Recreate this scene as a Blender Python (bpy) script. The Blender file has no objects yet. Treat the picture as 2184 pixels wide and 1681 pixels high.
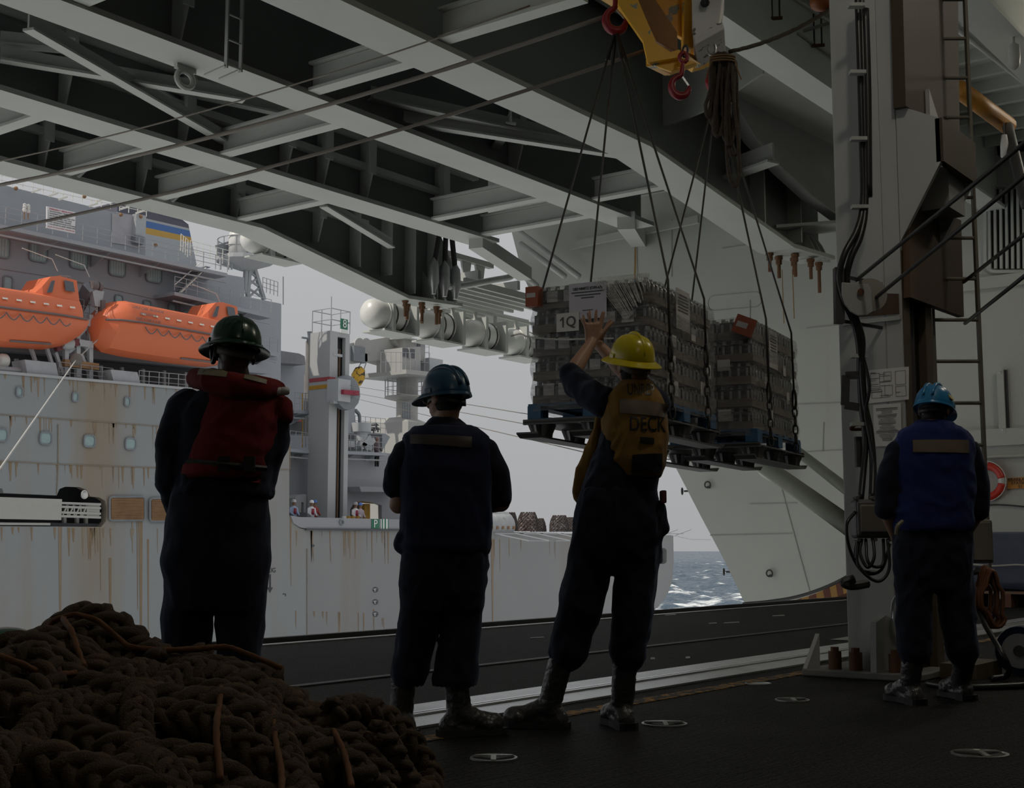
import bpy, bmesh, math, random
import numpy as np
from mathutils import Vector, Matrix, noise as mnoise
random.seed(7)
SC = bpy.context.scene
COL = SC.collection
# ---------------------------------------------------------------- camera
# X runs along the ship, Y points outboard, Z up; hangar deck at z = 0
EYE = Vector((0, 0, .87)); FPX = 2800.0; W, H = 2184, 1681
PITCH = math.atan((1172 - 840.5) / FPX)
FH = Vector((.8, .6, 0)); RT = Vector((.6, -.8, 0)); UPV = Vector((0, 0, 1))
FW = FH * math.cos(PITCH) + UPV * math.sin(PITCH)
CU = -FH * math.sin(PITCH) + UPV * math.cos(PITCH)
cam = bpy.data.cameras.new('camera'); camo = bpy.data.objects.new('camera', cam); COL.objects.link(camo)
cam.sensor_fit = 'HORIZONTAL'; cam.sensor_width = 36; cam.lens = FPX / W * 36
cam.clip_start = .05; cam.clip_end = 6000
camo.matrix_world = Matrix(((RT.x, CU.x, -FW.x, EYE.x), (RT.y, CU.y, -FW.y, EYE.y), (RT.z, CU.z, -FW.z, EYE.z), (0, 0, 0, 1)))
SC.camera = camo
# ---------------------------------------------------------------- sky, sun, lamps, exposure
world = bpy.data.worlds.new('world'); SC.world = world; world.use_nodes = True
wn = world.node_tree.nodes; wl = world.node_tree.links; wn.clear()
wo = wn.new('ShaderNodeOutputWorld'); wb = wn.new('ShaderNodeBackground')
wg = wn.new('ShaderNodeNewGeometry'); wsx = wn.new('ShaderNodeSeparateXYZ'); wr = wn.new('ShaderNodeValToRGB')
wtc = wn.new('ShaderNodeTexCoord')
wl.new(wtc.outputs['Generated'], wsx.inputs[0]); wl.new(wsx.outputs['Z'], wr.inputs[0])
wr.color_ramp.elements[0].position = 0.0; wr.color_ramp.elements[0].color = (.375, .378, .385, 1)
wr.color_ramp.elements[1].position = .45; wr.color_ramp.elements[1].color = (.53, .54, .555, 1)
wl.new(wr.outputs[0], wb.inputs[0]); wb.inputs[1].default_value = 1.0
wl.new(wb.outputs[0], wo.inputs[0])
SUN_DIR = Vector((-.62, .30, .72)).normalized()
sl = bpy.data.lights.new('sun', 'SUN'); sl.energy = 2.6; sl.angle = .012; sl.color = (1, .93, .82)
so = bpy.data.objects.new('sun', sl); COL.objects.link(so)
so.rotation_euler = (-SUN_DIR).to_track_quat('-Z', 'Y').to_euler()
def hangar_lamp(x, y, z, e, col=(1, .9, .76)):
    l = bpy.data.lights.new('hangar_lamp_light', 'POINT'); l.energy = e; l.shadow_soft_size = .22; l.color = col
    o = bpy.data.objects.new('hangar_lamp_light', l); COL.objects.link(o); o.location = (x, y, z)
    return o
hangar_lamp(-3, -5, 7.3, 60)
hangar_lamp(5.5, 1.2, 7.3, 120)
hangar_lamp(13, 0, 7.3, 110)
hangar_lamp(19.5, 2.6, 7.3, 110)
vs = SC.view_settings; vs.view_transform = 'Standard'; vs.look = 'None'; vs.gamma = 1; vs.exposure = 0; vs.use_curve_mapping = False
# ---------------------------------------------------------------- helpers
def ray(px, py): return FW * FPX + RT * (px - 1092) + CU * (840.5 - py)
def onX(px, py, v): d = ray(px, py); return EYE + d * ((v - EYE.x) / d.x)
def onY(px, py, v): d = ray(px, py); return EYE + d * ((v - EYE.y) / d.y)
def onZ(px, py, v): d = ray(px, py); return EYE + d * ((v - EYE.z) / d.z)
def dep(px, py, f): d = ray(px, py); return EYE + d * (f / d.dot(FH))
V = Vector
class MB:
    def __init__(s): s.v = []; s.f = []; s.m = []; s.cur = 0
    def add(s, vs, fs):
        b = len(s.v); s.v += [tuple(p) for p in vs]
        for f in fs: s.f.append(tuple(i + b for i in f)); s.m.append(s.cur)
        return s
    def hexa(s, a): return s.add(a, [(0, 3, 2, 1), (4, 5, 6, 7), (0, 1, 5, 4), (1, 2, 6, 5), (2, 3, 7, 6), (3, 0, 4, 7)])
    def box(s, a, b):
        x0, y0, z0 = a; x1, y1, z1 = b
        return s.hexa([(x0, y0, z0), (x1, y0, z0), (x1, y1, z0), (x0, y1, z0), (x0, y0, z1), (x1, y0, z1), (x1, y1, z1), (x0, y1, z1)])
    def obox(s, c, ax, ay, az):
        c, ax, ay, az = V(c), V(ax), V(ay), V(az)
        return s.hexa([c - ax - ay - az, c + ax - ay - az, c + ax + ay - az, c - ax + ay - az, c - ax - ay + az, c + ax - ay + az, c + ax + ay + az, c - ax + ay + az])
    def bar(s, p, q, w, h, up=(0, 0, 1)):
        p, q = V(p), V(q); d = q - p; L = d.length; d = d / L; sd = d.cross(V(up))
        if sd.length < 1e-4: sd = d.cross(V((1, 0, 0)))
        sd.normalize(); u = sd.cross(d)
        return s.obox((p + q) / 2, d * (L / 2), sd * (w / 2), u * (h / 2))
    def prism(s, pts, ext):
        e = V(ext); n = len(pts); a = [V(p) for p in pts]; b = [p + e for p in a]
        return s.add(a + b, [tuple(range(n - 1, -1, -1)), tuple(range(n, 2 * n))] + [(i, (i + 1) % n, n + (i + 1) % n, n + i) for i in range(n)])
    def rings(s, R, cap=True, closed=False):
        n = len(R[0]); k = len(R); vs = [p for r in R for p in r]; fs = []
        for j in range(k if closed else k - 1):
            a = j * n; b = ((j + 1) % k) * n
            for i in range(n): fs.append((a + i, a + (i + 1) % n, b + (i + 1) % n, b + i))
        if cap and not closed: fs += [tuple(range(n - 1, -1, -1)), tuple(range((k - 1) * n, k * n))]
        return s.add(vs, fs)
    def tube(s, pts, r, n=8, closed=False, twist=None):
        pts = [V(p) for p in pts]; k = len(pts); R = []; u = None
        for i in range(k):
            if closed: d = pts[(i + 1) % k] - pts[i - 1]
            else: d = pts[min(i + 1, k - 1)] - pts[max(i - 1, 0)]
            d.normalize()
            if u is None: u = d.orthogonal().normalized()
            u = (u - d * u.dot(d)).normalized(); w = d.cross(u)
            rr = r[i] if isinstance(r, (list, tuple)) else r
            ring = []
            for j in range(n):
                a = 2 * math.pi * j / n; q = rr
                if twist: q = rr * (.80 + .26 * abs(math.cos(twist[0] / 2 * (a - twist[1] * i))))
                ring.append(pts[i] + (u * math.cos(a) + w * math.sin(a)) * q)
            R.append(ring)
        return s.rings(R, True, closed)
    def cyl(s, p, q, r, n=12, r2=None): return s.tube([p, q], [r, r if r2 is None else r2], n)
    def lathe(s, prof, c=(0, 0, 0), ax=(0, 0, 1), n=20):
        ax = V(ax).normalized(); u = ax.orthogonal().normalized(); w = ax.cross(u); c = V(c)
        return s.rings([[c + ax * z + (u * math.cos(2 * math.pi * j / n) + w * math.sin(2 * math.pi * j / n)) * max(r, 1e-4) for j in range(n)] for r, z in prof])
    def sph(s, c, r, nu=14, nv=9):
        r = (r, r, r) if not hasattr(r, '__len__') else r; c = V(c)
        return s.rings([[c + V((r[0] * math.sin(t) * math.cos(a), r[1] * math.sin(t) * math.sin(a), r[2] * math.cos(t)))
                         for a in [2 * math.pi * j / nu for j in range(nu)]] for t in [math.pi * (.001 + .998 * i / nv) for i in range(nv, -1, -1)]])
    def loft(s, rs, n=20, e=2.3):
        """rs: (cx, cy, z, half width, half depth)"""
        def ring(r):
            o = []
            for j in range(n):
                a = 2 * math.pi * j / n; c, q = math.cos(a), math.sin(a)
                o.append(V((r[0] + r[3] * math.copysign(abs(c) ** (2 / e), c), r[1] + r[4] * math.copysign(abs(q) ** (2 / e), q), r[2])))
            return o
        return s.rings([ring(r) for r in rs])
    def poly(s, outer, holes, ext):
        """flat outline with holes, given thickness ext"""
        bm = bmesh.new(); e = V(ext); loops = [outer] + list(holes); ed = []
        for lp in loops:
            vs = [bm.verts.new(p) for p in lp]
            for i in range(len(vs)): ed.append(bm.edges.new((vs[i], vs[(i + 1) % len(vs)])))
        bmesh.ops.triangle_fill(bm, use_beauty=True, edges=ed)
        bm.verts.index_update(); A = [v.co.copy() for v in bm.verts]; F = [[v.index for v in f.verts] for f in bm.faces]
        bm.free(); n = len(A)
        if F:
            s.add(A + [p + e for p in A], [tuple(f) for f in F] + [tuple(i + n for i in reversed(f)) for f in F])
        for lp in loops:
            k = len(lp); a = [V(p) for p in lp]
            s.add(a + [p + e for p in a], [(i, (i + 1) % k, k + (i + 1) % k, k + i) for i in range(k)])
        return s
    def build(s, name, mat, parent=None, smooth=False, bevel=0, **props):
        me = bpy.data.meshes.new(name); me.from_pydata(s.v, [], s.f)
        for m in (mat if isinstance(mat, (list, tuple)) else [mat]): me.materials.append(m)
        if isinstance(mat, (list, tuple)): me.polygons.foreach_set('material_index', s.m)
        bm = bmesh.new(); bm.from_mesh(me); bmesh.ops.recalc_face_normals(bm, faces=bm.faces); bm.to_mesh(me); bm.free()
        if smooth: me.shade_smooth() if smooth is True else me.shade_smooth_by_angle(angle=smooth) if hasattr(me, 'shade_smooth_by_angle') else me.set_sharp_from_angle(angle=smooth)
        if smooth and smooth is not True:
            me.shade_smooth(); me.set_sharp_from_angle(angle=smooth)
        o = bpy.data.objects.new(name, me); COL.objects.link(o)
        if parent is not None:
            o.parent = parent
            r = parent
            mw = MW.get(r.name)
            if mw is not None: o.matrix_parent_inverse = mw.inverted()
        if bevel:
            b = o.modifiers.new('bevel', 'BEVEL'); b.width = bevel; b.segments = 2; b.limit_method = 'ANGLE'
        for k, x in props.items(): o[k] = x
        return o
MW = {}
SM = math.radians(40)
def thing(name, label, cat, loc=(0, 0, 0), rz=0, group=None):
    o = bpy.data.objects.new(name, None); COL.objects.link(o); o.empty_display_size = .2
    o.location = loc; o.rotation_euler = (0, 0, rz)
    MW[o.name] = Matrix.Translation(V(loc)) @ Matrix.Rotation(rz, 4, 'Z')
    o['label'] = label; o['category'] = cat
    if group: o['group'] = group
    return o
def tag(o, label, cat, group=None):
    o['label'] = label; o['category'] = cat
    if group: o['group'] = group
    return o
def struct(o, label=None):
    o['kind'] = 'structure'
    if label: o['label'] = label; o['category'] = o.name.split('_')[0]
    return o
def dup(o, delta=None, label=None, parent=None):
    c = o.copy(); COL.objects.link(c)
    if parent is not None: c.parent = parent
    if delta is not None: c.location = o.location + V(delta)
    if label: c['label'] = label
    if o.name in MW: MW[c.name] = MW[o.name]
    for k in KIDS(o): dup(k, parent=c)
    return c
def KIDS(o): return [x for x in list(COL.objects) if x.parent == o]
def curve(pts, n=8):
    """Catmull-Rom through pts"""
    P = [V(p) for p in pts]; P = [P[0] * 2 - P[1]] + P + [P[-1] * 2 - P[-2]]; o = []
    for i in range(1, len(P) - 2):
        a, b, c, d = P[i - 1:i + 3]
        for k in range(n):
            t = k / n
            o.append(.5 * ((2 * b) + (c - a) * t + (2 * a - 5 * b + 4 * c - d) * t * t + (3 * b - a - 3 * c + d) * t ** 3))
    o.append(P[-2]); return o
def rrect(x0, y0, x1, y1, r, n=4):
    o = []
    for cx, cy, a0 in ((x1 - r, y0 + r, -90), (x1 - r, y1 - r, 0), (x0 + r, y1 - r, 90), (x0 + r, y0 + r, 180)):
        for k in range(n + 1):
            a = math.radians(a0 + 90 * k / n); o.append((cx + r * math.cos(a), cy + r * math.sin(a)))
    return o
def text(s, size, org, xd, yd, mat, name, parent=None, ext=.003, align='CENTER', sx=1.0, spacing=1.0, bold=0.0):
    c = bpy.data.curves.new(name, 'FONT'); c.body = s; c.size = size; c.extrude = ext; c.align_x = align; c.align_y = 'CENTER'
    c.space_line = spacing; c.resolution_u = 3; c.offset = bold
    o = bpy.data.objects.new(name, c); COL.objects.link(o)
    dg = bpy.context.evaluated_depsgraph_get(); me = bpy.data.meshes.new_from_object(o.evaluated_get(dg))
    bpy.data.objects.remove(o); bpy.data.curves.remove(c)
    x = V(xd).normalized(); z = x.cross(V(yd)).normalized(); y = z.cross(x); x = x * sx
    m = Matrix(((x.x, y.x, z.x, org[0]), (x.y, y.y, z.y, org[1]), (x.z, y.z, z.z, org[2]), (0, 0, 0, 1)))
    me.transform(m); me.materials.clear(); me.materials.append(mat); me.name = name
    o = bpy.data.objects.new(name, me); COL.objects.link(o)
    if parent is not None:
        o.parent = parent
        mw = MW.get(parent.name)
        if mw is not None: o.matrix_parent_inverse = mw.inverted()
    return o
# ---------------------------------------------------------------- materials
def M(name, col, rough=.6, metal=0.0, var=.18, vs=3.0, rust=0.0, rustcol=(.16, .065, .02), streak=.22, bump=0.0, bs=40, emit=0, coord='POS', spots=None, spec=.5):
    m = bpy.data.materials.new(name); m.use_nodes = True; nt = m.node_tree; N = nt.nodes; L = nt.links
    b = N['Principled BSDF']; b.inputs['Roughness'].default_value = rough; b.inputs['Metallic'].default_value = metal
    b.inputs['Specular IOR Level'].default_value = spec
    if coord == 'POS': g = N.new('ShaderNodeNewGeometry'); pos = g.outputs['Position']
    else: g = N.new('ShaderNodeTexCoord'); pos = g.outputs['Object']
    def nz(scale, det=4, mp=None):
        n = N.new('ShaderNodeTexNoise'); n.inputs['Scale'].default_value = scale; n.inputs['Detail'].default_value = det
        if mp:
            q = N.new('ShaderNodeMapping'); q.inputs['Scale'].default_value = mp; L.new(pos, q.inputs[0]); L.new(q.outputs[0], n.inputs[0])
        else: L.new(pos, n.inputs[0])
        return n.outputs['Fac']
    def mixc(fac, a, bb):
        x = N.new('ShaderNodeMix'); x.data_type = 'RGBA'; L.new(fac, x.inputs[0])
        for s, v in ((6, a), (7, bb)):
            if isinstance(v, tuple): x.inputs[s].default_value = (*v[:3], 1)
            else: L.new(v, x.inputs[s])
        return x.outputs[2]
    c = mixc(nz(vs), tuple(k * (1 - var) for k in col), tuple(min(1, k * (1 + var)) for k in col))
    def ramp(fac, a, bb):
        r = N.new('ShaderNodeValToRGB'); r.color_ramp.elements[0].position = a; r.color_ramp.elements[1].position = bb; L.new(fac, r.inputs[0]); return r.outputs[0]
    if rust:
        k = nz(vs * .8, 5, (1, 1, streak)); c = mixc(ramp(k, .70 - rust, .86 - rust * .5), c, rustcol)
    if spots:
        c = mixc(ramp(nz(spots[1], 3), spots[2], spots[2] + .03), c, spots[0])
    L.new(c, b.inputs['Base Color'])
    if bump:
        q = N.new('ShaderNodeBump'); q.inputs['Strength'].default_value = bump; q.inputs['Distance'].default_value = .02
        L.new(nz(bs, 3), q.inputs['Height']); L.new(q.outputs[0], b.inputs['Normal'])
    if emit:
        L.new(c, b.inputs['Emission Color']); b.inputs['Emission Strength'].default_value = emit
    return m
mt = {}
mt['grey'] = M('ship_grey_paint', (.45, .468, .45), .5, var=.12, vs=1.2)
mt['greyrust'] = M('ship_grey_paint_rusty', (.47, .49, .47), .5, var=.12, vs=1.2, rust=.10)
mt['wall'] = M('bulkhead_paint', (.46, .475, .445), .38, var=.07, vs=.7, rust=.04, rustcol=(.36, .28, .16), streak=.06)
mt['ceil'] = M('overhead_paint', (.62, .65, .62), .5, var=.12, vs=1.5)
mt['dark'] = M('dark_steel', (.045, .045, .045), .5, var=.3)
mt['black'] = M('black_rubber', (.012, .012, .013), .45)
mt['rope'] = M('wire_rope', (.16, .145, .13), .6, .2)
mt['steel'] = M('worn_steel', (.55, .56, .57), .35, .75, var=.25, vs=8, bump=.1)
mt['rusty'] = M('rusted_steel', (.12, .052, .022), .8, var=.4, vs=6)
mt['white'] = M('white_paint', (.62, .62, .60), .4, var=.08)
mt['tan'] = M('tan_bumper', (.085, .06, .034), .55, var=.3, vs=2.5, rust=.10, rustcol=(.06, .03, .012), streak=.12)
def local(name, label, cat, loc, rz=0, group=None):
    """a thing whose parts are modelled in its own coordinates (x right, y away, z up)"""
    o = bpy.data.objects.new(name, None); COL.objects.link(o); o.empty_display_size = .2
    o.location = loc; o.rotation_euler = (0, 0, rz); o['label'] = label; o['category'] = cat
    if group: o['group'] = group
    return o
VR = math.atan2(-.8, .6)     # heading that lines a local x axis up with the camera's right
# ================================================================ setting
def sea_mat():
    m = bpy.data.materials.new('sea_water'); m.use_nodes = True; N = m.node_tree.nodes; L = m.node_tree.links; b = N['Principled BSDF']; b.inputs['Specular IOR Level'].default_value = .3
    g = N.new('ShaderNodeNewGeometry')
    def nz(sc, det, mp=(1, 1, 1)):
        q = N.new('ShaderNodeMapping'); q.inputs['Scale'].default_value = mp; L.new(g.outputs['Position'], q.inputs[0])
        n = N.new('ShaderNodeTexNoise'); n.inputs['Scale'].default_value = sc; n.inputs['Detail'].default_value = det; L.new(q.outputs[0], n.inputs[0]); return n.outputs['Fac']
    sx = N.new('ShaderNodeSeparateXYZ'); L.new(g.outputs['Position'], sx.inputs[0])
    foam = nz(.11, 9, (1, 1, 5))
    # churned wake between and behind the two hulls: a band along X that fades with distance outboard
    mr = N.new('ShaderNodeMapRange'); mr.inputs['From Min'].default_value = 34; mr.inputs['From Max'].default_value = 200; mr.inputs['To Min'].default_value = .17; mr.inputs['To Max'].default_value = -.09
    L.new(sx.outputs['Y'], mr.inputs[0])
    ad = N.new('ShaderNodeMath'); ad.operation = 'ADD'; L.new(foam, ad.inputs[0]); L.new(mr.outputs[0], ad.inputs[1])
    r = N.new('ShaderNodeValToRGB'); r.color_ramp.elements[0].position = .53; r.color_ramp.elements[1].position = .62; L.new(ad.outputs[0], r.inputs[0])
    mx = N.new('ShaderNodeMix'); mx.data_type = 'RGBA'; L.new(r.outputs[0], mx.inputs[0]); mx.inputs[6].default_value = (.020, .062, .105, 1); mx.inputs[7].default_value = (.76, .79, .8, 1)
    L.new(mx.outputs[2], b.inputs['Base Color'])
    rr = N.new('ShaderNodeMapRange'); L.new(r.outputs[0], rr.inputs[0]); rr.inputs['To Min'].default_value = .22; rr.inputs['To Max'].default_value = .9; L.new(rr.outputs[0], b.inputs['Roughness'])
    bp = N.new('ShaderNodeBump'); bp.inputs['Strength'].default_value = .9; bp.inputs['Distance'].default_value = 1.5
    a2 = N.new('ShaderNodeMath'); a2.operation = 'ADD'; L.new(nz(.12, 6, (1, 1.6, 1)), a2.inputs[0]); L.new(nz(.55, 4), a2.inputs[1])
    L.new(a2.outputs[0], bp.inputs['Height']); L.new(bp.outputs[0], b.inputs['Normal'])
    return m
SEA_Z = -8.0
def grid1(a, b, d0, g):
    o = [a]; d = d0
    while o[-1] < b: o.append(o[-1] + d); d *= g
    return np.array(o)
gx = np.concatenate([[-900, -200, -40], grid1(0, 900, 1.1, 1.0045), [1500, 5500]]); gy = np.concatenate([grid1(8.6, 520, .9, 1.010), [900, 2000, 5500]])
GX, GY = np.meshgrid(gx, gy, indexing='ij'); GZ = np.zeros_like(GX); rs = np.random.RandomState(3)
for i in range(34):
    wl_m = 2.6 * 1.095 ** i; th = rs.uniform(-1.0, 1.0) + 2.2; kx, ky = np.cos(th) * 2 * np.pi / wl_m, np.sin(th) * 2 * np.pi / wl_m
    s_ = np.sin(kx * GX + ky * GY + rs.uniform(0, 6.3) + .8 * np.sin(GX / 17 + i) + .8 * np.sin(GY / 13 + 2 * i)); GZ += (.011 * wl_m ** .8) * (1 - 2 * np.abs(s_) ** .8)
GZ *= np.clip((GY - 20) / 40, .1, 1) * np.clip((1500 - GX) / 400, 0, 1) * np.clip((900 - GY) / 300, 0, 1)
ni, nj = GX.shape; idx = np.arange(ni * nj).reshape(ni, nj)
sme = bpy.data.meshes.new('sea'); sme.from_pydata(np.stack([GX, GY, GZ + SEA_Z], -1).reshape(-1, 3).tolist(), [], np.stack([idx[:-1, :-1], idx[1:, :-1], idx[1:, 1:], idx[:-1, 1:]], -1).reshape(-1, 4).tolist()); sme.materials.append(sea_mat()); sme.shade_smooth()
sea = bpy.data.objects.new('sea', sme); COL.objects.link(sea); struct(sea, 'blue sea with white churned wake between the two ships')
def deck_mat():
    m = bpy.data.materials.new('nonskid_deck'); m.use_nodes = True; N = m.node_tree.nodes; L = m.node_tree.links; b = N['Principled BSDF']; b.inputs['Specular IOR Level'].default_value = .3
    g = N.new('ShaderNodeNewGeometry')
    def nz(sc, det, mp=(1, 1, 1)):
        q = N.new('ShaderNodeMapping'); q.inputs['Scale'].default_value = mp; L.new(g.outputs['Position'], q.inputs[0])
        n = N.new('ShaderNodeTexNoise'); n.inputs['Scale'].default_value = sc; n.inputs['Detail'].default_value = det; L.new(q.outputs[0], n.inputs[0]); return n.outputs['Fac']
    r = N.new('ShaderNodeValToRGB'); r.color_ramp.elements[0].position = .3; r.color_ramp.elements[1].position = .75
    r.color_ramp.elements[0].color = (.006, .0055, .0055, 1); r.color_ramp.elements[1].color = (.019, .018, .0175, 1)
    L.new(nz(1.6, 6), r.inputs[0]); r2 = N.new('ShaderNodeValToRGB'); r2.color_ramp.elements[0].position = .42; r2.color_ramp.elements[1].position = .68; r2.color_ramp.elements[0].color = (.25, .25, .25, 1); r2.color_ramp.elements[1].color = (3.2, 3.2, 3.2, 1)
    L.new(nz(75, 3, (.55, 1.5, 1)), r2.inputs[0]); mm = N.new('ShaderNodeMix'); mm.data_type = 'RGBA'; mm.blend_type = 'MULTIPLY'; mm.inputs[0].default_value = 1; L.new(r.outputs[0], mm.inputs[6]); L.new(r2.outputs[0], mm.inputs[7]); L.new(mm.outputs[2], b.inputs['Base Color']); b.inputs['Roughness'].default_value = .62; b.inputs['Specular IOR Level'].default_value = .22
    bp = N.new('ShaderNodeBump'); bp.inputs['Strength'].default_value = 1; bp.inputs['Distance'].default_value = .09
    ad = N.new('ShaderNodeMath'); ad.operation = 'ADD'; L.new(nz(70, 3, (.5, 1.6, 1)), ad.inputs[0]); L.new(nz(16, 2, (.25, 2.4, 1)), ad.inputs[1])
    L.new(ad.outputs[0], bp.inputs['Height']); L.new(bp.outputs[0], b.inputs['Normal'])
    return m
mt['deck'] = deck_mat()
EDGE = 9.35
m = MB(); m.box((-30, -15, -.6), (24.05, EDGE, 0)); floor = m.build('floor', mt['deck']); struct(floor, 'black non-skid hangar deck of the aircraft carrier')
m = MB(); m.box((-30, 5.9, -8.6), (24, EDGE - .05, -.6)); hs = m.build('wall_hull_side', mt['grey']); struct(hs)
# deck edge: rounded steel lip, drain groove, door-track strips
def strip(name, y0, y1, z, mat, x0=-6, x1=24.0):
    m = MB(); m.box((x0, y0, .001), (x1, y1, z)); o = m.build(name, mat, floor); return o
strip('deck_edge_lip', EDGE - .10, EDGE - .02, .05, mt['dark'])
strip('deck_edge_gutter', EDGE - .32, EDGE - .22, .012, mt['steel'])
strip('deck_seam', 6.17, 6.25, .010, mt['dark'])
track = M('track_steel', (.62, .63, .65), .28, .8, var=.3, vs=5, bump=.15, bs=25)
strip('door_track_plate', 4.30, 4.56, .012, track)
strip('door_track_plate', 4.66, 4.92, .012, track)
prl = M('polished_rail', (.8, .81, .83), .22, .85, var=.15, vs=6)
strip('door_track_rail', 4.575, 4.60, .022, prl)
strip('door_track_rail', 4.62, 4.645, .022, prl)
yel = M('worn_yellow_stripe', (.32, .16, .028), .7, var=.5, vs=9, spots=((.02, .018, .016), 14, .47))
strip('safety_stripe', 3.98, 4.10, .004, yel)
m = MB(); p = [onZ(*q, .004) for q in ((1770, 1365), (1850, 1352), (1850, 1368))]; m.prism(p, (0, 0, .004)); m.build('deck_mark', M('faded_white_mark', (.30, .30, .29), .6, var=.3, vs=12), floor)
scf = M('deck_scuff', (.30, .29, .28), .6, var=.3, vs=20)
for x, y, w_, h_ in ((1145, 1361, 16, 1), (1250, 1360, 10, 1), (1560, 1329, 18, 1), (1660, 1314, 14, 1), (1392, 1405, 5, 2), (1467, 1403, 5, 2), (1520, 1330, 9, 1), (1430, 1312, 12, 1), (1600, 1408, 4, 1)):
    m = MB(); m.prism([onZ(x - w_, y + h_, .002), onZ(x + w_, y + h_ - w_ * .1, .002), onZ(x + w_ * .9, y - h_ - w_ * .1, .002), onZ(x - w_ * .8, y - h_, .002)], (0, 0, .002)); m.build('paint_scuff', scf, floor)
# hull wall at the end of the elevator opening (faces along the ship), flared outboard
XW = 24.0
fl = [(17.7, 7.2), (17.2, 6.2), (15.9, 4.6), (14.75, 3.5), (13.79, 2.69), (13.15, 1.55), (12.6, .6), (12.18, -.23), (11.2, -3), (10.3, -8.6)]
out = [(XW, 18.3, 9.2)] + [(XW, y, z) for y, z in fl] + [(XW, -15, -8.6), (XW, -15, 9.2)]
m = MB(); m.prism(out, (30, 0, 0)); wa = m.build('wall_aft', mt['wall']); struct(wa, 'pale grey flared hull wall beyond the hanging pallets')
seam = M('weld_seam', (.33, .335, .31), .5)
def wbar(a, b, w=.02, t=.012, mat=seam, name='weld_seam', x=XW, par=wa):
    m = MB(); A, B = onX(*a, x), onX(*b, x); m.bar(A, B, t * 2, w, up=(1, 0, 0)) if False else m.bar(A, B, w, t * 2, up=(-1, 0, 0)); return m.build(name, mat, par)
for a, b in (((1662, 1022), (1732, 1280)), ((1515, 1142), (1690, 1138)), ((1716, 964), (1824, 958)), ((1757, 900), (1755, 962)), ((1540, 530), (1820, 488)), ((1720, 700), (1820, 690)),
             ((1433, 468), (1433, 590)), ((1600, 640), (1600, 690)), ((1355, 420), (1360, 590)), ((1500, 870), (1820, 858)), ((1600, 1075), (1700, 1073))): wbar(a, b)
m = MB(); e = rrect(1510, 632, 1624, 664, 14); m.tube([onX(x, y - (x - 1510) * .09, XW) for x, y in e], .012, 6, True); m.build('weld_seam', seam, wa)
rst = M('rust_streak', (.30, .19, .075), .7, var=.25, vs=20, rust=.1, streak=.1)
for a, b, w in (((1356, 512), (1354, 600), .05), ((1668, 575), (1672, 690), .018), ((1690, 575), (1694, 680), .02)): wbar(a, b, w, .003, rst, 'rust_streak')
for px, py in ((1509, 1034), (1641, 1223)):
    c = onX(px, py, XW - .08); m = MB(); m.tube([c + V((0, .065 * math.cos(a), .065 * math.sin(a))) for a in [k * math.pi / 6 for k in range(12)]], .016, 6, True); m.cyl(c + V((.08, 0, -.05)), c + V((0, 0, -.05)), .025, 8); m.build('padeye', mt['dark'], wa)
for px, py in ((1455, 1048), (1544, 1220)):
    c = onX(px, py, XW + .05); m = MB(); m.tube([c + V((.06 * math.cos(a), .02 * math.cos(a), .065 * math.sin(a))) for a in [k * math.pi / 6 for k in range(12)]], .016, 6, True); m.cyl(c + V((0, -.2, 0)), c + V((0, -.05, 0)), .02, 8); m.build('padeye', mt['dark'], wa)
# horizontal ledges and conduit of the wall behind the post
for a, b, h in (((2040, 613), (2184, 598), .22), ((2040, 938), (2184, 930), .30)):
    A, B = onX(*a, XW), onX(*b, XW); m = MB(); m.box((XW - .12, B.y - 6, A.z - h / 2), (XW, A.y, A.z + h / 2)); m.build('stringer', mt['wall'], wa)
A = onX(2040, 978, XW); m = MB(); m.cyl((XW - .06, A.y, A.z), (XW - .06, A.y - 7, A.z), .03, 8); m.build('conduit', mt['wall'], wa)
m = MB(); m.tube(curve([onX(x, y, XW - .03) for x, y in ((2095, 1080), (2120, 1077), (2150, 1078), (2184, 1081))]), .015, 5); m.build('cable', mt['dark'], wa)
# other hangar walls and overhead
m = MB(); m.box((-30, -15.4, -.6), (24, -15, 8.6)); struct(m.build('wall_inboard', mt['ceil']))
m = MB(); m.box((-30.4, -15, -.6), (-30, EDGE, 8.6)); struct(m.build('wall_forward', mt['ceil']))
m = MB(); m.box((-30, 4.2, -.6), (-3, EDGE, 8.6)); struct(m.build('wall_outboard', mt['ceil']))
m = MB(); m.box((-30, -15, 8.2), (24.05, EDGE - .1, 8.6)); ceil = m.build('ceiling', mt['ceil']); struct(ceil, 'grey painted overhead plating of the hangar with beams')
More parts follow.
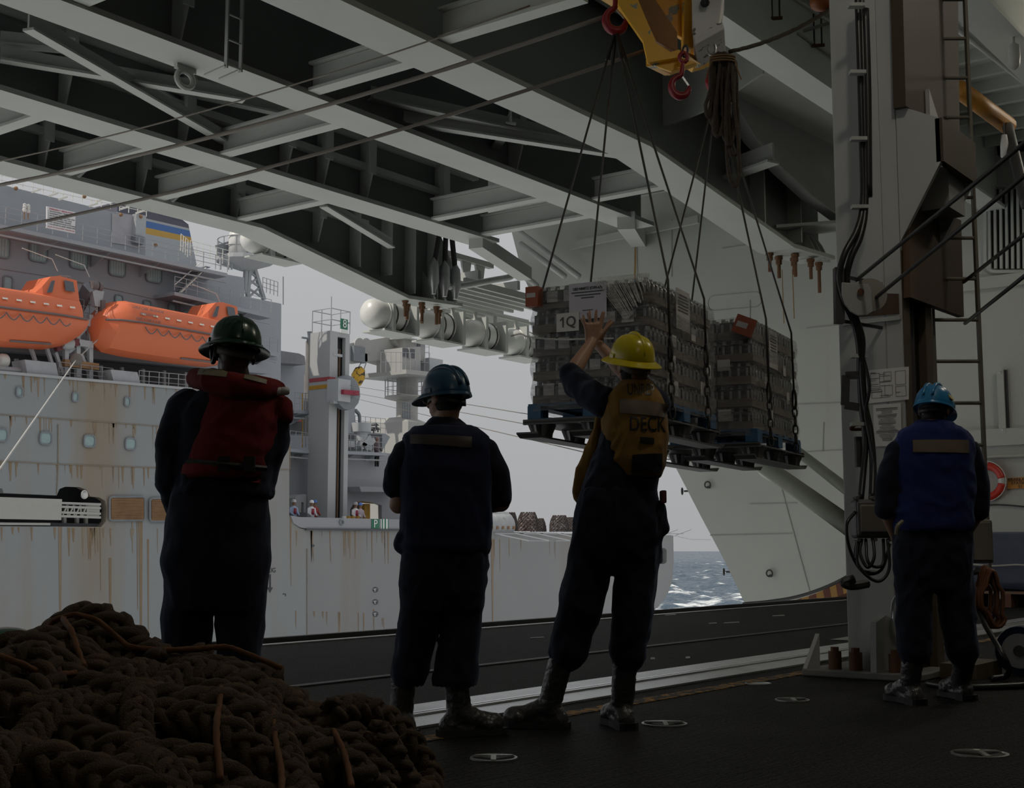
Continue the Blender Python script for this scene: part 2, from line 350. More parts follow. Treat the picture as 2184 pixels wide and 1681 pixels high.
# ================================================================ overhead: deck-edge elevator raised above the opening
ele = thing('aircraft_elevator', 'grey steel underside of the raised deck-edge elevator, deep girders and bracing', 'elevator', (12, 13.5, 6.5))
pg = mt['grey']; ZB = 6.5; ZT = 8.5
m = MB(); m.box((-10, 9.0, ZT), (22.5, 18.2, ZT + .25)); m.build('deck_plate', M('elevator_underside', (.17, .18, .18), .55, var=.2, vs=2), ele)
webm = M('girder_dark_grey', (.17, .185, .18), .5, var=.18, vs=1.4)  # ship grey darkened: the shade up between the girders is in the colour
def girder(y, x1, haunch=None, thick=.05, fw2=.29):
    g = MB()
    if haunch:
        xk, xe, xb, zd = haunch
        prof = [(-10, ZB), (xk, ZB), (xe, ZB - zd), (xb, ZB - zd + .1)]
    else: prof = [(-10, ZB), (x1, ZB)]
    pts = [(x, y, z) for x, z in prof] + [(prof[-1][0], y, ZT if not haunch else ZB - zd + 1.0)] + ([(prof[-1][0] - 1.1, y, ZT)] if haunch else []) + [(-10, y, ZT)]
    w = MB(); w.prism([V(p) - V((0, thick / 2, -.06 if p[2] < 7 else 0)) for p in pts], (0, thick, 0))
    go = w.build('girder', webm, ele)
    for (a, za), (b, zb) in zip(prof, prof[1:]):
        g.hexa([(a, y - fw2, za), (b, y - fw2, zb), (b, y + fw2, zb), (a, y + fw2, za), (a, y - fw2, za + .07), (b, y - fw2, zb + .07), (b, y + fw2, zb + .07), (a, y + fw2, za + .07)])
    g.build('bottom_flange', pg, go)
    return go
gA = girder(9.53, 0, (15.5, 20.2, 21.9, .58), fw2=.33)
gB = girder(11.8, 19.5); gC = girder(14.72, 18.85)
gD = girder(17.45, 0, (15.5, 19.4, 21.1, .66), fw2=.33)
# stiffeners on the inboard faces of the webs
for go, y, zs, xs in ((gB, 11.8, (), [9.2, 15.6]), (gC, 14.72, (7.15, 7.65), [7.6, 9.7, 11.65, 13.6, 14.4, 15.4, 17.3]), (gD, 17.45, (7.2,), [7.2, 9.3, 11.2, 13.0, 15.0, 17.0])):
    for z in zs:
        m = MB(); m.box((-8, y - .16, z - .055), (18.4, y - .025, z + .055)); m.build('stiffener', pg, go)
    for x in xs:
        m = MB(); m.prism([(x, y - .03, ZT), (x, y - .03, ZB + .07), (x, y - .17, ZB + .07), (x, y - .30, ZB + .5), (x, y - .30, ZT)], (.03, 0, 0)); m.bar((x + .015, y - .3, ZB + .5), (x + .015, y - .3, ZT), .16, .02, (0, 1, 0)); m.build('web_stiffener', pg, go)
for go, y in ((gA, 9.53),):
    for x in (19.2, 20.6):
        m = MB(); m.box((x, y - .28, 6.1), (x + .04, y - .02, 7.6)); m.build('web_stiffener', pg, go)
for x in (18.0, 18.9, 19.6, 20.3):
    m = MB(); m.box((x, 17.15, 5.98 if x > 19 else 6.25), (x + .035, 17.44, 7.5)); m.build('web_stiffener', pg, gD)
for y, x in ((17.35, 20.15), (17.35, 20.5), (17.35, 20.85), (9.53, 21.3), (9.53, 21.55), (9.53, 21.8)):
    m = MB(); m.prism([(x, y - .28, 5.96), (x, y + .1, 5.96), (x, y + .1, 6.6), (x, y - .12, 6.3)], (.03, 0, 0)); m.build('end_gusset', pg, gD if y > 10 else gA)
# transverse I-beams between the girders
def tbeam(y0, y1, x, z=ZB + .06, w=.2, skew=0):
    m = MB(); a, b = V((x, y0, z)), V((x + skew, y1, z))
    m.bar(a, b, w, .04); m.bar(a + V((0, 0, .17)), b + V((0, 0, .17)), .03, .3); m.bar(a + V((0, 0, .34)), b + V((0, 0, .34)), w, .03)
    m.build('cross_beam', pg, ele)
for x in (7.9, 9.7, 11.48, 13.26, 15.0): tbeam(15.0, 17.15, x)
for x in (12.3, 17.0, 18.4): tbeam(12.1, 14.45, x)
for x in (7.82, 11.2, 17.6): tbeam(9.85, 11.5, x)
for x in (6.5, 10.97): tbeam(7.3, 9.2, x, ZB + .1)
# sloping struts up to the deck plate
for x in (8.1, 9.85, 11.62, 13.4):
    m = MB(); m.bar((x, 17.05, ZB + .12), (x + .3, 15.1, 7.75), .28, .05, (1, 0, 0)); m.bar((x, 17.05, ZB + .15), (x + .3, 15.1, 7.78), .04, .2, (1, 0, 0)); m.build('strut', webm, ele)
# horizontal wind bracing, T-section bars
for a, b, z in (((60, 62), (505, 318), 6.75), ((0, 128), (520, 215), 6.85), ((790, 210), (1330, 328), 6.85), ((860, 262), (1395, 345), 6.7), ((690, 440), (835, 528), 6.6), ((0, 95), (160, 110), 7.1), ((320, 185), (560, 330), 7.2), ((700, 265), (300, 180), 7.3), ((1045, 335), (1090, 262), 6.9)):
    A, B = onZ(*a, z), onZ(*b, z); m = MB(); m.bar(A, B, .15, .03); m.bar(A + V((0, 0, .09)), B + V((0, 0, .09)), .025, .17); m.build('wind_brace', pg, ele)
# access ladder on the second girder
lad = thing('ladder', 'short vertical grey rung ladder hanging against the elevator girder web', 'ladder', onY(495, 155, 11.2))
P0, P1 = onY(482, 146, 11.2), onY(513, 155, 11.2)
for P in (P0, P1):
    m = MB(); m.bar(P, P + V((0, 0, 1.9)), .05, .02, (1, 0, 0)); m.bar(P + V((0, 0, .03)), P + V((0, .35, .0)), .05, .02); m.build('side_rail', mt['grey'], lad)
for k in range(7):
    m = MB(); m.cyl(P0 + V((0, 0, .05 + .3 * k)), V((P1.x, P1.y, P0.z + .05 + .3 * k)), .012, 8); m.build('rung', mt['grey'], lad)
# lifting padeye under the flange
c = onZ(395, 152, 6.44); m = MB(); m.tube([c + V((.12 * math.cos(a), 0, -.10 + .10 * math.sin(a))) for a in [k * math.pi / 8 for k in range(16)]], .035, 8, True); m.box(c - V((.14, .03, 0)), c + V((.14, .03, .07)))
m.build('padeye', pg, ele, SM)
# anchor bolts and wire-rope sockets at the two haunch ends
bolt_m = M('rusty_bolt', (.16, .08, .04), .7, .3, var=.4, vs=30)
m = MB(); m.box((22.55, 9.4, 8.5), (24, 18.25, 9.0)); m.build('flight_deck_edge', mt['ceil'], ele)
def bolts(y, zz, lst, go):
    for x, dy, l in lst:
        m = MB(); m.cyl((x, y + dy, zz), (x, y + dy, zz - .05), .07, 10); m.cyl((x, y + dy, zz - .05), (x, y + dy, zz - .14), .055, 6); m.cyl((x, y + dy, zz - .12), (x, y + dy, zz - l), .033, 8); m.build('anchor_bolt', bolt_m, go)
bolts(9.53, 5.94, [(20.35, .2, .34), (20.75, .22, .38), (20.72, -.1, .40), (21.0, .05, .30), (21.25, -.15, .36), (21.6, -.15, .55)], gA)
bolts(17.45, 5.87, [(19.55, -.1, .35), (19.95, .2, .32), (20.0, -.15, .4), (20.3, .1, .36), (20.5, -.12, .38), (20.85, .1, .30)], gD)
for k, x in enumerate((19.95, 20.3, 20.65)):
    t = thing('wire_rope_socket', 'dark wire rope with cast socket beside the outer girder end, ' + ('nearest', 'middle', 'farthest')[k] + ' of three', 'wire rope', (x, 16.95, 6.0), group='elevator hoist ropes')
    m = MB(); m.cyl((x, 16.95, 6.55), (20.55, 17.1, 8.3), .055, 10); m.build('rope', mt['dark'], t)
    m = MB(); m.lathe([(.02, .75), (.10, .62), (.12, .25), (.07, .12), (.05, 0)], (x, 16.95, 6.0), n=12); m.build('socket', mt['steel'], t, SM)
m = MB(); m.box((20.1, 16.9, 7.75), (20.9, 17.3, 8.0)); m.build('rope_guide', pg, gD)
# hull side bracket, knuckle plating and beams between opening and elevator
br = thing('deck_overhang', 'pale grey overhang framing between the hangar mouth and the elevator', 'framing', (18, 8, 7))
m = MB(); m.prism([onY(x, y, 9.0) for x, y in ((1555, 225), (1600, 300), (1660, 365), (1720, 420), (1782, 466), (1815, 470), (1815, 330), (1780, 312), (1570, 205))], (0, .05, 0)); m.build('bracket_web', M('bracket_shaded_grey', (.34, .35, .33), .5), br)  # bracket's shadow is mixed into its grey, darker than the flange
m = MB(); q = [(1555, 225), (1600, 300), (1660, 365), (1720, 420), (1782, 466), (1818, 470)]
for a, b in zip(q, q[1:]): m.bar(onY(*a, 9.0), onY(*b, 9.0), .22, .03, (0, 0, 1))
m.build('bracket_flange', pg, br)
m = MB(); m.prism([onX(x, y, 16.4) for x, y in ((1365, 282), (1440, 262), (1512, 232), (1560, 200), (1626, 156), (1640, 90), (1560, 60), (1365, 60))], (.05, 0, 0)); m.build('diaphragm', pg, br)
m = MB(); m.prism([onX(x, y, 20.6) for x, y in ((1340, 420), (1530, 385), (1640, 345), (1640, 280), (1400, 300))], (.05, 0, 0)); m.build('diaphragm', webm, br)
A, B = onZ(1495, 400, 6.75), onZ(1650, 345, 6.75); m = MB(); m.bar(A, B, .25, .04); m.bar(A + V((0, 0, .15)), B + V((0, 0, .15)), .04, .3); m.build('cross_beam', pg, br)
A, B = onZ(1625, 495, 6.3), onZ(1818, 480, 6.6); m = MB(); m.bar(A, B, .9, .05); m.build('bottom_plate', pg, br)
kp = [onY(1500, 175, 9.0), onY(1570, 205, 9.0), onY(1780, 312, 9.0), onY(1840, 345, 9.0)]; kq = [V((p.x, 7.45, p.z + .12)) for p in kp]
m = MB(); m.add(kp + kq + [p + V((0, 0, .04)) for p in kp + kq], [(0, 1, 5, 4), (1, 2, 6, 5), (2, 3, 7, 6), (8, 12, 13, 9), (9, 13, 14, 10), (10, 14, 15, 11), (0, 8, 9, 1), (1, 9, 10, 2), (2, 10, 11, 3), (4, 5, 13, 12), (5, 6, 14, 13), (6, 7, 15, 14), (0, 4, 12, 8), (3, 11, 15, 7)]); m.build('knuckle_plate', mt['white'], br)
m = MB(); m.box((11, 7.3, 7.9), (24, 7.45, 8.2)); m.build('knuckle_edge', pg, br)
def xbeam(y, z, x0, x1, w=.5, h=.9, par=ceil, name='ceiling_beam', mm=None):
    m = MB(); m.box((x0, y - w / 2, z), (x1, y + w / 2, z + .06)); m.box((x0, y - .04, z + .06), (x1, y + .04, z + h)); return m.build(name, mm or mt['ceil'], par)
xbeam(6.98, 7.0, -3, 24, .42, 1.2); xbeam(4.42, 7.0, -6, 24, .46, 1.2)
xbeam(1.8, 7.0, -6, 24, .5, 1.2); xbeam(-1.2, 7.0, -6, 24, .5, 1.2)
for k in range(26):
    x = 6 + k * .72; m = MB(); m.box((x, 4.5, 8.02), (x + .09, 6.9, 8.2)); m.build('ceiling_stiffener', mt['ceil'], ceil)
    m = MB(); m.box((x, 1.9, 8.02), (x + .09, 4.3, 8.2)); m.build('ceiling_stiffener', mt['ceil'], ceil)
# overhead piping and lamp brackets
pm = M('pipe_paint', (.5, .51, .5), .4)
def pipe(name, label, pts, r, mat, cat='pipe', group=None, n=8):
    m = MB(); m.tube(pts, r, n); o = m.build(name, mat, None, True); return tag(o, label, cat, group)
pipe('ceiling_pipe', 'thin pale pipe with a bend running under the hangar overhead', [onZ(x, y, 7.7) for x, y in ((1580, -5), (1700, 70), (1772, 48), (1690, -5))], .025, pm)
pipe('ceiling_pipe', 'thin straight pipe under the overhead, sloping down to the post', [onZ(x, y, 7.6) for x, y in ((1700, 70), (1760, 108), (1830, 150))], .022, pm)
pipe('ceiling_pipe', 'grey pipe under the overhead, right of the tall post', [onZ(x, y, 7.4) for x, y in ((2030, 50), (2100, 105), (2184, 172), (2230, 205))], .05, pm)
for k, (x, y) in enumerate(((1655, 0), (1745, 58))):
    t = thing('pipe_hanger', 'thin wire pipe hanger under the overhead, ' + ('nearer the crane' if k == 0 else 'nearer the post'), 'bracket', onZ(x, y, 7.55))
    for d in (-8, 8):
        A = onZ(x + d, y + 40, 7.55); m = MB(); m.cyl(A, A + V((0, 0, .62)), .012, 6); m.build('rod', mt['dark'], t)
    m = MB(); m.bar(onZ(x - 14, y + 40, 7.55), onZ(x + 14, y + 38, 7.55), .05, .03); m.build('crossbar', mt['rusty'], t)
# catwalk with gratings at the hull corner, life raft canisters
cw = thing('catwalk', 'grey grated catwalk under the hull sponson behind the first pallet', 'catwalk', (23, 18.5, 6.5))
for k in range(9):
    y = 17.2 + .3 * k; m = MB(); m.box((21.3, y, 6.45), (24.6, y + .07, 6.6)); m.build('slat', pg, cw)
for x in (21.6, 23.0, 24.4):
    m = MB(); m.box((x, 17.1, 6.6), (x + .1, 19.8, 6.8)); m.build('bearer', pg, cw)
m = MB(); m.box((22.3, 19.7, 6.2), (27, 19.85, 6.75)); m.build('edge_girder', pg, cw)
for k in range(4):
    x = 21.4 + k * .5; m = MB(); m.prism([(x, 18.2, 7.3), (x + .34, 18.2, 7.3), (x + .24, 18.2, 6.75), (x + .1, 18.2, 6.75)], (0, .05, 0)); m.build('gusset', pg, cw)
m = MB(); m.box((21.0, 18.15, 7.3), (23.5, 18.3, 7.42)); m.build('bearer', pg, cw)
pipe('fire_main_pipe', 'pale pipe with elbow below the elevator end, left of the pallets', curve([onY(x, y, 17.0) for x, y in ((940, 600), (968, 612), (1050, 598), (1090, 590), (1098, 580), (1130, 598), (1145, 610))], 5), .07, pm)
for j, (a, b) in enumerate((((1075, 470), (1235, 590)), ((1110, 520), (1205, 590)))):
    pipe('hull_pipe', 'slanting grey pipe on the hull wall above the first pallet, ' + ('upper' if j == 0 else 'lower'), [onX(*a, 23.2), onX(*b, 23.2)], .07, pm)
for a, b in (((1360, 465), (1365, 500)),):
    m = MB(); m.bar(onZ(1335, 470, 6.45), onX(1362, 512, 23.9), .3, .3); m.build('knee_bracket', pg, ele)
m = MB(); m.bar(onZ(1015, 515, 6.45), onZ(1120, 585, 6.3), .28, .25); m.build('knee_bracket', pg, ele)
m = MB(); m.bar(onX(1215, 525, 23.8), onX(1490, 468, 23.8), .08, .16); m.build('stringer', mt['wall'], wa)
canw = M('raft_canister_white', (.66, .66, .64), .35, var=.05)
def raft(x, y, z, r, label, group='life raft canisters'):
    t = thing('liferaft_canister', label, 'life raft', (x, y, z), group=group)
    m = MB(); m.lathe([(.01, -.50), (.6 * r, -.47), (.9 * r, -.36), (r, -.2), (r, .42), (.9 * r, .58), (.6 * r, .69), (.01, .72)], (x, y, z), (1, 0, 0), 24); m.build('canister', canw, t, True)
    m = MB(); m.lathe([(1.02 * r, -.07), (1.06 * r, -.06), (1.06 * r, -.03), (1.02 * r, -.02)], (x, y, z), (1, 0, 0), 24); m.build('seam_band', canw, t, SM)
    for k in (.15, .45):
        m = MB(); m.lathe([(1.01 * r, k), (1.03 * r, k + .005), (1.03 * r, k + .04), (1.01 * r, k + .045)], (x, y, z), (1, 0, 0), 24); m.build('strap', mt['dark'], t)
    m = MB()
    for xx in (-.02, .75): m.box((x + xx, y - r * 1.1, z - r * 1.15), (x + xx + .09, y + r * 1.1, z + r * 1.15))
    m.box((x - .25, y - r, z - r * 1.2), (x + .85, y + r, z - r * 1.08)); m.build('rack', mt['grey'], t)
    m = MB(); zt_ = 6.46 if y < 19.2 else z + r * 1.3
    for xx in (.02, .8): m.box((x + xx - .03, y - .03, z + r), (x + xx + .03, y + .03, zt_))
    m.box((x - .5, y - .04, zt_), (x + 1.13, y + .04, zt_ + .06))
    if y > 19.2:
        for xx in (.02, .8): m.bar((x + xx, y, zt_ + .02), (x + xx, 17.7, 6.57), .06, .06)
    m.build('hanger', mt['grey'], t)
for k, nm in enumerate(('nearest', 'second', 'third', 'fourth')):
    raft(20.75 + 1.62 * k, 19.1, 5.92, .33, 'white life raft canister in its rack under the sponson catwalk, %s in the row' % nm)
c = onY(545, 514, 19.3); raft(c.x + .2, 19.3, c.z, .26, 'white life raft canister half hidden behind the outer elevator girder')
mt['shield'] = M('shield_paint', (.36, .375, .40), .5)
# ================================================================ supply ship alongside, 50 m out
SY = 50.0
ship = thing('supply_ship', 'large grey supply ship with rust-streaked hull steaming alongside', 'ship', (60, SY, SEA_Z))
hm = M('ship_hull_paint', (.25, .25, .255), .5, var=.05, vs=.35, rust=.15, rustcol=(.235, .195, .14), streak=.07)
hup = M('ship_upper_hull_paint', (.265, .28, .29), .5, var=.05, vs=.4, rust=.23, rustcol=(.25, .19, .12), streak=.10)
sm_ = M('superstructure_paint', (.33, .35, .385), .55, var=.05, vs=.5, rust=.02, rustcol=(.30, .27, .24), streak=.1)
ssh = M('ship_deckhouse_paint', (.42, .435, .455), .55, var=.05, vs=.5)
kpm = M('kingpost_paint', (.40, .41, .42), .5, var=.05, vs=.6, rust=.04, rustcol=(.4, .32, .22), streak=.08)
glass = M('window_glass', (.30, .40, .41), .12, var=.15, vs=6)
frm = M('window_frame_paint', (.20, .22, .24), .5)
railm = M('rail_paint', (.33, .34, .36), .5)
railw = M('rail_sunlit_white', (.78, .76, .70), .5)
rustm = M('grille_rust', (.30, .17, .085), .8, var=.3, vs=3)
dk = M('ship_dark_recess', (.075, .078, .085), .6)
line = M('hull_seam_rust', (.24, .20, .15), .7, var=.3, vs=4)
def S(px, py, y=SY): return onY(px, py, y)
def SL(pts, y=SY): return [S(a, b, y) for a, b in pts]
hull = MB()
gal = [(-40, 1040), (5, 1042), (8, 1052), (121, 1057), (127, 1043), (140, 1038), (170, 1039), (185, 1046), (192, 1059), (212, 1061), (224, 1068), (228, 1085), (226, 1112), (216, 1124), (-40, 1122)]
upper = [(-120, 778), (-60, 786), (0, 793), (410, 829), (560, 846), (597, 925), (617, 936), (617, 1100), (628, 1119), (640, 1127), (655, 1130), (655, 1420), (-120, 1420)]
hull.poly(SL(upper), [SL(gal)], (0, .35, 0))
ho = hull.build('hull', hup, ship)
m = MB(); m.poly(SL([(655, 1131), (1045, 1135), (1045, 1420), (655, 1420)]), [], (0, .35, 0)); m.build('hull_side', hm, ship)
m = MB(); stern = [(1045, 1134), (1436, 1142), (1437, 1200), (1434, 1238), (1424, 1268), (1405, 1294), (1380, 1312), (1340, 1330), (1300, 1344), (1045, 1420)]
m.poly(SL(stern), [SL(rrect(1402, 1169, 1422, 1203, 7))], (0, .35, 0)); m.build('hull_stern', hm, ship)
bt = [S(1045, 1134), S(1436, 1142)]
m = MB(); m.prism([S(1045, 1134.5) + V((0, .35, 0)), S(1436, 1142.5) + V((0, .35, 0)), S(1436, 1142.5) + V((0, 20, 0)), S(1045, 1134.5) + V((0, 20, 0))], (0, 0, -.25)); m.build('flight_deck', ssh, ship)
ps = SL(stern)[1:]; m = MB(); m.add([p + V((0, .35, 0)) for p in ps] + [p + V((0, 20, 0)) for p in ps], [(i, i + 1, i + 1 + len(ps), i + len(ps)) for i in range(len(ps) - 1)]); m.build('stern_plate', hm, ship)
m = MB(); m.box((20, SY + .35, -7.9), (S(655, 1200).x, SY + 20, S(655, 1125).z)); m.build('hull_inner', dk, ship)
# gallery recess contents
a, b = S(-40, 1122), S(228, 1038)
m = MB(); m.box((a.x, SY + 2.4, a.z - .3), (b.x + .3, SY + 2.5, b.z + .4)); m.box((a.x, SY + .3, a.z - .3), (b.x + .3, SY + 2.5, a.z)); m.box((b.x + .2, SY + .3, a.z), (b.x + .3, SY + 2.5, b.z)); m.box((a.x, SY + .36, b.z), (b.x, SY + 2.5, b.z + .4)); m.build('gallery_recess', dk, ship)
gw = thing('gangway', 'white boxed accommodation gangway stowed in the hull opening', 'gangway', S(60, 1100))
wpm = M('gangway_white', (.40, .395, .375), .45, var=.06, rust=.05, rustcol=(.4, .3, .2))
a, b = S(-50, 1106), S(128, 1065); m = MB(); m.box((a.x, SY - .15, a.z), (b.x, SY + .25, b.z)); m.build('casing', wpm, gw)
for y0, y1 in ((1073, 1075), (1081, 1083), (1093, 1095), (1101, 1103)):
    A, B = S(128, y0), S(214, y0 + 3); m = MB(); m.bar(A, B, .1, .1); m.build('truss_chord', wpm, gw)
for x in range(132, 186, 14):
    m = MB(); m.bar(S(x, 1102), S(x + 12, 1076), .06, .06, (0, 1, 0)); m.bar(S(x + 12, 1102), S(x + 12, 1076), .06, .06, (0, 1, 0)); m.build('truss_web', wpm, gw)
a, b = S(187, 1103), S(213, 1078); m = MB(); m.box((a.x, SY, a.z), (b.x, SY + .4, b.z)); m.build('end_box', wpm, gw)
m = MB(); m.bar(S(-40, 1117), S(106, 1118), .1, .1); m.build('lower_rail', wpm, gw)
for x in (137, 164, 183):
    m = MB(); m.bar(S(x, 1122, SY + .6), S(x, 1104, SY + .6), .14, .14); m.build('stanchion', wpm, gw)
t = thing('hull_lamp', 'small white floodlight hanging in the hull opening above the gangway', 'lamp', S(180, 1055))
m = MB(); m.tube([S(180 + 6 * math.cos(k), 1054 - 7 * math.sin(k), SY - .1) for k in [i * .52 for i in range(12)]], .035, 6, True); m.build('bracket', mt['white'], t)
m = MB(); m.sph(S(180, 1057, SY - .1), .16, 10, 6); m.build('lamp_head', mt['white'], t, True)
# rusty louvre panels
for k, (x0, x1, y0, y1) in enumerate(((234, 309, 1060, 1110), (320, 395, 1063, 1112))):
    t = thing('louvre_panel', 'rusty louvred vent in the hull, ' + ('beside the gangway opening' if k == 0 else 'half hidden by the man in red vest'), 'vent', S(x0, y1))
    m = MB(); m.prism(SL(rrect(x0, y0, x1, y1, 6), SY - .08), (0, .07, 0)); m.build('backing', rustm, t)
    m = MB(); n = 20
    for j in range(n):
        y = y0 + 4 + (y1 - y0 - 7) * j / (n - 1); A, B = S(x0 + 3, y, SY - .12), S(x1 - 3, y + .8, SY - .12); m.bar(A, B, .05, .03)
    o = m.build('slat', rustm, t); o['kind'] = 'stuff'
    m = MB(); m.tube(SL(rrect(x0, y0, x1, y1, 6), SY - .1), .05, 5, True); m.build('frame', frm, t)
# rusty seam lines of the hull plating
def sline(pts, w=.07, y=SY - .02, mat=line, name='plate_seam', par=None):
    m = MB()
    for a, b in zip(pts, pts[1:]): m.bar(S(*a, y), S(*b, y), .03, w)
    m.build(name, mat, par or ship)
for p in (((0, 884), (120, 893), (340, 909)), ((0, 983), (120, 990), (345, 998)), ((124, 990), (121, 1055)), ((124, 905), (124, 990)), ((560, 1000), (617, 1002)), ((655, 1170), (655, 1380))): sline(p, .035)
sline(((-60, 787), (0, 794), (410, 830)), .12, SY - .05, kpm, 'sheer_strake')
# long rust runs below the vents and scuppers
rr_ = M('rust_run', (.235, .165, .10), .75, var=.2, vs=2, rust=.25, rustcol=(.28, .24, .19), streak=.05)
for x, y0, y1, w in ((128, 1124, 1330, .18), (300, 1112, 1370, .22), (293, 1112, 1300, .08), (316, 1150, 1390, .10), (214, 1124, 1260, .06), (235, 1190, 1400, .14), (282, 1110, 1180, .08), (1050, 1150, 1325, .26), (705, 1165, 1200, .07), (620, 1105, 1250, .10), (160, 1290, 1330, .05), (797, 1300, 1345, .10), (815, 1318, 1335, .07), (818, 1318, 1340, .07), (618, 950, 1000, .08), (668, 1168, 1200, .06)):
    A, B = S(x, y0, SY - .012), S(x + 1, y1, SY - .012); m = MB(); m.add([A + V((-w / 2, 0, 0)), A + V((w / 2, 0, 0)), B + V((w * .2, 0, 0)), B + V((-w * .2, 0, 0))], [(0, 1, 2, 3)]); m.build('rust_run', rr_, ship)
rdr = random.Random(21)
for (xa, ya), (xb, yb), nn in (((0, 796), (405, 830), 34), ((0, 886), (340, 910), 26), ((0, 985), (345, 999), 22), ((140, 1126), (345, 1128), 14), ((-20, 1124), (228, 1126), 14), ((630, 1132), (840, 1134), 20), ((1050, 1150), (1200, 1152), 8), ((560, 1300), (840, 1310), 8)):
    for _ in range(nn):
        f = rdr.random(); x = xa + (xb - xa) * f; y = ya + (yb - ya) * f; l = rdr.uniform(8, 48) * (1.5 if ya > 1100 else 1); w = rdr.uniform(.03, .16)
        A, B = S(x, y, SY - .010), S(x + .5, y + l, SY - .010); m = MB(); m.add([A + V((-w / 2, 0, 0)), A + V((w / 2, 0, 0)), B + V((w * .12, 0, 0)), B + V((-w * .12, 0, 0))], [(0, 1, 2, 3)]); m.build('rust_run', rr_, ship)
# windows and ports: frame with glass pane
def window(px, py, w, h, y, nm='window', par=ship, gl=glass, fr=frm, r=.3):
    c = S(px, py, y - .03); e = rrect(c.x - w / 2, c.z - h / 2, c.x + w / 2, c.z + h / 2, min(w, h) * r)
    m = MB(); i = rrect(c.x - w / 2 + .06, c.z - h / 2 + .06, c.x + w / 2 - .06, c.z + h / 2 - .06, min(w, h) * r * .8)
    m.poly([(x, c.y, z) for x, z in e], [[(x, c.y, z) for x, z in i]], (0, -.06, 0)); f = m.build(nm, fr, par)
    m = MB(); m.prism([(x, c.y - .005, z) for x, z in i], (0, -.015, 0)); p = m.build('pane', gl, f)
    if w > .9:
        m = MB()
        for k in range(5): m.box((c.x - w * .35 + k * w * .15, c.y - .03, c.z - h * .38), (c.x - w * .35 + k * w * .15 + w * .06, c.y - .022, c.z + h * .38))
        m.build('curtain', M_cur, f)
M_cur = M('curtain_cloth', (.42, .50, .50), .7)
for x, y in ((41, 836), (160, 847), (271, 857)): window(x, y, .34, .44, SY)
for x, y in ((2, 928), (97, 935), (190, 941), (278, 947)): window(x, y, .62, .58, SY)
# superstructure, set 3 m back
UY = SY + 3.2
sup = [(-140, 388), (-20, 388), (130, 425), (235, 451), (310, 462), (310, 545), (440, 578), (521, 592), (521, 632), (600, 648), (598, 900), (-140, 900)]
m = MB(); m.poly(SL(sup, UY), [], (0, 14, 0)); m.build('superstructure', sm_, ship)
for x, y in ((0, 527), (82, 537), (168, 553), (250, 569), (328, 583)): window(x, y, 1.0, 1.0, UY, r=.2)
for x, y in ((16, 606), (105, 615), (189, 632), (253, 645), (313, 656), (366, 664), (423, 674)): window(x, y, .5, .78, UY)
for p in (((-20, 570), (140, 595), (340, 640)), ((150, 600), (260, 622))): sline(p, .03, UY - .02, M('faint_seam', (.30, .27, .27), .6))
# deckhouse panel and dark lower deck recess
m = MB(); m.prism(SL([(239, 455), (308, 463), (308, 528), (239, 518)], UY - .05), (0, .04, 0)); m.build('door_panel', M('lilac_grey_panel', (.40, .39, .42), .5), ship)
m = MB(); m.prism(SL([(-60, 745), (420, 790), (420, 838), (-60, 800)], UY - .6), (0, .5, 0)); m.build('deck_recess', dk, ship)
A, B = S(-40, 736, UY - .8), S(560, 790, UY - .8); m = MB(); m.bar(A, B, .8, .45); m.build('boat_deck_edge', sm_, ship)
m = MB(); m.prism(SL([(420, 760), (598, 770), (598, 850), (420, 840)], UY - .3), (0, .2, 0)); m.build('lower_house', sm_, ship)
for k in range(12):
    x = -10 + k * 45; m = MB(); m.bar(S(x, 762 + k * 3.6, UY - 1.2), S(x, 798 + k * 3.9, UY - 1.2), .14, .14, (0, 1, 0)); m.build('deck_post', ssh, ship)
# walkway with brackets and railing
def railing(p0, p1, y, h=1.1, n=8, par=ship, mat=None, bars=3):
    h *= .72; A, B = S(*p0, y), S(*p1, y); m = MB(); mat = mat or railm
    for j in range(bars): m.cyl(A + V((0, 0, h * (j + 1) / bars)), B + V((0, 0, h * (j + 1) / bars)), .016, 5)
    for k in range(n + 1): P = A.lerp(B, k / n); m.cyl(P, P + V((0, 0, h)), .02, 5)
    return m.build('railing', mat, par)
def walk(p0, p1, y, d=1.6, t=.18, par=ship):
    A, B = S(*p0, y), S(*p1, y); m = MB(); m.prism([A, B, B + V((0, d, 0)), A + V((0, d, 0))], (0, 0, -t)); m.build('walkway', sm_, par)
    n = max(2, int((B - A).length / 2.6))
    for k in range(n):
        P = A.lerp(B, (k + .5) / n) + V((0, .05, -t)); m = MB(); m.prism([P, P + V((0, d, 0)), P + V((0, d, -.55))], (.06, 0, 0)); m.build('bracket', sm_, par)
    m = MB(); m.cyl(A + V((0, .1, -t - .28)), B + V((0, .1, -t - .28)), .05, 6); m.build('pipe_run', railm, par)
WY = UY - 1.6
walk((-60, 465), (485, 583), WY); railing((-60, 462), (485, 580), WY, 1.05, 18)
walk((372, 622), (578, 672), WY); railing((372, 620), (578, 668), WY, 1.0, 9)
walk((540, 740), (592, 754), WY); railing((540, 738), (592, 752), WY, 1.0, 3)
walk((548, 830), (592, 838), WY); railing((548, 828), (592, 836), WY, 1.0, 3)
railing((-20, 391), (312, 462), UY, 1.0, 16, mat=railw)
for x, y in ((68, 410), (105, 418), (125, 426), (190, 440), (205, 430), (258, 446), (290, 455)):
    m = MB(); m.bar(S(x, y, UY - .4), S(x + 18, y - 6, UY - .4), .09, .09); m.build('aerial_arm', railw, ship)
for x, y in ((34, 402), (258, 458), (300, 462), (332, 523), (180, 419)):
    m = MB(); m.sph(S(x, y, UY - .3), .1, 8, 5); m.build('deck_lamp', rustm, ship, True)
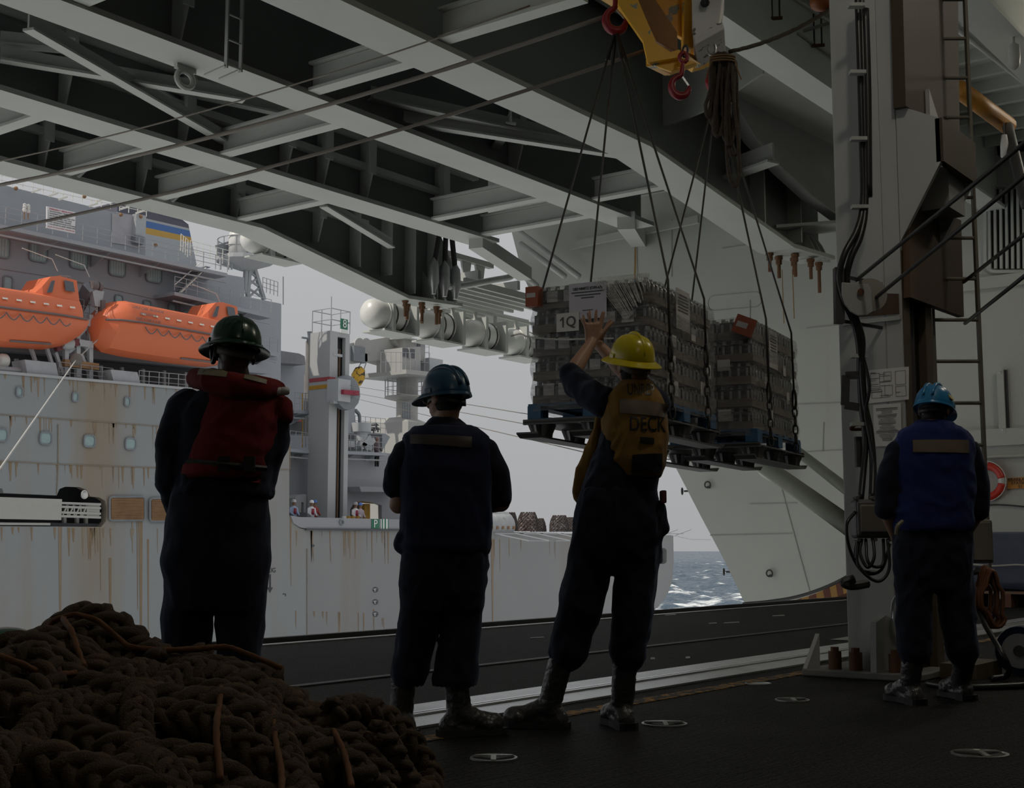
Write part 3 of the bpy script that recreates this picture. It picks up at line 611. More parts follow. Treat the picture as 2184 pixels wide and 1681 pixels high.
# yellow-railed stair between walkways
m = MB()
for k in range(11):
    P = S(388 + k * 5.0, 618 - k * 4.9, WY + .3); m.box((P.x, P.y, P.z), (P.x + .32, P.y + .7, P.z + .05))
m.build('stair_tread', sm_, ship)
for dy in (.3, 1.0):
    m = MB(); m.bar(S(384, 624, WY + dy), S(438, 572, WY + dy), .05, .2, (0, 1, 0)); m.build('stair_stringer', railw, ship)
m = MB(); m.bar(S(372, 608, WY + .3), S(428, 560, WY + .3), .04, .04); m.build('stair_handrail', railw, ship)
# emergency breakaway board
sg = thing('notice_board', 'white emergency breakaway instruction board with red and black lettering on the ship', 'sign', S(130, 500, WY - .1))
a, b, c, d = [S(*q, WY - .12) for q in ((100, 440), (161, 453), (160, 498), (99.5, 486))]
m = MB(); m.prism([a, b, c, d], (0, .06, 0)); m.build('board', M('board_white', (.74, .74, .76), .5, var=.02), sg)
red = M('lettering_red', (.42, .05, .08), .5, var=0); blk = M('lettering_black', (.04, .04, .05), .5, var=0)
xd = (b - a).normalized(); yd = V((0, 0, 1)); Wd = (b - a).length; Ht = (a - d).length
def bl(s, fx, fy, size, mat, al='LEFT'): text(s, size, a + (b - a) * fx + (d - a) * fy + V((0, -.02, 0)), xd, yd, mat, 'lettering', sg, .004, al)
bl('EMERGENCY BREAKAWAY', .5, .09, .105, red, 'CENTER')
for k, s in enumerate(('1. WE STOP PUMPING / TRANSFERRING', '2. WE RETRIEVE ALL LOADS', '3. WE DISCONNECT HOSES / SURF / STAR', '4. WE RETRIEVE HOSES / SURF / STAR', '5. WE SLACK SPANWIRE / HIGHLINE', '6. YOU TRIP PELICAN HOOK AT MY SIGNAL', '7. YOU RETURN ALL HAND-TENDED LINES')):
    bl(s, .04, .20 + .10 * k, .074, blk)
bl('DO NOT CUT OR DISCONNECT TENSIONED LINES', .5, .92, .060, red, 'CENTER')
# wall fittings: twin white lamps, floodlight box
for k, x in enumerate((52, 60)):
    t = thing('signal_lamp', 'white stacked signal lamp on the ship wall, %s of a pair' % ('left' if k == 0 else 'right'), 'lamp', S(x, 470, WY))
    m = MB(); m.cyl(S(x, 468 + k, WY), S(x, 448 + k, WY), .025, 6); m.build('stand', rustm, t)
    m = MB(); m.lathe([(.01, .42), (.08, .38), (.07, .28), (.10, .25), (.07, .17), (.10, .14), (.09, .02), (.03, 0)], S(x, 453 + k * 2, WY), n=12); m.build('lens', mt['white'], t, SM)
m = MB(); A = S(300, 500, UY - .3); m.box((A.x - .3, A.y, A.z - .1), (A.x + .3, A.y + .3, A.z + 1.0)); m.build('vent_box', ssh, ship)
m = MB(); A = S(298, 507, UY - .4); m.box((A.x - .25, A.y, A.z - .3), (A.x + .25, A.y + .3, A.z + .1)); m.build('floodlight', frm, ship)
# funnel with blue and gold bands
FY = UY + 4
fun = thing('ship_funnel', 'grey ship funnel with dark top and blue and gold bands', 'funnel', S(360, 560, FY))
def fx(y): return 387 + (y - 465) * .30 if y > 480 else 391
def fband(y0, y1, y2, y3, mat, nm):
    # y0,y1 at x=250 ; y2,y3 at right edge
    def edge(y): return 402 + (y - 480) * .205
    k = 1.0
    m = MB(); m.prism(SL([(250, y0), (edge(y2), y2), (edge(y3), y3), (250, y1)], FY), (0, 6, 0)); m.build(nm, mat, fun)
fband(430, 452, 478, 487, M('funnel_dark_grey', (.10, .10, .13), .5), 'top_band')
fband(452, 457, 487, 492, ssh, 'grey_band')
fband(457, 472, 492, 506, M('funnel_blue', (.075, .17, .42), .5, var=.04), 'blue_band')
fband(472, 487, 506, 518, M('funnel_gold', (.56, .34, .07), .5, var=.04), 'gold_band')
fband(487, 560, 518, 590, M('funnel_grey', (.42, .45, .48), .55, var=.05), 'casing')
m = MB(); m.prism(SL([(310, 430), (380, 462), (402, 479), (402, 487), (310, 460)], FY + .1), (0, 5.8, 0)); m.build('cap', M('funnel_cap', (.09, .09, .12), .5), fun)
# small lattice mast with round platform and dome
lm = thing('lattice_mast', 'small lattice mast with round railed platform beside the funnel', 'mast', S(545, 620, UY + 1))
MY = UY + 1
for q in (((525, 565), (522, 625)), ((540, 565), (563, 640)), ((533, 565), (527, 640))):
    m = MB(); m.bar(S(*q[0], MY), S(*q[1], MY), .2, .2, (0, 1, 0)); m.build('leg', ssh, lm)
for a, b in (((526, 575), (545, 590)), ((543, 575), (525, 590)), ((525, 592), (550, 610)), ((548, 594), (525, 612)), ((525, 612), (556, 632)), ((553, 614), (528, 636))):
    m = MB(); m.bar(S(*a, MY), S(*b, MY), .1, .1, (0, 1, 0)); m.build('brace', ssh, lm)
P = S(522, 560, MY); m = MB(); m.lathe([(.3, -.45), (1.55, 0), (1.55, .22), (.01, .22)], P, n=18); m.build('platform', ssh, lm)
m = MB(); m.lathe([(.75, .2), (.75, 1.9), (.01, 1.95)], P + V((.3, 0, 0)), n=16); m.build('drum', ssh, lm, SM)
m = MB()
for k in range(12):
    a = k * math.pi / 6; q = P + V((1.5 * math.cos(a), 1.5 * math.sin(a), .2)); m.cyl(q, q + V((0, 0, 1)), .03, 5)
for h in (.7, 1.2): m.tube([P + V((1.5 * math.cos(k * math.pi / 9), 1.5 * math.sin(k * math.pi / 9), h)) for k in range(18)], .03, 5, True)
m.build('railing', railm, lm)
m = MB(); m.lathe([(.5, 0), (.5, 1.1), (.42, 1.4), (.2, 1.6), (.01, 1.65)], S(506, 549, MY - .4), n=16); m.build('vent_dome', M('dome_white', (.72, .72, .7), .4), lm, True)
for x in (470, 487, 494, 508):
    m = MB(); m.cyl(S(x, 575, MY), S(x, 530, MY), .06, 6); m.build('pole', ssh, lm)
A = S(478, 530, MY); m = MB(); m.obox(A, (.45, 0, .2), (0, .1, 0), (-.1, 0, .28)); m.build('floodlight', frm, lm)
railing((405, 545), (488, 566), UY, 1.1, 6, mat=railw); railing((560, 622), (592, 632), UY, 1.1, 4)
m = MB(); m.cyl(S(604, 650, UY), S(604, 590, UY), .03, 5); m.build('whip_aerial', railm, ship)
# roof access rails on the ship top near the funnel
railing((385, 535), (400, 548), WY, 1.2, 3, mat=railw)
# lifeboats in their davits
orange = M('lifeboat_orange', (.72, .17, .07), .45, var=.05, vs=1)
def lifeboat(x_bow, x_stern, y_bow, y_stern, label, bow_left, lettered=False, YB=SY + .6):
    """gunwale line from (x_bow,y_bow) to (x_stern,y_stern) in the photograph, on the plane YB"""
    A, B = S(x_bow, y_bow, YB), S(x_stern, y_stern, YB); L = (B - A).length
    o = V((A.x, YB, A.z)); d = (B - A).normalized(); u = V((0, 0, 1)); u = (u - d * u.dot(d)).normalized(); w = V((0, 1, 0))
    P = lambda s, t, h: o + d * (s * L) + w * t + u * h
    t = thing('lifeboat', label, 'lifeboat', P(.5, .0, -1.3))
    hb = 1.5
    R = []
    for s, kb, kz, top in ((.0, .12, .35, .0), (.02, .45, .75, .0), (.08, .8, 1, .0), (.2, 1, 1.05, 0), (.5, 1, 1.05, 0), (.8, .95, 1, 0), (.93, .85, .82, 0), (1.0, .78, .55, 0)):
        b = hb * kb; z = 1.4 * kz
        R.append([P(s, b, 0), P(s, b * 1.03, -.15), P(s, b * .92, -.45 * z / 1.4 - .1), P(s, b * .45, -z * .88), P(s, 0, -z), P(s, -b * .45, -z * .88), P(s, -b * .92, -.45 * z / 1.4 - .1), P(s, -b * 1.03, -.15), P(s, -b, 0)])
    m = MB(); m.rings(R); m.build('hull', orange, t, math.radians(28))
    R = []
    for s, kb, h in ((.01, .3, .05), (.06, .62, .5), (.12, .86, .98), (.16, .95, 1.05), (.5, .97, 1.0), (.72, .95, .98), (.95, .88, .95), (.965, .8, .02)):
        b = hb * kb; R.append([P(s, b, 0), P(s, b * .98, h * .4), P(s, b * .82, h * .8), P(s, b * .45, h * .98), P(s, 0, h), P(s, -b * .45, h * .98), P(s, -b * .82, h * .8), P(s, -b * .98, h * .4), P(s, -b, 0)])
    m = MB(); m.rings(R); m.build('canopy', orange, t, SM)
    R = []
    for s, h, b in ((.70, .9, .7), (.735, 1.25, .95), (.78, 1.72, 1.05), (.83, 1.8, 1.08), (.945, 1.72, 1.05), (.962, 0, 1.1)):
        R.append([P(s, b, h * .3), P(s, b * .85, h), P(s, -b * .85, h), P(s, -b, h * .3)])
    m = MB(); m.rings(R); m.build('wheelhouse', orange, t)
    dkg = M_dg
    def glz(q): m = MB(); m.prism(q, (0, -.03, 0)); m.build('window', dkg, t)
    glz([P(.855, -1.09, 1.15), P(.915, -1.08, 1.15), P(.912, -.98, 1.6), P(.855, -.99, 1.62)])
    glz([P(.745, -1.0, .95), P(.775, -1.04, 1.0), P(.795, -1.0, 1.55), P(.775, -.98, 1.5)])
    m = MB(); m.tube([P(s, -hb * 1.04 * k, -.02) for s, k in ((.03, .5), (.08, .82), (.2, 1), (.5, 1), (.8, .96), (.99, .8))], .045, 6); m.build('rubbing_strake', M_dgrey, t)
    pts = []
    for k in range(8):
        for j in range(6): f = j / 6; pts.append(P(.22 + (k + f) * .08, -hb * 1.06, -.22 - .28 * math.sin(math.pi * f)))
    m = MB(); m.tube(pts, .028, 5); m.build('grab_line', M_dgrey, t)
    for k in range(9):
        s = .2 + k * .082; m = MB(); m.prism([P(s, -hb * .985, .34), P(s + .03, -hb * .985, .34), P(s + .03, -hb * .96, .42), P(s, -hb * .96, .42)], (0, -.02, 0)); m.build('reflector', M_refl, t)
    for s in ((.07, .93)):
        m = MB(); m.box(tuple(P(s, -.12, .5) - V((.1, 0, 0))), tuple(P(s, .12, 1.0) + V((.1, .24, 0)))); m.build('lifting_hook', M_dgrey, t)
    m = MB(); m.lathe([(.25, -.25), (.3, 0), (.25, .25)], P(.965, 0, -1.0), (1, 0, 0), 12); m.build('propeller_guard', ssh, t, SM)
    m = MB(); m.bar(P(.55, -hb * .5, -1.27), P(.8, -hb * .5, -1.22), .06, .08); m.build('skid_rail', M_dgrey, t)
    if lettered:
        for k, ss in enumerate(('USNS CARL BRASHEAR', '80 PERSONS', '10.00 X 3.60 X 3.10')):
            text(ss, .17, P(.245, -hb * 1.0, .62 - .24 * k), d, u, M_dgrey, 'lettering', t, .004)
    return t, P
M_dg = M('boat_window', (.10, .105, .12), .2); M_dgrey = M('boat_fitting_grey', (.16, .13, .13), .6); M_refl = M('reflective_tape', (.75, .70, .62), .4)
b1, P1_ = lifeboat(-210, 155, 642, 687, 'orange enclosed lifeboat cut off by the edge of view, stern and wheelhouse showing', True)
b2, P2_ = lifeboat(193, 493, 683, 733, 'orange enclosed lifeboat with lettering, hanging above the man in the green helmet', True, True)
def davit(head, foot, nm, yb=SY + .6):
    t = thing('davit', 'grey lifeboat davit arm ' + nm, 'davit', S(*foot, UY - .3))
    H_, Ft = S(*head, yb + .1), S(*foot, UY - .4)
    m = MB(); m.bar(Ft, H_, .35, .5, (0, 1, 0)); m.build('arm', M_dav, t)
    m = MB(); m.cyl(H_ + V((.1, 0, .1)), H_ + V((.4, 0, .1)), .22, 12); m.cyl(H_ + V((.45, 0, .1)), H_ + V((.6, 0, .1)), .24, 12); m.build('sheave', M_dgrey, t, SM)
    m = MB(); m.prism([H_ + V(q) for q in ((.1, -.1, -.1), (.75, -.1, -.1), (.6, -.1, -.85), (.3, -.1, -.85))], (0, .3, 0)); m.build('fall_block', ssh, t)
    return t, H_
M_dav = M('davit_grey', (.20, .20, .22), .55)
chainm = M('davit_chain', (.55, .53, .5), .5)
for h, f, nm, zc in (((122, 600), (95, 640), 'over the stern of the boat at the edge of view', 640), ((190, 612), (155, 680), 'over the bow of the lettered boat', 685), ((470, 668), (440, 700), 'just above the green helmet', 700)):
    t, Hh = davit(h, f, nm); m = MB(); e = S(h[0] + 9, zc, SY + .6)
    n = 8
    for k in range(n):
        z0 = Hh.z - .85 - k * .12; c = V((Hh.x + .45, Hh.y, z0)); m.tube([c + (V((.05 * math.cos(a), 0, .09 * math.sin(a))) if k % 2 else V((0, .05 * math.cos(a), .09 * math.sin(a)))) for a in [i * math.pi / 4 for i in range(8)]], .02, 5, True)
    m.build('fall_chain', chainm, t)
    m = MB(); A = V((Hh.x, Hh.y, Hh.z + .45)); m.cyl(A, A + V((-.3, 0, .5)), .022, 5); m.cyl(A + V((-.3, 0, .5)), A + V((-1.8, 0, .72)), .022, 5); m.build('jumper_rod', chainm, t)
# launching frame between the boats
lf = thing('boat_launch_frame', 'grey post and brace frame between the two lifeboats', 'frame', S(170, 810, SY + .9))
for x, y0, y1 in ((165, 688, 805), (192, 672, 812), (140, 740, 800), (150, 650, 690)):
    m = MB(); m.bar(S(x, y0, SY + .8), S(x, y1, SY + .8), .2, .2, (0, 1, 0)); m.build('post', ssh, lf)
for a, b in (((166, 717), (193, 690)), ((166, 690), (140, 725)), ((192, 752), (182, 740)), ((145, 752), (158, 742)), ((60, 725), (75, 770)), ((95, 728), (110, 775)), ((118, 752), (135, 800)), ((172, 755), (192, 800))):
    m = MB(); m.bar(S(*a, SY + .85), S(*b, SY + .85), .14, .14, (0, 1, 0)); m.build('brace', ssh, lf)
for (a, b), mm in ((((160, 684), (192, 690)), ssh), (((166, 731), (196, 736)), ssh), (((118, 742), (166, 730)), M('boat_frame_red', (.16, .04, .045), .6)), (((135, 774), (208, 783)), rustm)):
    m = MB(); m.bar(S(*a, SY + .7), S(*b, SY + .7), .25, .3); m.build('crossbeam', mm, lf)
railing((140, 672), (190, 682), SY + 1.2, 1.2, 4)
# white wedge shields, deck winch, rails on the hull top
for k, q in enumerate((((53, 767), (119, 774), (125, 804), (58, 797)), ((236, 788), (293, 794), (301, 823), (243, 817)))):
    m = MB(); m.prism(SL(q, SY + .1), (0, 1.0, 0)); o = m.build('shield_plate', mt['shield'], None); tag(o, 'pale slanted steel shield on the hull edge, ' + ('below the boat at the edge of view' if k == 0 else 'below the lettered lifeboat'), 'shield')
railing((296, 823), (420, 833), SY + .3, 1.0, 6, mat=ssh); railing((125, 803), (240, 816), SY + .5, .9, 5)
t = thing('deck_winch', 'small pale deck winch with pipe at the edge of view on the hull top', 'winch', S(20, 795, SY + .6))
m = MB(); m.cyl(S(-5, 787, SY + .6), S(42, 791, SY + .6), .14, 10); m.build('pipe', ssh, t); m = MB(); m.lathe([(.25, -.2), (.32, -.1), (.32, .1), (.25, .2)], S(6, 770, SY + .7), (1, 0, 0), 14); m.build('drum', mt['white'], t, SM)
m = MB(); m.box(tuple(S(-4, 790, SY + .6)), tuple(S(-4, 768, SY + .6) + V((.12, .3, 0)))); m.build('post', ssh, t)
m = MB(); m.prism(SL(((344, 758), (366, 760), (366, 770), (344, 768)), UY - 1.3), (0, .05, 0)); m.build('locker', M('locker_red', (.30, .02, .03), .5), ship)
# guide line from the ship down to the carrier
# ---------------------------------------------------------------- supply ship, working deck: bulwark, kingpost, crane, stores
sky8 = M('sign_green', (.03, .17, .10), .5, var=.05); sgw = M('sign_white', (.75, .76, .75), .5, var=.02)
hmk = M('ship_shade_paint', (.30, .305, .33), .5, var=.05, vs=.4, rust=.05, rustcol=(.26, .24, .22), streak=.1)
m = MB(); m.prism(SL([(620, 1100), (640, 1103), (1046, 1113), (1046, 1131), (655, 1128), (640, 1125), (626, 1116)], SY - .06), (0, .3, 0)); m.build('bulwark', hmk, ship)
m = MB(); m.bar(S(652, 1129, SY - .1), S(1046, 1132, SY - .1), .12, .10); m.build('rubbing_strake', dk, ship)
m = MB(); m.tube([S(729 + 4 * math.cos(a), 1114 + 5 * math.sin(a), SY - .1) for a in [k * .52 for k in range(12)]], .05, 5, True); m.build('fairlead', frm, ship)
# inner house behind the bulwark
IY = SY + 5
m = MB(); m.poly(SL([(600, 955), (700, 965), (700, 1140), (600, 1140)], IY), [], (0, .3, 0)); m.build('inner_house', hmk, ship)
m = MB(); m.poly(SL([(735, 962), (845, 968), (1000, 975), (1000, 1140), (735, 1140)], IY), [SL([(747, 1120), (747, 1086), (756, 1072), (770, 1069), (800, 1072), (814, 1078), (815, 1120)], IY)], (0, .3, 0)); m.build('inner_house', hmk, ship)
m = MB(); a = S(742, 1122, IY); b = S(822, 1064, IY); m.box((a.x, IY + 2, a.z), (b.x, IY + 2.2, b.z)); m.build('inner_recess', dk, ship)
yl = M('hazard_yellow', (.45, .24, .02), .5)
for q in (((777, 1075), (777, 1110), .5), ((756, 1070), (812, 1074), .1), ((750, 1095), (762, 1072), .05)):
    m = MB(); m.bar(S(*q[0], IY + .8), S(*q[1], IY + .8), q[2], q[2], (0, 1, 0)); m.build('yellow_frame', yl, ship)
m = MB(); m.bar(S(668, 1091, IY - 1.5), S(702, 1090, IY - 1.5), .05, .22); m.build('yellow_band', yl, ship)
m = MB(); m.bar(S(722, 1091, IY - 1.5), S(734, 1090.5, IY - 1.5), .05, .22); m.build('yellow_band', yl, ship)
m = MB(); m.prism(SL([(767, 1038), (860, 1040), (860, 1050), (770, 1049)], IY - 1.2), (0, 1.2, 0)); m.build('platform', hmk, ship)
m = MB(); m.prism(SL([(632, 1093), (630, 1062), (637, 1056), (650, 1054), (658, 1058), (661, 1068), (660, 1093), (648, 1093), (648, 1072), (643, 1071), (642, 1093)], IY - .8), (0, .8, 0)); m.build('horseshoe_chock', ssh, ship)
walk((600, 955), (672, 962), IY - 1); railing((618, 954), (668, 960), IY - 1, 1.3, 4); walk((735, 962), (825, 966), IY - 1); railing((735, 960), (820, 966), IY - 1, 1.3, 7)
walk((628, 874), (672, 877), IY - .5); railing((628, 872), (672, 875), IY - .5, 1.3, 4)
# back house with sloped roof behind
BY = IY + 3
m = MB(); m.poly(SL([(596, 770), (650, 776), (672, 785), (704, 790), (704, 1000), (596, 1000)], BY), [], (0, 3, 0)); m.build('rear_house', sm_, ship)
m = MB(); m.prism(SL([(597, 748), (638, 754), (650, 760), (652, 778), (597, 774)], BY - 1), (0, 3, 0)); m.build('container_house', M('canvas_grey', (.24, .25, .27), .7), ship)
m = MB(); m.poly(SL([(738, 858), (757, 860), (757, 920), (822, 925), (832, 932), (812, 968), (738, 968)], BY), [], (0, 3, 0)); m.build('rear_house', sm_, ship)
railing((757, 918), (822, 924), BY, 1.3, 6)
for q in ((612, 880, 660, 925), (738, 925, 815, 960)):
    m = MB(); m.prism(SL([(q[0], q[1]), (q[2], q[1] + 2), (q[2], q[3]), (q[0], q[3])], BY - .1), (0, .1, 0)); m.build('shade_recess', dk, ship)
m = MB(); m.prism(SL([(628, 882), (646, 883), (646, 900), (628, 899)], BY - .5), (0, .3, 0)); m.build('locker', M('locker_dull_red', (.28, .07, .07), .6), ship)
m = MB(); m.prism(SL([(744, 940), (757, 941), (757, 954), (744, 953)], IY - .2), (0, 1, 0)); m.build('winch_house', ssh, ship)
for a in ((768, 955, 788, 932), (776, 957, 796, 938), (764, 945, 790, 958)):
    m = MB(); m.bar(S(a[0], a[1], IY - .3), S(a[2], a[3], IY - .3), .3, .3, (0, 1, 0)); m.build('winch_arm', ssh, ship)
m = MB(); m.lathe([(.62, 0), (.62, .55), (.01, .55)], S(770, 922, IY), n=14); m.lathe([(.42, -1.0), (.42, 0)], S(770, 922, IY), n=14); m.build('drum_vent', ssh, ship, SM)
for k, (x, y) in enumerate(((760, 905), (786, 908), (789, 917), (803, 907), (806, 916), (797, 918))):
    m = MB(); m.prism([S(x - 6, y, BY), S(x + 6, y + 1, BY), S(x, y - 5, BY)], (0, .6, 0)); m.cyl(S(x, y + 6, BY), S(x, y - 2, BY), .05, 5); m.build('small_light_hood', dk, ship)
m = MB(); m.tube(curve(SL([(758, 875), (766, 885), (767, 900), (767, 915)], BY), 4), .12, 6); m.build('vent_pipe', frm, ship)
# exhaust pipe mast left of the kingpost
em = thing('exhaust_mast', 'tall thin exhaust mast with fanned pipe tops left of the kingpost', 'mast', S(657, 930, IY + 1))
EY = IY + 1
m = MB(); m.cyl(S(656, 930, EY), S(657, 800, EY), .25, 10); m.cyl(S(657, 800, EY), S(658, 728, EY), .17, 10); m.build('pole', M('exhaust_grey', (.26, .25, .24), .6), em)
for k in range(4):
    m = MB(); m.tube(curve(SL([(657 + k * 1.5, 728, EY), (658 + k * 1.6, 718, EY), (657 + k * 1.8, 707, EY)][0:0] or [(656 + k * 1.6, 728), (658 + k * 1.6, 718), (657 + k * 1.9, 707)], EY), 3), .07, 6); m.build('exhaust_pipe', frm, em)
for x in (645, 652):
    m = MB(); m.bar(S(x, 955, EY - .6), S(x, 838, EY - .6), .05, .05, (0, 1, 0)); m.build('ladder_rail', yl if x == 645 else railm, em)
m = MB(); m.bar(S(644, 720, EY), S(656, 722, EY), .1, .1); m.build('arm', frm, em)
# kingpost (cargo transfer station 8)
kp = thing('kingpost', 'tall square grey kingpost numbered 8 on the supply ship', 'kingpost', S(700, 1095, SY + 2))
KY = SY + 2.5
fA, fB = S(699, 1120, KY), S(740, 1120, KY); top = S(699, 704, KY).z
dx = fB.x - fA.x; wl = 1.75
m = MB(); zl, zb, zm, zt = fA.z - 1, S(720, 842, KY).z, S(720, 832, KY).z, S(720, 718, KY).z
for q in ((fA.x - .05, zl, fA.x + dx * .36, top), (fA.x + dx * .78, zl, fB.x, top), (fA.x + dx * .36, zt, fA.x + dx * .78, top), (fA.x + dx * .36, zb, fA.x + dx * .78, zm)): m.box((q[0], KY, q[1]), (q[2], KY + .25, q[3]))
m.build('front_face', kpm, kp)
m = MB(); m.box((fA.x - .05, KY + .25, fA.z - 1), (fA.x + .1, KY + 1.6, top)); m.box((fB.x - .1, KY + .25, fA.z - 1), (fB.x, KY + 1.6, top)); m.box((fA.x + .1, KY + 1.5, fA.z - 1), (fB.x - .1, KY + 1.6, top - .1)); m.box((fA.x + .1, KY + .25, top - .1), (fB.x - .1, KY + 1.6, top)); m.build('mast_box', kpm, kp)
m = MB(); m.box((fA.x + .1, KY + .5, fA.z - 1), (fB.x - .1, KY + .55, top - .2)); m.build('slot_back', dk, kp)
for k in range(3):
    x = fA.x + dx * (.40 + .12 * k); m = MB(); m.box((x, KY + .25, fA.z - .9), (x + .06, KY + .4, top - .9)); m.build('slot_rail', frm if k < 2 else M('rail_rust', (.22, .14, .09), .7), kp)
m = MB(); a = S(710, 753, KY); m.box((a.x, KY - .02, a.z - .15), (a.x + .75, KY + .2, a.z)); m.build('slot_rung', kpm, kp)
for y, mm, h in ((807, M('band_red', (.35, .06, .07), .5), .22), (823, yl, .22)):
    z = S(699, y, KY).z; m = MB(); m.box((fA.x - .07, KY - .02, z - h / 2), (fA.x + dx * .27, KY + 1.62, z + h / 2)); m.build('paint_band', mm, kp)
# slider block with sheave on the kingpost face
slb = MB(); a, b = S(710, 856, KY - .5), S(737, 812, KY - .5); slb.box((a.x, KY - .9, a.z), (b.x, KY - .02, b.z)); slb.build('slider_block', ssh, kp)
c = S(737, 838, KY - .5); m = MB(); m.lathe([(.9, -.25), (1.0, -.2), (1.0, .2), (.9, .25)], c, (0, 1, 0), 14); m.build('slider_sheave', frm, kp, SM)
c = S(748, 818, KY - .5); m = MB(); m.lathe([(.35, -.1), (.35, .1)], c, (0, 1, 0), 12); m.bar(c, c + V((-.6, 0, -.7)), .3, .3, (0, 1, 0)); m.build('guide_arm', frm, kp)
m = MB(); m.bar(S(730, 836, KY - 1), S(763, 839, KY - 1), .25, .25); m.build('red_boom', M('boom_red', (.30, .03, .06), .6), kp)
m = MB(); m.bar(S(708, 858, KY - .5), S(728, 859, KY - .5), .3, .15); m.build('bottom_rung', kpm, kp)
zz = top
m = MB(); q = [(fA.x, KY), (fB.x, KY), (fB.x, KY + 1.5), (fA.x, KY + 1.5)]
for h in (.65, 1.3): m.tube([(x, y, zz + h) for x, y in q], .03, 5, True)
for x, y in q + [((fA.x + fB.x) / 2, KY), (fA.x, KY + .75)]: m.cyl((x, y, zz), (x, y, zz + 1.3), .03, 5)
m.cyl((fA.x + .1, KY + .1, zz), (fA.x + .1, KY + .1, zz + 2), .03, 5); m.build('railing', railm, kp)
a, b = S(727, 705, KY - .1), S(742, 682, KY - .1)
m = MB(); m.box((a.x, KY - .1, a.z + .1), (b.x, KY - .05, b.z)); m.build('number_board', sky8, kp); m = MB(); m.box((a.x, KY - .1, a.z - .12), (b.x, KY - .05, a.z + .1)); m.build('board_base', sgw, kp)
text('8', .68, ((a.x + b.x) / 2, KY - .13, (a.z + b.z) / 2 + .05), (1, 0, 0), (0, 0, 1), sgw, 'number', kp, .01)
# P II station sign on the bulwark
t = thing('station_sign', 'green and white P and two bars station sign on the bulwark', 'sign', S(823, 1125))
for x0, x1, mm in ((793, 809.5, sky8), (812.5, 814, sgw), (814, 817, sky8), (817, 820, sgw), (820, 823.5, sky8), (823.5, 827, sgw), (827, 829, sky8)):
    y0 = 1107; m = MB(); m.prism(SL([(x0, y0), (x1, y0 + .3), (x1, y0 + 22.3), (x0, y0 + 22)], SY - .10), (0, .03, 0)); m.build('panel', mm, t)
text('P', .62, S(801, 1118, SY - .13), (1, 0, 0), (0, 0, 1), sgw, 'letter', t, .008)
# TUG mark
t = thing('tug_mark', 'black TUG lettering with a downward arrow painted on the hull', 'marking', S(577, 1250))
text('TUG', .34, S(577.5, 1217, SY - .02), (1, 0, 0), (0, 0, 1), blk, 'lettering', t, .004)
m = MB(); m.prism(SL([(574.5, 1225), (578, 1225), (578, 1253), (582, 1253), (576, 1265), (570, 1253), (574.5, 1253)], SY - .02), (0, .015, 0)); m.build('arrow', blk, t)
m = MB(); m.bar(S(603, 1267, SY - .01), S(609, 1267, SY - .01), .02, .04); m.bar(S(609, 1267, SY - .01), S(609, 1272, SY - .01), .02, .04, (0, 1, 0)); m.build('corner_mark', blk, ship)
# mooring recesses in the hull
for k, y in enumerate((1258, 1284, 1310)):
    m = MB(); m.prism(SL([(801 + 6 * math.cos(a), y + 6 * math.sin(a)) for a in [j * .393 for j in range(16)]], SY - .02), (0, .02, 0)); rc = m.build('mooring_recess', dk, ship)
    m = MB(); m.prism(SL([(797, y - 2), (803, y - 3), (803, y - 1), (801, y - 1), (801, y + 4), (799, y + 4), (799, y), (797, y)], SY - .06), (0, .05, 0)); m.build('bitt', ssh, rc)
m = MB(); m.prism(SL([(668 + 3 * math.cos(a), 1164 + 3 * math.sin(a)) for a in [j * .52 for j in range(12)]], SY - .02), (0, .02, 0)); m.build('scupper', dk, ship)
# pedestal crane
CYY = SY + 12
pc = thing('pedestal_crane', 'grey deck crane with glazed cab, round pedestal and long boom', 'crane', S(868, 1000, CYY))
crm = M('crane_paint', (.38, .38, .365), .5, var=.06, vs=.8, rust=.05, rustcol=(.36, .26, .16), streak=.1)
c = S(868, 900, CYY)
def crow(px, py): return S(px, py, CYY)
rad = (S(885, 850, CYY) - S(850, 850, CYY)).x / 2 * .88
zc = lambda y: S(868, y, CYY).z
m = MB(); m.lathe([(rad, zc(940)), (rad, zc(800)), (rad * 1.7, zc(797)), (rad * 1.7, zc(794)), (.01, zc(794))], (c.x, c.y, 0), n=24); m.build('pedestal', crm, pc, SM)
m = MB(); m.lathe([(rad * 1.2, zc(855)), (rad * 2.1, zc(850)), (rad * 2.1, zc(847)), (rad, zc(847))], (c.x, c.y, 0), n=18); m.build('ring_walk', crm, pc)
m = MB()
for k in range(18):
    a = k * math.pi / 9; q = V((c.x + rad * 2.05 * math.cos(a), c.y + rad * 2.05 * math.sin(a), zc(848))); m.cyl(q, q + V((0, 0, 1.3)), .02, 5)
for h in (.65, 1.3): m.tube([(c.x + rad * 2.05 * math.cos(k * math.pi / 9), c.y + rad * 2.05 * math.sin(k * math.pi / 9), zc(848) + h) for k in range(18)], .02, 5, True)
m.build('railing', railm, pc)
a, b = crow(809, 803), crow(917, 794); m = MB(); m.prism([V((a.x, c.y - 2.5, a.z)), V((b.x, c.y - 2.5, a.z + .2)), V((b.x, c.y + 2, a.z + .2)), V((a.x, c.y + 2, a.z))], (0, 0, .3)); m.build('cab_deck', crm, pc)
a, b = crow(812, 795), crow(868, 748); m = MB(); m.prism([(a.x, c.y - 2, a.z), (b.x - .8, c.y - 2, a.z), (b.x - .8, c.y - 2, b.z), (a.x, c.y - 2, b.z - .3)], (0, 2.4, 0)); m.build('cab', crm, pc)
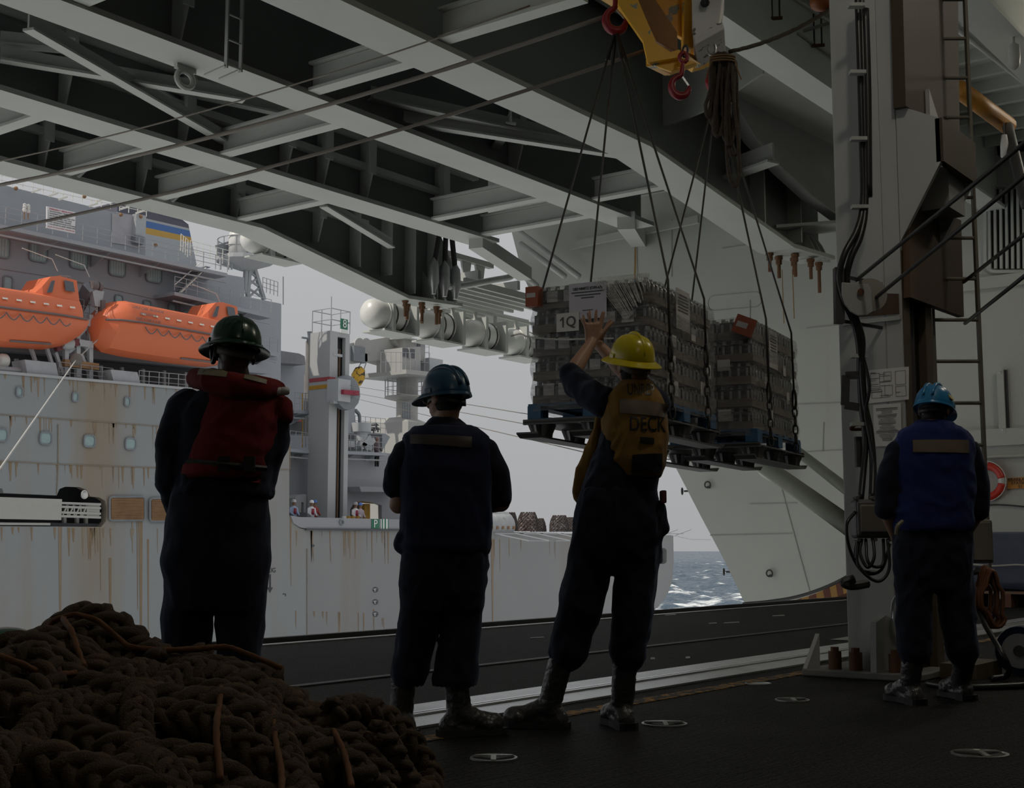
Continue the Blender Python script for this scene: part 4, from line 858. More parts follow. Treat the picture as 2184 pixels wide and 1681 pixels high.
m = MB(); m.prism([V((crow(813, 758).x, c.y - 2.06, zc(775))), V((crow(838, 758).x, c.y - 2.06, zc(775))), V((crow(838, 758).x, c.y - 2.06, zc(756))), V((crow(813, 758).x, c.y - 2.06, zc(758)))], (0, .05, 0)); m.build('window', M_dg, pc)
m = MB(); m.box((crow(825, 758).x - .06, c.y - 2.12, zc(777)), (crow(825, 758).x + .06, c.y - 2.04, zc(755))); m.build('window_bar', crm, pc)
a, b = crow(843, 752), crow(884, 730); m = MB(); m.prism([(a.x, c.y - 1, a.z), (b.x, c.y - 1, a.z - .6), (b.x, c.y - 1, b.z), (a.x - .3, c.y - 1, b.z)], (0, 2.2, 0)); m.build('machinery_house', crm, pc)
m = MB(); m.box((crow(873, 0).x, c.y - 1.1, zc(752)), (crow(880, 0).x, c.y - .95, zc(733))); m.build('door', M_dg, pc)
m = MB(); m.box((crow(838, 0).x, c.y - 1.4, zc(732)), (crow(890, 0).x, c.y + 1.4, zc(729))); m.build('roof', crm, pc)
m = MB(); m.lathe([(.9, -.5), (.9, .5)], V((crow(856, 0).x, c.y, zc(722))), (0, 1, 0), 16); m.build('winch_drum', crm, pc, SM)
m = MB(); m.box((crow(890, 0).x, c.y - 1.5, zc(793)), (crow(917, 0).x, c.y + 1.5, zc(764))); m.build('counterweight', ssh, pc)
railing((812, 794), (916, 794), c.y - 2.4, 1.9, 10, pc, railm, 2)
railing((888, 763), (915, 763), c.y - 1.5, 1.6, 3, pc)
for x in (845, 852, 860, 870, 878):
    m = MB(); m.cyl(V((crow(x, 0).x, c.y, zc(728))), V((crow(x, 0).x, c.y, zc(706))), .03, 5); m.build('aerial', railm, pc)
m = MB(); A, B = crow(850, 745), crow(735, 762); m.prism([A + V((0, 0, 1.0)), A + V((0, 0, -1.2)), crow(806, 768), B + V((0, 0, -.5)), B + V((0, 0, .9))], (0, 1.4, 0)); m.build('boom', crm, pc)
m = MB(); m.box(tuple(crow(748, 770) + V((0, -.3, 0))), tuple(crow(772, 742) + V((0, 1.0, 0)))); m.build('boom_carriage', frm, pc)
m = MB(); m.prism([crow(771, 738), crow(783, 738), crow(784, 770), crow(780, 775), crow(774, 768)], (0, .5, 0)); m.build('boom_tip_block', frm, pc)
for x in (766, 780):
    m = MB(); m.lathe([(.55, -.1), (.55, .1)], crow(x, 738), (0, 1, 0), 14); m.build('boom_sheave', crm, pc, SM)
for x, y0, y1 in ((823, 862, 925), (828, 862, 925), (833, 862, 925), (838, 862, 925)):
    m = MB(); m.bar(crow(x, y1) + V((0, -1.6, 0)), crow(x, y0) + V((0, -1.6, 0)), .07, .07, (0, 1, 0)); m.build('ladder_rail', frm, pc)
m = MB()
for y in range(866, 925, 7): m.bar(crow(822, y) + V((0, -1.6, 0)), crow(839, y) + V((0, -1.6, 0)), .06, .06)
o = m.build('ladder_cage', frm, pc); o['kind'] = 'stuff'
# crane base house
m = MB(); bz = zc(1000); a, b = crow(826, 0).x, crow(912, 0).x
tp, mid = zc(896), zc(908)
m.prism([(a, c.y - 2.4, bz - 4), (crow(866, 0).x, c.y - 2.4, bz - 4), (crow(866, 0).x, c.y - 2.4, mid), (a, c.y - 2.4, mid)], (0, 4, 0)); m.add([(crow(866, 0).x, c.y - 2.4, bz - 4), (b + 1.6, c.y + .5, bz - 4), (b + 1.6, c.y + .5, mid), (crow(866, 0).x, c.y - 2.4, mid), (b - .4, c.y + .5, tp), (crow(868, 0).x, c.y - 1.2, tp), (a + .6, c.y - 1.2, tp), (a, c.y - 2.4, mid), (a + .6, c.y + 1.6, tp), (a, c.y + 1.6, mid)], [(0, 1, 2, 3), (3, 2, 4, 5), (3, 5, 6, 7), (7, 6, 8, 9), (4, 8, 6, 5)]); m.build('base_house', crm, pc)
# hook block hanging from the crane boom tip
hb = thing('hook_block', 'yellow and black striped cargo hook block hanging from the deck crane boom', 'hook', crow(764, 805))
A = crow(764, 803)
m = MB(); m.cyl(A + V((-.1, 0, .5)), crow(774, 768), .035, 5); m.cyl(A + V((.4, 0, .2)), crow(781, 774), .035, 5); m.build('fall_wire', railm, hb)
m = MB(); m.lathe([(.05, .75), (.35, .55), (.5, 0), (.35, -.55), (.1, -.75)], A, (.35, 0, 1), 10); m.build('block', M('hook_yellow', (.62, .36, .03), .5, spots=((.05, .04, .03), 3.5, .52)), hb, SM)
m = MB(); m.bar(A + V((-.25, 0, -.7)), A + V((-.75, 0, -1.7)), .22, .22, (0, 1, 0)); m.build('swivel', M('hook_red', (.35, .09, .05), .6), hb)
B = A + V((-.9, 0, -2.0)); m = MB(); m.tube([B + V((.22 * math.cos(a), 0, .22 * math.sin(a))) for a in [k * .42 for k in range(13)]], .07, 6); m.build('hook', frm, hb)
# nets round the flight deck, stores under nets, tank
for k in range(9):
    x0 = 1055 + k * 45
    if 1225 < x0 < 1395: continue
    A = S(x0, 1138, SY - .1); m = MB(); m.bar(A + V((.0, 0, 0)), A + V((1.4, -1.6, -.45)), .06, .06); m.bar(A, A + V((3.0, 0, 0)), .06, .06); m.bar(A + V((1.4, -1.6, -.45)), A + V((4.4, -1.6, -.45)), .04, .04); m.build('net_frame', ssh, ship)
m = MB(); A, B = S(1437, 1143), S(1475, 1137); 
for j in range(5): m.bar(A + V((0, j * 1.2, 0)), A + V((2.6, j * 1.2, .5)), .08, .08)
m.bar(A + V((2.6, 0, .5)), A + V((2.6, 5, .5)), .06, .06); m.build('net_frame', ssh, ship)
# the stern fairlead interior
m = MB(); m.lathe([(.35, -.15), (.45, 0), (.35, .15)], S(1406, 1190, SY + 1.2), (0, 1, 0), 12); m.build('mooring_roller', ssh, ship)
m = MB(); m.bar(S(1417, 1206, SY + .5), S(1417, 1168, SY + .5), .5, .2, (0, 1, 0)); m.build('fairlead_post', dk, ship)
t = thing('stores_tank', 'pale cylindrical tank lying on the flight deck by the netted cargo', 'tank', S(1066, 1130, SY + 4))
A, B = S(1015, 1121, SY + 4), S(1080, 1121, SY + 4); r_ = .95
m = MB(); ax = (B - A).normalized(); L_ = (B - A).length; m.lathe([(.01, 0), (r_ * .8, .05), (r_, .3), (r_, L_ - .3), (r_ * .85, L_ - .05), (.01, L_)], A + V((0, 0, -.0)), ax, 20); m.build('shell', M('tank_grey', (.42, .43, .43), .5, rust=.08), t, SM)
for k in range(5):
    P = A.lerp(B, .15 + .18 * k); m = MB(); m.box((P.x - .1, P.y - r_ - .04, P.z - .25), (P.x + .1, P.y - r_ + .1, P.z - .05)); m.build('stud', rustm, t)
ncols = [M('cargo_a', (.16, .13, .12), .8, var=.6, vs=4, spots=((.55, .53, .5), 3.0, .53)), M('cargo_b', (.13, .12, .13), .8, var=.6, vs=4, spots=((.5, .50, .52), 3.4, .52)), M('cargo_c', (.15, .11, .10), .8, var=.6, vs=4, spots=((.55, .45, .42), 3.2, .53))]
netm = M('cargo_net', (.07, .055, .05), .8)
for k, (x, y, w, h, nm) in enumerate(((1088, 1132, 20, 32, 'right behind the pale tank'), (1108, 1133, 18, 18, 'low one in the middle of the group'), (1126, 1133, 30, 34, 'tallest of the group by the tank'), (1148, 1134, 22, 24, 'slumped at the right end of the group'), (1193, 1134, 28, 30, 'beside the hip of the man raising his hands'), (1214, 1134, 18, 27, 'partly hidden by the man with raised hands'))):
    P = S(x, y, SY + 4 + (k % 2) * 1.2); W2 = w / 27 * .5; Hh = h / 27
    t = thing('netted_cargo', 'netted cargo bundle on flight deck, ' + nm, 'cargo', P, group='netted cargo on the supply ship')
    m = MB(); R = []
    for j in range(6):
        f = j / 5; q = 1 - .35 * f ** 3; R.append([P + V((W2 * 1.15 * q * math.cos(a) * (1 + .12 * math.sin(5 * a + j)), W2 * 1.3 * q * math.sin(a), Hh * f)) for a in [i * math.pi / 8 for i in range(16)]])
    m.rings(R); m.build('load', ncols[k % 3], t)
    m = MB()
    for i in range(16): m.tube([p + (p - P).normalized() * .05 for p in [R[j][(i + j) % 16] for j in range(6)]], .035, 4); m.tube([p + (p - P).normalized() * .05 for p in [R[j][(i - j) % 16] for j in range(6)]], .035, 4)
    o = m.build('net', netm, t); o['kind'] = 'stuff'
# guide lines between the ships
wl_ = M('pale_line', (.45, .44, .42), .7)
def lineobj(name, label, pts, r, mat, cat='rope', n=6, sag=0.0, twist=None, group=None):
    P = [V(p) for p in pts]
    if len(P) == 2 and sag: P = [P[0].lerp(P[1], k / 24) - V((0, 0, sag * 4 * (k / 24) * (1 - k / 24))) for k in range(25)]
    m = MB(); m.tube(P, r, n, twist=twist); o = m.build(name, mat, None, True); return tag(o, label, cat, group)
lineobj('heaving_line', 'thin pale line running down from the boat frame past the hull', [S(208, 725, SY), S(162, 768, SY - 1), dep(0, 1000, 30), dep(-60, 1090, 22)], .025, wl_)
m = MB(); m.sph(S(163, 767, SY - 1), .28, 10, 6); o = m.build('fairlead_roller', mt['rope'], ship, True)
for k, (a, b) in enumerate((((745, 822), (1260, 905)), ((755, 838), (1260, 930)), ((748, 848), (1260, 968)))):
    lineobj('highline_wire', 'thin dark wire from the kingpost towards the carrier, ' + ('uppermost', 'middle', 'lowest')[k] + ' of three', [S(*a, KY - 1), dep(*b, 26), onX(1500, min(b[1] + 38, 985), 24)], .010, mt['rope'], group='wires from the supply ship kingpost')
# crew on the far ship
def small_person(px, py, label, shirt, hat, Yp=SY + 1.4, h=1.78, skin=(.28, .17, .11), vest=None):
    B = S(px, py, Yp); t = thing('person', label, 'person', B - V((0, 0, .95)), group='crew on the supply ship'); z0 = B.z - .95
    b = MB(); b.loft([(B.x, B.y, z0 + .8, .17, .12), (B.x, B.y, z0 + 1.1, .16, .11), (B.x, B.y, z0 + 1.38, .2, .12), (B.x, B.y, z0 + 1.46, .1, .08), (B.x, B.y - .01, z0 + 1.52, .06, .06), (B.x, B.y - .02, z0 + 1.58, .08, .09), (B.x, B.y - .02, z0 + 1.68, .085, .1), (B.x, B.y - .01, z0 + 1.77, .05, .06)], 14)
    b.build('body', M('crew_skin', skin, .6), t, True)
    s = MB(); s.loft([(B.x, B.y, z0 + .78, .185, .135), (B.x, B.y, z0 + 1.1, .18, .13), (B.x, B.y, z0 + 1.36, .225, .14), (B.x, B.y, z0 + 1.47, .09, .08)], 14)
    for sx in (-1, 1): s.tube([(B.x + sx * .2, B.y, z0 + 1.38), (B.x + sx * .27, B.y - .02, z0 + 1.12), (B.x + sx * .2, B.y - .22, z0 + .98)], [.075, .06, .05], 8)
    s.build('shirt', M('crew_shirt', shirt, .8), t, True)
    g = MB()
    for sx in (-1, 1): g.tube([(B.x + sx * .09, B.y, z0 + .85), (B.x + sx * .1, B.y, z0 + .45), (B.x + sx * .1, B.y, z0 + .02)], [.11, .08, .06], 8)
    g.build('trousers', mt['black'], t, True)
    hh = MB(); hh.lathe([(.15, 1.66), (.125, 1.68), (.12, 1.75), (.08, 1.81), (.01, 1.83)], (B.x, B.y - .01, z0), n=14); hh.build('helmet', M('crew_helmet', hat, .4), t, True)
    if vest: v = MB(); v.loft([(B.x, B.y - .03, z0 + 1.02, .13, .13), (B.x, B.y - .03, z0 + 1.35, .15, .135)], 12); v.build('vest', M('crew_vest', vest, .7), t, True)
small_person(664, 1101, 'person in white shirt and white helmet with a red vest behind the bulwark', (.7, .7, .75), (.8, .8, .78), vest=(.30, .03, .05))
small_person(671, 1100, 'person in blue helmet and red jacket behind the white-helmeted one', (.30, .05, .04), (.06, .16, .45), SY + 2.3)
small_person(626, 1100, 'person in a pale blue shirt at the left end of the bulwark, by the chock', (.35, .45, .62), (.5, .5, .5), vest=(.25, .03, .05))
small_person(758, 1104, 'person in white and red with a grey helmet beside the dark doorway', (.65, .63, .66), (.4, .4, .4), vest=(.28, .03, .06))
small_person(768, 1105, 'person in a bright blue helmet in front of the dark doorway', (.45, .38, .42), (.08, .18, .55))
small_person(804, 963, 'person in dark clothes at the rail by the crane base', (.12, .09, .10), (.2, .12, .1), IY - .3)
for k, x in enumerate((743, 752, 763, 734)):
    m = MB(); m.cyl(S(x, 1108, SY + .6), S(x, 1101, SY + .6), .12, 8); o = m.build('bollard', yl if k < 3 else sgw, ship)
# ================================================================ hangar post with its fittings
post = thing('hangar_post', 'tall grey steel post with rusty wear plates and a greased track, at the hangar opening', 'post', (9.1, 3.45, 0))
pgm = M('post_grey', (.42, .425, .415), .5, var=.12, vs=1.5, rust=.03)
pX0, pX1, pY0, pY1, pT = 8.83, 9.43, 3.23, 3.70, 8.2
m = MB(); m.box((pX0, pY0 + .12, 0), (pX1, pY1, pT)); m.build('column', pgm, post, bevel=.01)
for x0, x1 in ((pX0, pX0 + .13), (pX1 - .13, pX1)):
    m = MB(); m.box((x0, pY0, 0), (x1, pY0 + .12, pT)); m.build('track_flange', mt['tan'] if x0 > pX0 else pgm, post, bevel=.006)
m = MB(); m.box((pX0 + .005, pY0 - .006, .0), (pX0 + .13, pY0 - .001, 2.95)); m.build('wear_strip', mt['tan'], post)
grease = M('track_grease', (.012, .009, .007), .25, var=.5, vs=14, bump=.5, bs=30)
m = MB(); m.box((pX0 + .13, pY0 + .06, 0), (pX1 - .13, pY0 + .119, pT)); m.build('greased_track', grease, post)
for x in (pX0 + .26, pX0 + .32): m = MB(); m.cyl((x, pY0 + .05, .9), (x, pY0 + .05, 4.2), .016, 8); m.build('guide_wire', mt['dark'], post)
brn = M('rust_plate', (.055, .030, .014), .6, var=.35, vs=3, rust=.2, rustcol=(.12, .06, .025), streak=.06)
tanp = M('tan_plate', (.055, .039, .019), .6, var=.2, vs=3, rust=.18, rustcol=(.08, .045, .02), streak=.08)
def yplate(pts, y, th, nm, mat):
    P = [onY(a, b, y) for a, b in pts]; m = MB(); m.prism(P, (0, th, 0)); return m.build(nm, mat, post)
yplate([(1925, -30), (2043, -30), (2047, 290), (1932, 226)], pY0 - .10, .09, 'upper_wear_plate', tanp)
yplate([(1938, 420), (2050, 470), (2056, 676), (1942, 634)], pY0 - .06, .05, 'lower_wear_plate', brn)
# trolley hood protruding towards the camera
hx0, hx1 = pX0 + .0, pX1 + .12
m = MB(); z0, z1, z2 = onY(1996, 425, 2.95).z, onY(1996, 255, 2.95).z, onY(1996, 345, 2.95).z
m.prism([(hx0, pY0 - .005, z1 + .16), (hx0, 2.92, z1), (hx0, 2.92, z2), (hx0, pY0 - .005, z0 - .25)], (.04, 0, 0)); m.build('trolley_cheek', pgm, post)
m = MB(); m.prism([(hx1 - .05, pY0 - .005, z1 + .1), (hx1 - .05, 2.92, z1), (hx1 - .05, 2.92, z2), (hx1 - .05, pY0 - .005, z0 - .25)], (.04, 0, 0)); m.build('trolley_cheek', pgm, post)
m = MB(); m.box((hx0, 2.90, z2), (hx1, 2.95, z1)); m.build('trolley_front', tanp, post)
m = MB(); m.box((hx0 + .3, 2.97, z2 - .25), (hx1 - .08, 3.2, z2 + .05)); m.build('trolley_block', M('trolley_white', (.30, .30, .29), .5, rust=.12), post)
m = MB(); m.prism([(hx0 + .35, 3.1, z1 + .35), (hx1 - .03, 3.1, z1 + .02), (hx1 - .03, 3.1, z1 - .05), (hx0 + .35, 3.1, z1 + .1)], (0, .1, 0)); m.build('trolley_wedge', pgm, post)
bpm = M('base_grey', (.17, .165, .155), .6, var=.2, vs=8, rust=.06)
# base flange, gussets, bolts
m = MB(); m.box((pX0 - .22, pY0 - .1, .001), (pX1 + .1, pY1 + .25, .05)); m.build('base_plate', bpm, post, bevel=.01)
for y in (3.42,):
    m = MB(); m.prism([(pX0, y, .05), (pX0, y, .42), (pX0 - .18, y, .38), (pX0 - .2, y, .05)], (0, .04, 0)); m.build('gusset', pgm, post)
m = MB(); m.prism([(pX0 - .02, pY1 + .2, .05), (pX0 - .02, pY1 + .2, .28), (pX0 - .2, pY1 + .22, .05)], (0, .03, 0)); m.build('gusset', pgm, post)
for x, y in ((pX0 - .11, 3.32), (pX0 - .11, 3.6), (pX0 - .11, 3.75)):
    m = MB(); m.cyl((x, y, .05), (x, y, .17), .045, 12); m.cyl((x, y, .17), (x, y, .2), .03, 8); m.build('anchor_bolt', mt['rusty'], post, SM)
m = MB(); m.box((pX0 + .2, pY0 - .35, .001), (pX1 + .15, pY0 - .1, .10)); m.build('step_plate', mt['tan'], post)
m = MB(); c = V((pX0 - .06, 3.3, .46)); m.tube([c + V((0, .05 * math.cos(a), .10 * math.sin(a))) for a in [k * .52 for k in range(12)]], .012, 6, True); m.build('lifting_ring', mt['steel'], post)
# rope sheave in its cheek plate, mounting rail
sv = thing('rope_sheave', 'white cheeked pulley bolted to the post with a wire running over it', 'pulley', dep(1835, 640, 8.75))
xs = pX0 - .02
c = dep(1830, 636, 8.75)
cm = M('cheek_white', (.40, .40, .385), .5, var=.1, rust=.03)
def vp(px, py, f=8.72): return dep(px, py, f)
m = MB(); q = [(1796, 602), (1852, 606), (1858, 618), (1862, 664), (1850, 672), (1830, 673), (1814, 664), (1802, 648), (1796, 628)]
m.prism([vp(*a) for a in q], FH * .02); m.build('cheek_plate', cm, sv, bevel=.004)
m = MB(); m.prism([vp(*a, 8.84) for a in q], FH * .02); m.build('cheek_plate', cm, sv)
m = MB(); m.lathe([(.03, -.05), (.115, -.05), (.10, 0), (.115, .05), (.03, .05)], vp(1852, 632, 8.785), FH, 24); m.build('pulley_wheel', M('pulley_cream', (.30, .29, .25), .5), sv, SM)
m = MB(); m.cyl(vp(1836, 622, 8.69), vp(1836, 622, 8.9), .022, 10); m.build('axle_pin', mt['rusty'], sv, SM)
m = MB(); m.bar(vp(1790, 690, 8.8), vp(1788, 572, 8.8), .06, .07, FH); m.build('mounting_rail', mt['dark'], sv)
for y in (588, 684):
    m = MB(); m.bar(vp(1790, y, 8.8), (pX0, vp(1790, y, 8.8).y - .12, vp(1790, y, 8.8).z), .02, .02); m.build('rail_bracket', mt['dark'], sv)
m = MB(); m.prism([V((pX0 - .012, y, z)) for y, z in ((3.25, onX(1935, 625, pX0).z), (3.55, onX(1870, 620, pX0).z), (3.55, onX(1870, 672, pX0).z), (3.25, onX(1935, 668, pX0).z))], (.01, 0, 0)); m.build('rusty_patch', brn, post)
m = MB(); m.box((pX0 - .02, 3.24, onX(1900, 676, pX0).z - .03), (pX0 - .002, 3.66, onX(1900, 676, pX0).z)); m.build('step_seam', pgm, post)
# notices on the post
paper = M('notice_paper', (.74, .72, .70), .6, var=.04); inkm = M('notice_ink', (.16, .155, .15), .6, var=0)
def notice(q, label, rows, seed, boxed):
    P = [onX(a, b, pX0 - .008) for a, b in q]; t = thing('notice_sheet', label, 'notice', P[3])
    m = MB(); m.prism(P, (.004, 0, 0)); m.build('sheet', paper, t)
    rnd = random.Random(seed); ux = (P[1] - P[0]); uz = (P[3] - P[0]); m = MB()
    for k in range(rows):
        f = .1 + .8 * k / rows; l = rnd.uniform(.35, .8) if not boxed else rnd.uniform(.1, .3); a = .5 - l / 2 if not boxed else rnd.choice((.08, .3, .68))
        A = P[0] + ux * a + uz * f + V((-.002, 0, 0)); m.bar(A, A + ux * l, .0015, .003 if k % 5 else .006, (0, 0, 1))
    o = m.build('print_lines', inkm, t); o['kind'] = 'stuff'
    if boxed:
        m = MB()
        for a, b, c, d in ((.08, .12, .3, .5), (.4, .1, .58, .35), (.42, .5, .6, .8), (.1, .6, .34, .85), (.68, .1, .92, .5), (.68, .55, .92, .85)):
            for s0, s1 in (((a, b), (c, b)), ((c, b), (c, d)), ((c, d), (a, d)), ((a, d), (a, b))):
                m.bar(P[0] + ux * s0[0] + uz * s0[1] + V((-.002, 0, 0)), P[0] + ux * s1[0] + uz * s1[1] + V((-.002, 0, 0)), .0015, .002, (1, 0, 0))
        o = m.build('diagram', inkm, t); o['kind'] = 'stuff'
    return t
notice([(1849, 790), (1938, 782), (1938, 852), (1851, 861)], 'paper sheet with a printed wiring diagram taped to the post', 14, 1, True)
notice([(1862, 864), (1921, 860), (1923, 950), (1864, 953)], 'paper sheet of typed instructions taped below the diagram sheet', 22, 2, False)
# grab bracket, hinge
m = MB(); f = 8.7; q = [(1831, 800), (1804, 801), (1802, 864), (1832, 869)]
for a, b in zip(q, q[1:]): m.bar(dep(*a, f), dep(*b, f), .05, .03, FH)
m.build('grab_bracket', mt['dark'], post)
m = MB(); m.bar(dep(1830, 932, 8.9), dep(1832, 996, 8.9), .04, .05, FH); m.build('hinge', mt['dark'], post)
m = MB(); m.tube(curve([dep(1826, 905, 8.9), dep(1815, 915, 8.9), dep(1836, 916, 8.95)]), .012, 6); m.build('tie_hook', mt['rusty'], post)
# electrical box with cable loops
jb = thing('junction_box', 'dark grey sealed electrical box on the post with loops of black cable below', 'box', dep(1860, 1150, 8.6))
jm = M('box_grey', (.10, .10, .095), .45, var=.2, vs=10)
B0, B1 = dep(1820, 1148, 8.62), dep(1905, 1066, 8.62)
c = (B0 + B1) / 2; hw = RT * ((B1 - B0).dot(RT) / 2); hz = V((0, 0, (B1.z - B0.z) / 2)); hd = FH * .07
m = MB(); m.obox(c, hw, hd, hz); m.build('case', jm, jb, bevel=.02)
m = MB(); m.obox(c - FH * .075, hw * .93, FH * .012, hz * .9); m.build('lid', jm, jb, bevel=.015)
m = MB(); m.obox(c - FH * .088, hw * .8, FH * .01, hz * .72); m.build('lid_panel', M('panel_tan', (.17, .15, .13), .5), jb, bevel=.01)
for sx in (-1, -.1, .8):
    for sz in (-1.08, 1.08): m = MB(); m.cyl(c + hw * sx * .9 + hz * sz - FH * .09, c + hw * sx * .9 + hz * sz, .012, 8); m.build('lid_screw', jm, jb)
blk_c = M('cable_black', (.018, .018, .02), .35)
def cable(name, label, pts, r, n=8, mat=None, group=None):
    m = MB(); m.tube(curve([dep(*p) for p in pts], 8), r, n); o = m.build(name, mat or blk_c, None, True); return tag(o, label, 'cable', group)
cable('power_cable', 'black cable hanging down the post edge, outermost of the bundle', [(1828, -20, 8.95), (1834, 150, 8.9), (1838, 300, 8.88), (1840, 430, 8.86), (1828, 490, 8.8), (1802, 540, 8.75), (1790, 590, 8.76), (1800, 640, 8.76), (1822, 690, 8.8), (1832, 740, 8.82), (1834, 800, 8.84), (1838, 870, 8.84), (1846, 940, 8.82), (1842, 1000, 8.78), (1836, 1064, 8.7)], .022)
cable('power_cable', 'black cable hanging down the post, middle of the bundle', [(1837, -20, 8.95), (1842, 200, 8.9), (1846, 420, 8.86), (1836, 500, 8.8), (1815, 550, 8.78), (1806, 600, 8.8), (1822, 670, 8.82), (1838, 720, 8.82), (1838, 780, 8.83), (1844, 860, 8.83), (1856, 920, 8.82), (1862, 990, 8.76), (1860, 1064, 8.66)], .024)
cable('power_cable', 'thin black cable bulging beside the paper notices', [(1832, 740, 8.83), (1846, 780, 8.82), (1854, 830, 8.8), (1846, 880, 8.8), (1854, 930, 8.78), (1866, 1000, 8.74), (1864, 1064, 8.68)], .012)
for k, (p, nm) in enumerate(((((1845, 20, 8.93), (1850, 200, 8.9), (1852, 420, 8.87)), 'thick black cable flat against the post, upper run'),)):
    cable('power_cable', nm, p, .03)
for k, y in enumerate((12, 155, 297, 442, 760, 905)):
    a = dep(1826 + (y * .016 if y < 500 else 6), y, 8.84); m = MB(); m.obox(a, RT * .055, FH * .03, V((0, 0, .012))); m.build('cable_clip', mt['grey'], post)
for k, p in enumerate(([(1824, 1092, 8.55), (1806, 1120, 8.5), (1812, 1170, 8.5), (1836, 1215, 8.52), (1870, 1222, 8.5)], [(1828, 1150, 8.6), (1824, 1190, 8.56), (1846, 1222, 8.54), (1880, 1215, 8.54), (1898, 1160, 8.58)], [(1838, 1150, 8.58), (1834, 1180, 8.54), (1850, 1210, 8.5), (1864, 1190, 8.5), (1862, 1150, 8.56)], [(1830, 1150, 8.56), (1830, 1205, 8.5), (1870, 1240, 8.48), (1896, 1215, 8.5), (1893, 1150, 8.56)], [(1846, 1150, 8.58), (1852, 1200, 8.5), (1882, 1205, 8.52), (1884, 1150, 8.58)])):
    cable('cable_loop', 'loop of black cable below the electrical box, ' + ('leftmost, reaching highest', 'second from the left', 'small one in the middle', 'lowest and longest one', 'rightmost short one')[k], p, .011, 6, None, 'cable loops under the electrical box')
m = MB(); m.tube(curve([dep(1822, 1235, 8.7), dep(1800, 1243, 8.7), dep(1818, 1250, 8.7), dep(1850, 1245, 8.75)]), .03, 8); m.build('cleat', mt['dark'], post)
# ladder bolted along the post
ld = thing('ladder', 'tall narrow ladder fixed along the far side of the post', 'ladder', dep(2095, 1300, 9.6))
lm_ = M('ladder_tan', (.17, .155, .125), .5, var=.2)
A0 = dep(2106, 1130, 9.6); B0 = V((A0.x, A0.y, 8.0)); A1 = A0 - RT * .34
m = MB(); m.bar(A0 - V((0, 0, .4)), B0, .05, .02, RT); m.build('side_rail', lm_, ld)
m = MB(); m.bar(A1 - V((0, 0, .4)), V((A1.x, A1.y, 8.0)), .05, .02, RT); m.build('side_rail', lm_, ld)
for k in range(24):
    z = .7 + k * .31; m = MB(); m.cyl((A0.x, A0.y, z), (A1.x, A1.y, z), .014, 8); m.build('rung', lm_, ld)
# wires over the pulley and away to the right
for k, (a, b, fa, fb) in enumerate((((1826, 598), (2230, 268), 8.8, 6.2), ((1862, 640), (2240, 330), 8.8, 6.3), ((2055, 602), (2240, 457), 9.3, 7.0), ((2058, 690), (2240, 545), 9.3, 7.0))):
    P, Q = dep(*a, fa), dep(*b, fb); m = MB(); m.tube([P, Q], .013, 6); o = m.build('hoist_wire', mt['dark'], None, True)
    tag(o, ('black wire slanting up to the right from the top of the pulley', 'black wire slanting up to the right from under the pulley', 'black wire slanting up to the right, upper one past the ladder', 'black wire slanting up to the right, lower one past the ladder')[k], 'wire')
# box and hose coil on the far side of the post
bx = thing('control_box', 'tan control box fixed to the post beside the man in the blue vest', 'box', dep(2085, 1200, 9.3))
m = MB(); c = dep(2084, 1155, 9.3); m.obox(c, RT * .08, FH * .1, V((0, 0, .15))); m.build('case', M('box_tan', (.18, .16, .13), .5), bx, bevel=.015)
m = MB(); m.obox(c - FH * .11, RT * .065, FH * .008, V((0, 0, .13))); m.build('lid', M('lid_tan', (.20, .18, .15), .5), bx, bevel=.004)
hose = M('orange_hose', (.16, .06, .025), .5, var=.2)
hc = thing('hose_coil', 'coil of rusty orange hose hanging on the post', 'hose', dep(2105, 1280, 9.2))
m = MB(); m.cyl(dep(2075, 1222, 9.35), dep(2085, 1215, 9.1), .02, 8); m.build('peg', mt['dark'], hc)
for k in range(7):
    x = 2096 + k * 3.5; w = 17 + (k * 7) % 9; h = 52 + (k * 13) % 14; f = 9.2 - k * .015
    m = MB(); m.tube([dep(x + w * math.sin(a) * (1 if math.cos(a) < .4 else .6) + (12 if math.cos(a) < -.5 else 0), 1272 - h * math.cos(a) + k, f) for a in [i * 2 * math.pi / 24 for i in range(24)]], .013, 7, True); m.build('hose_loop', hose, hc, True)
cable('floor_cable', 'black cable dropping from the hose coil to the deck', [(2085, 1300, 9.2), (2105, 1340, 9.0), (2135, 1390, 8.8), (2152, 1425, 8.8), (2145, 1442, 8.9), (2115, 1448, 8.85)], .02)
m = MB(); m.tube(curve([onZ(x, y, .02) for x, y in ((1978, 1458), (2020, 1464), (2080, 1466), (2184, 1462), (2240, 1455))]), .02, 8); tag(m.build('floor_cable', blk_c, None, True), 'black cable lying along the deck behind the boots of the man in the blue vest', 'cable')
rl = thing('cable_reel', 'dark blue glossy reel at the right edge of view on the deck', 'reel', onZ(2180, 1440, 0))
c = onZ(2182, 1440, 0) + V((0, 0, .17)); ax = (FH * .8 + RT * .5).normalized()
m = MB(); m.lathe([(.165, -.08), (.17, -.07), (.17, .07), (.165, .08)], c, ax, 28); m.build('rim', M('reel_blue', (.012, .02, .05), .2), rl, SM)
m = MB(); m.lathe([(.02, -.085), (.12, -.085), (.12, -.081), (.02, -.081)], c, ax, 24); m.build('side_disc', mt['steel'], rl)
m = MB(); m.lathe([(.04, -.1), (.04, .1)], c, ax, 12); m.build('hub', mt['dark'], rl)
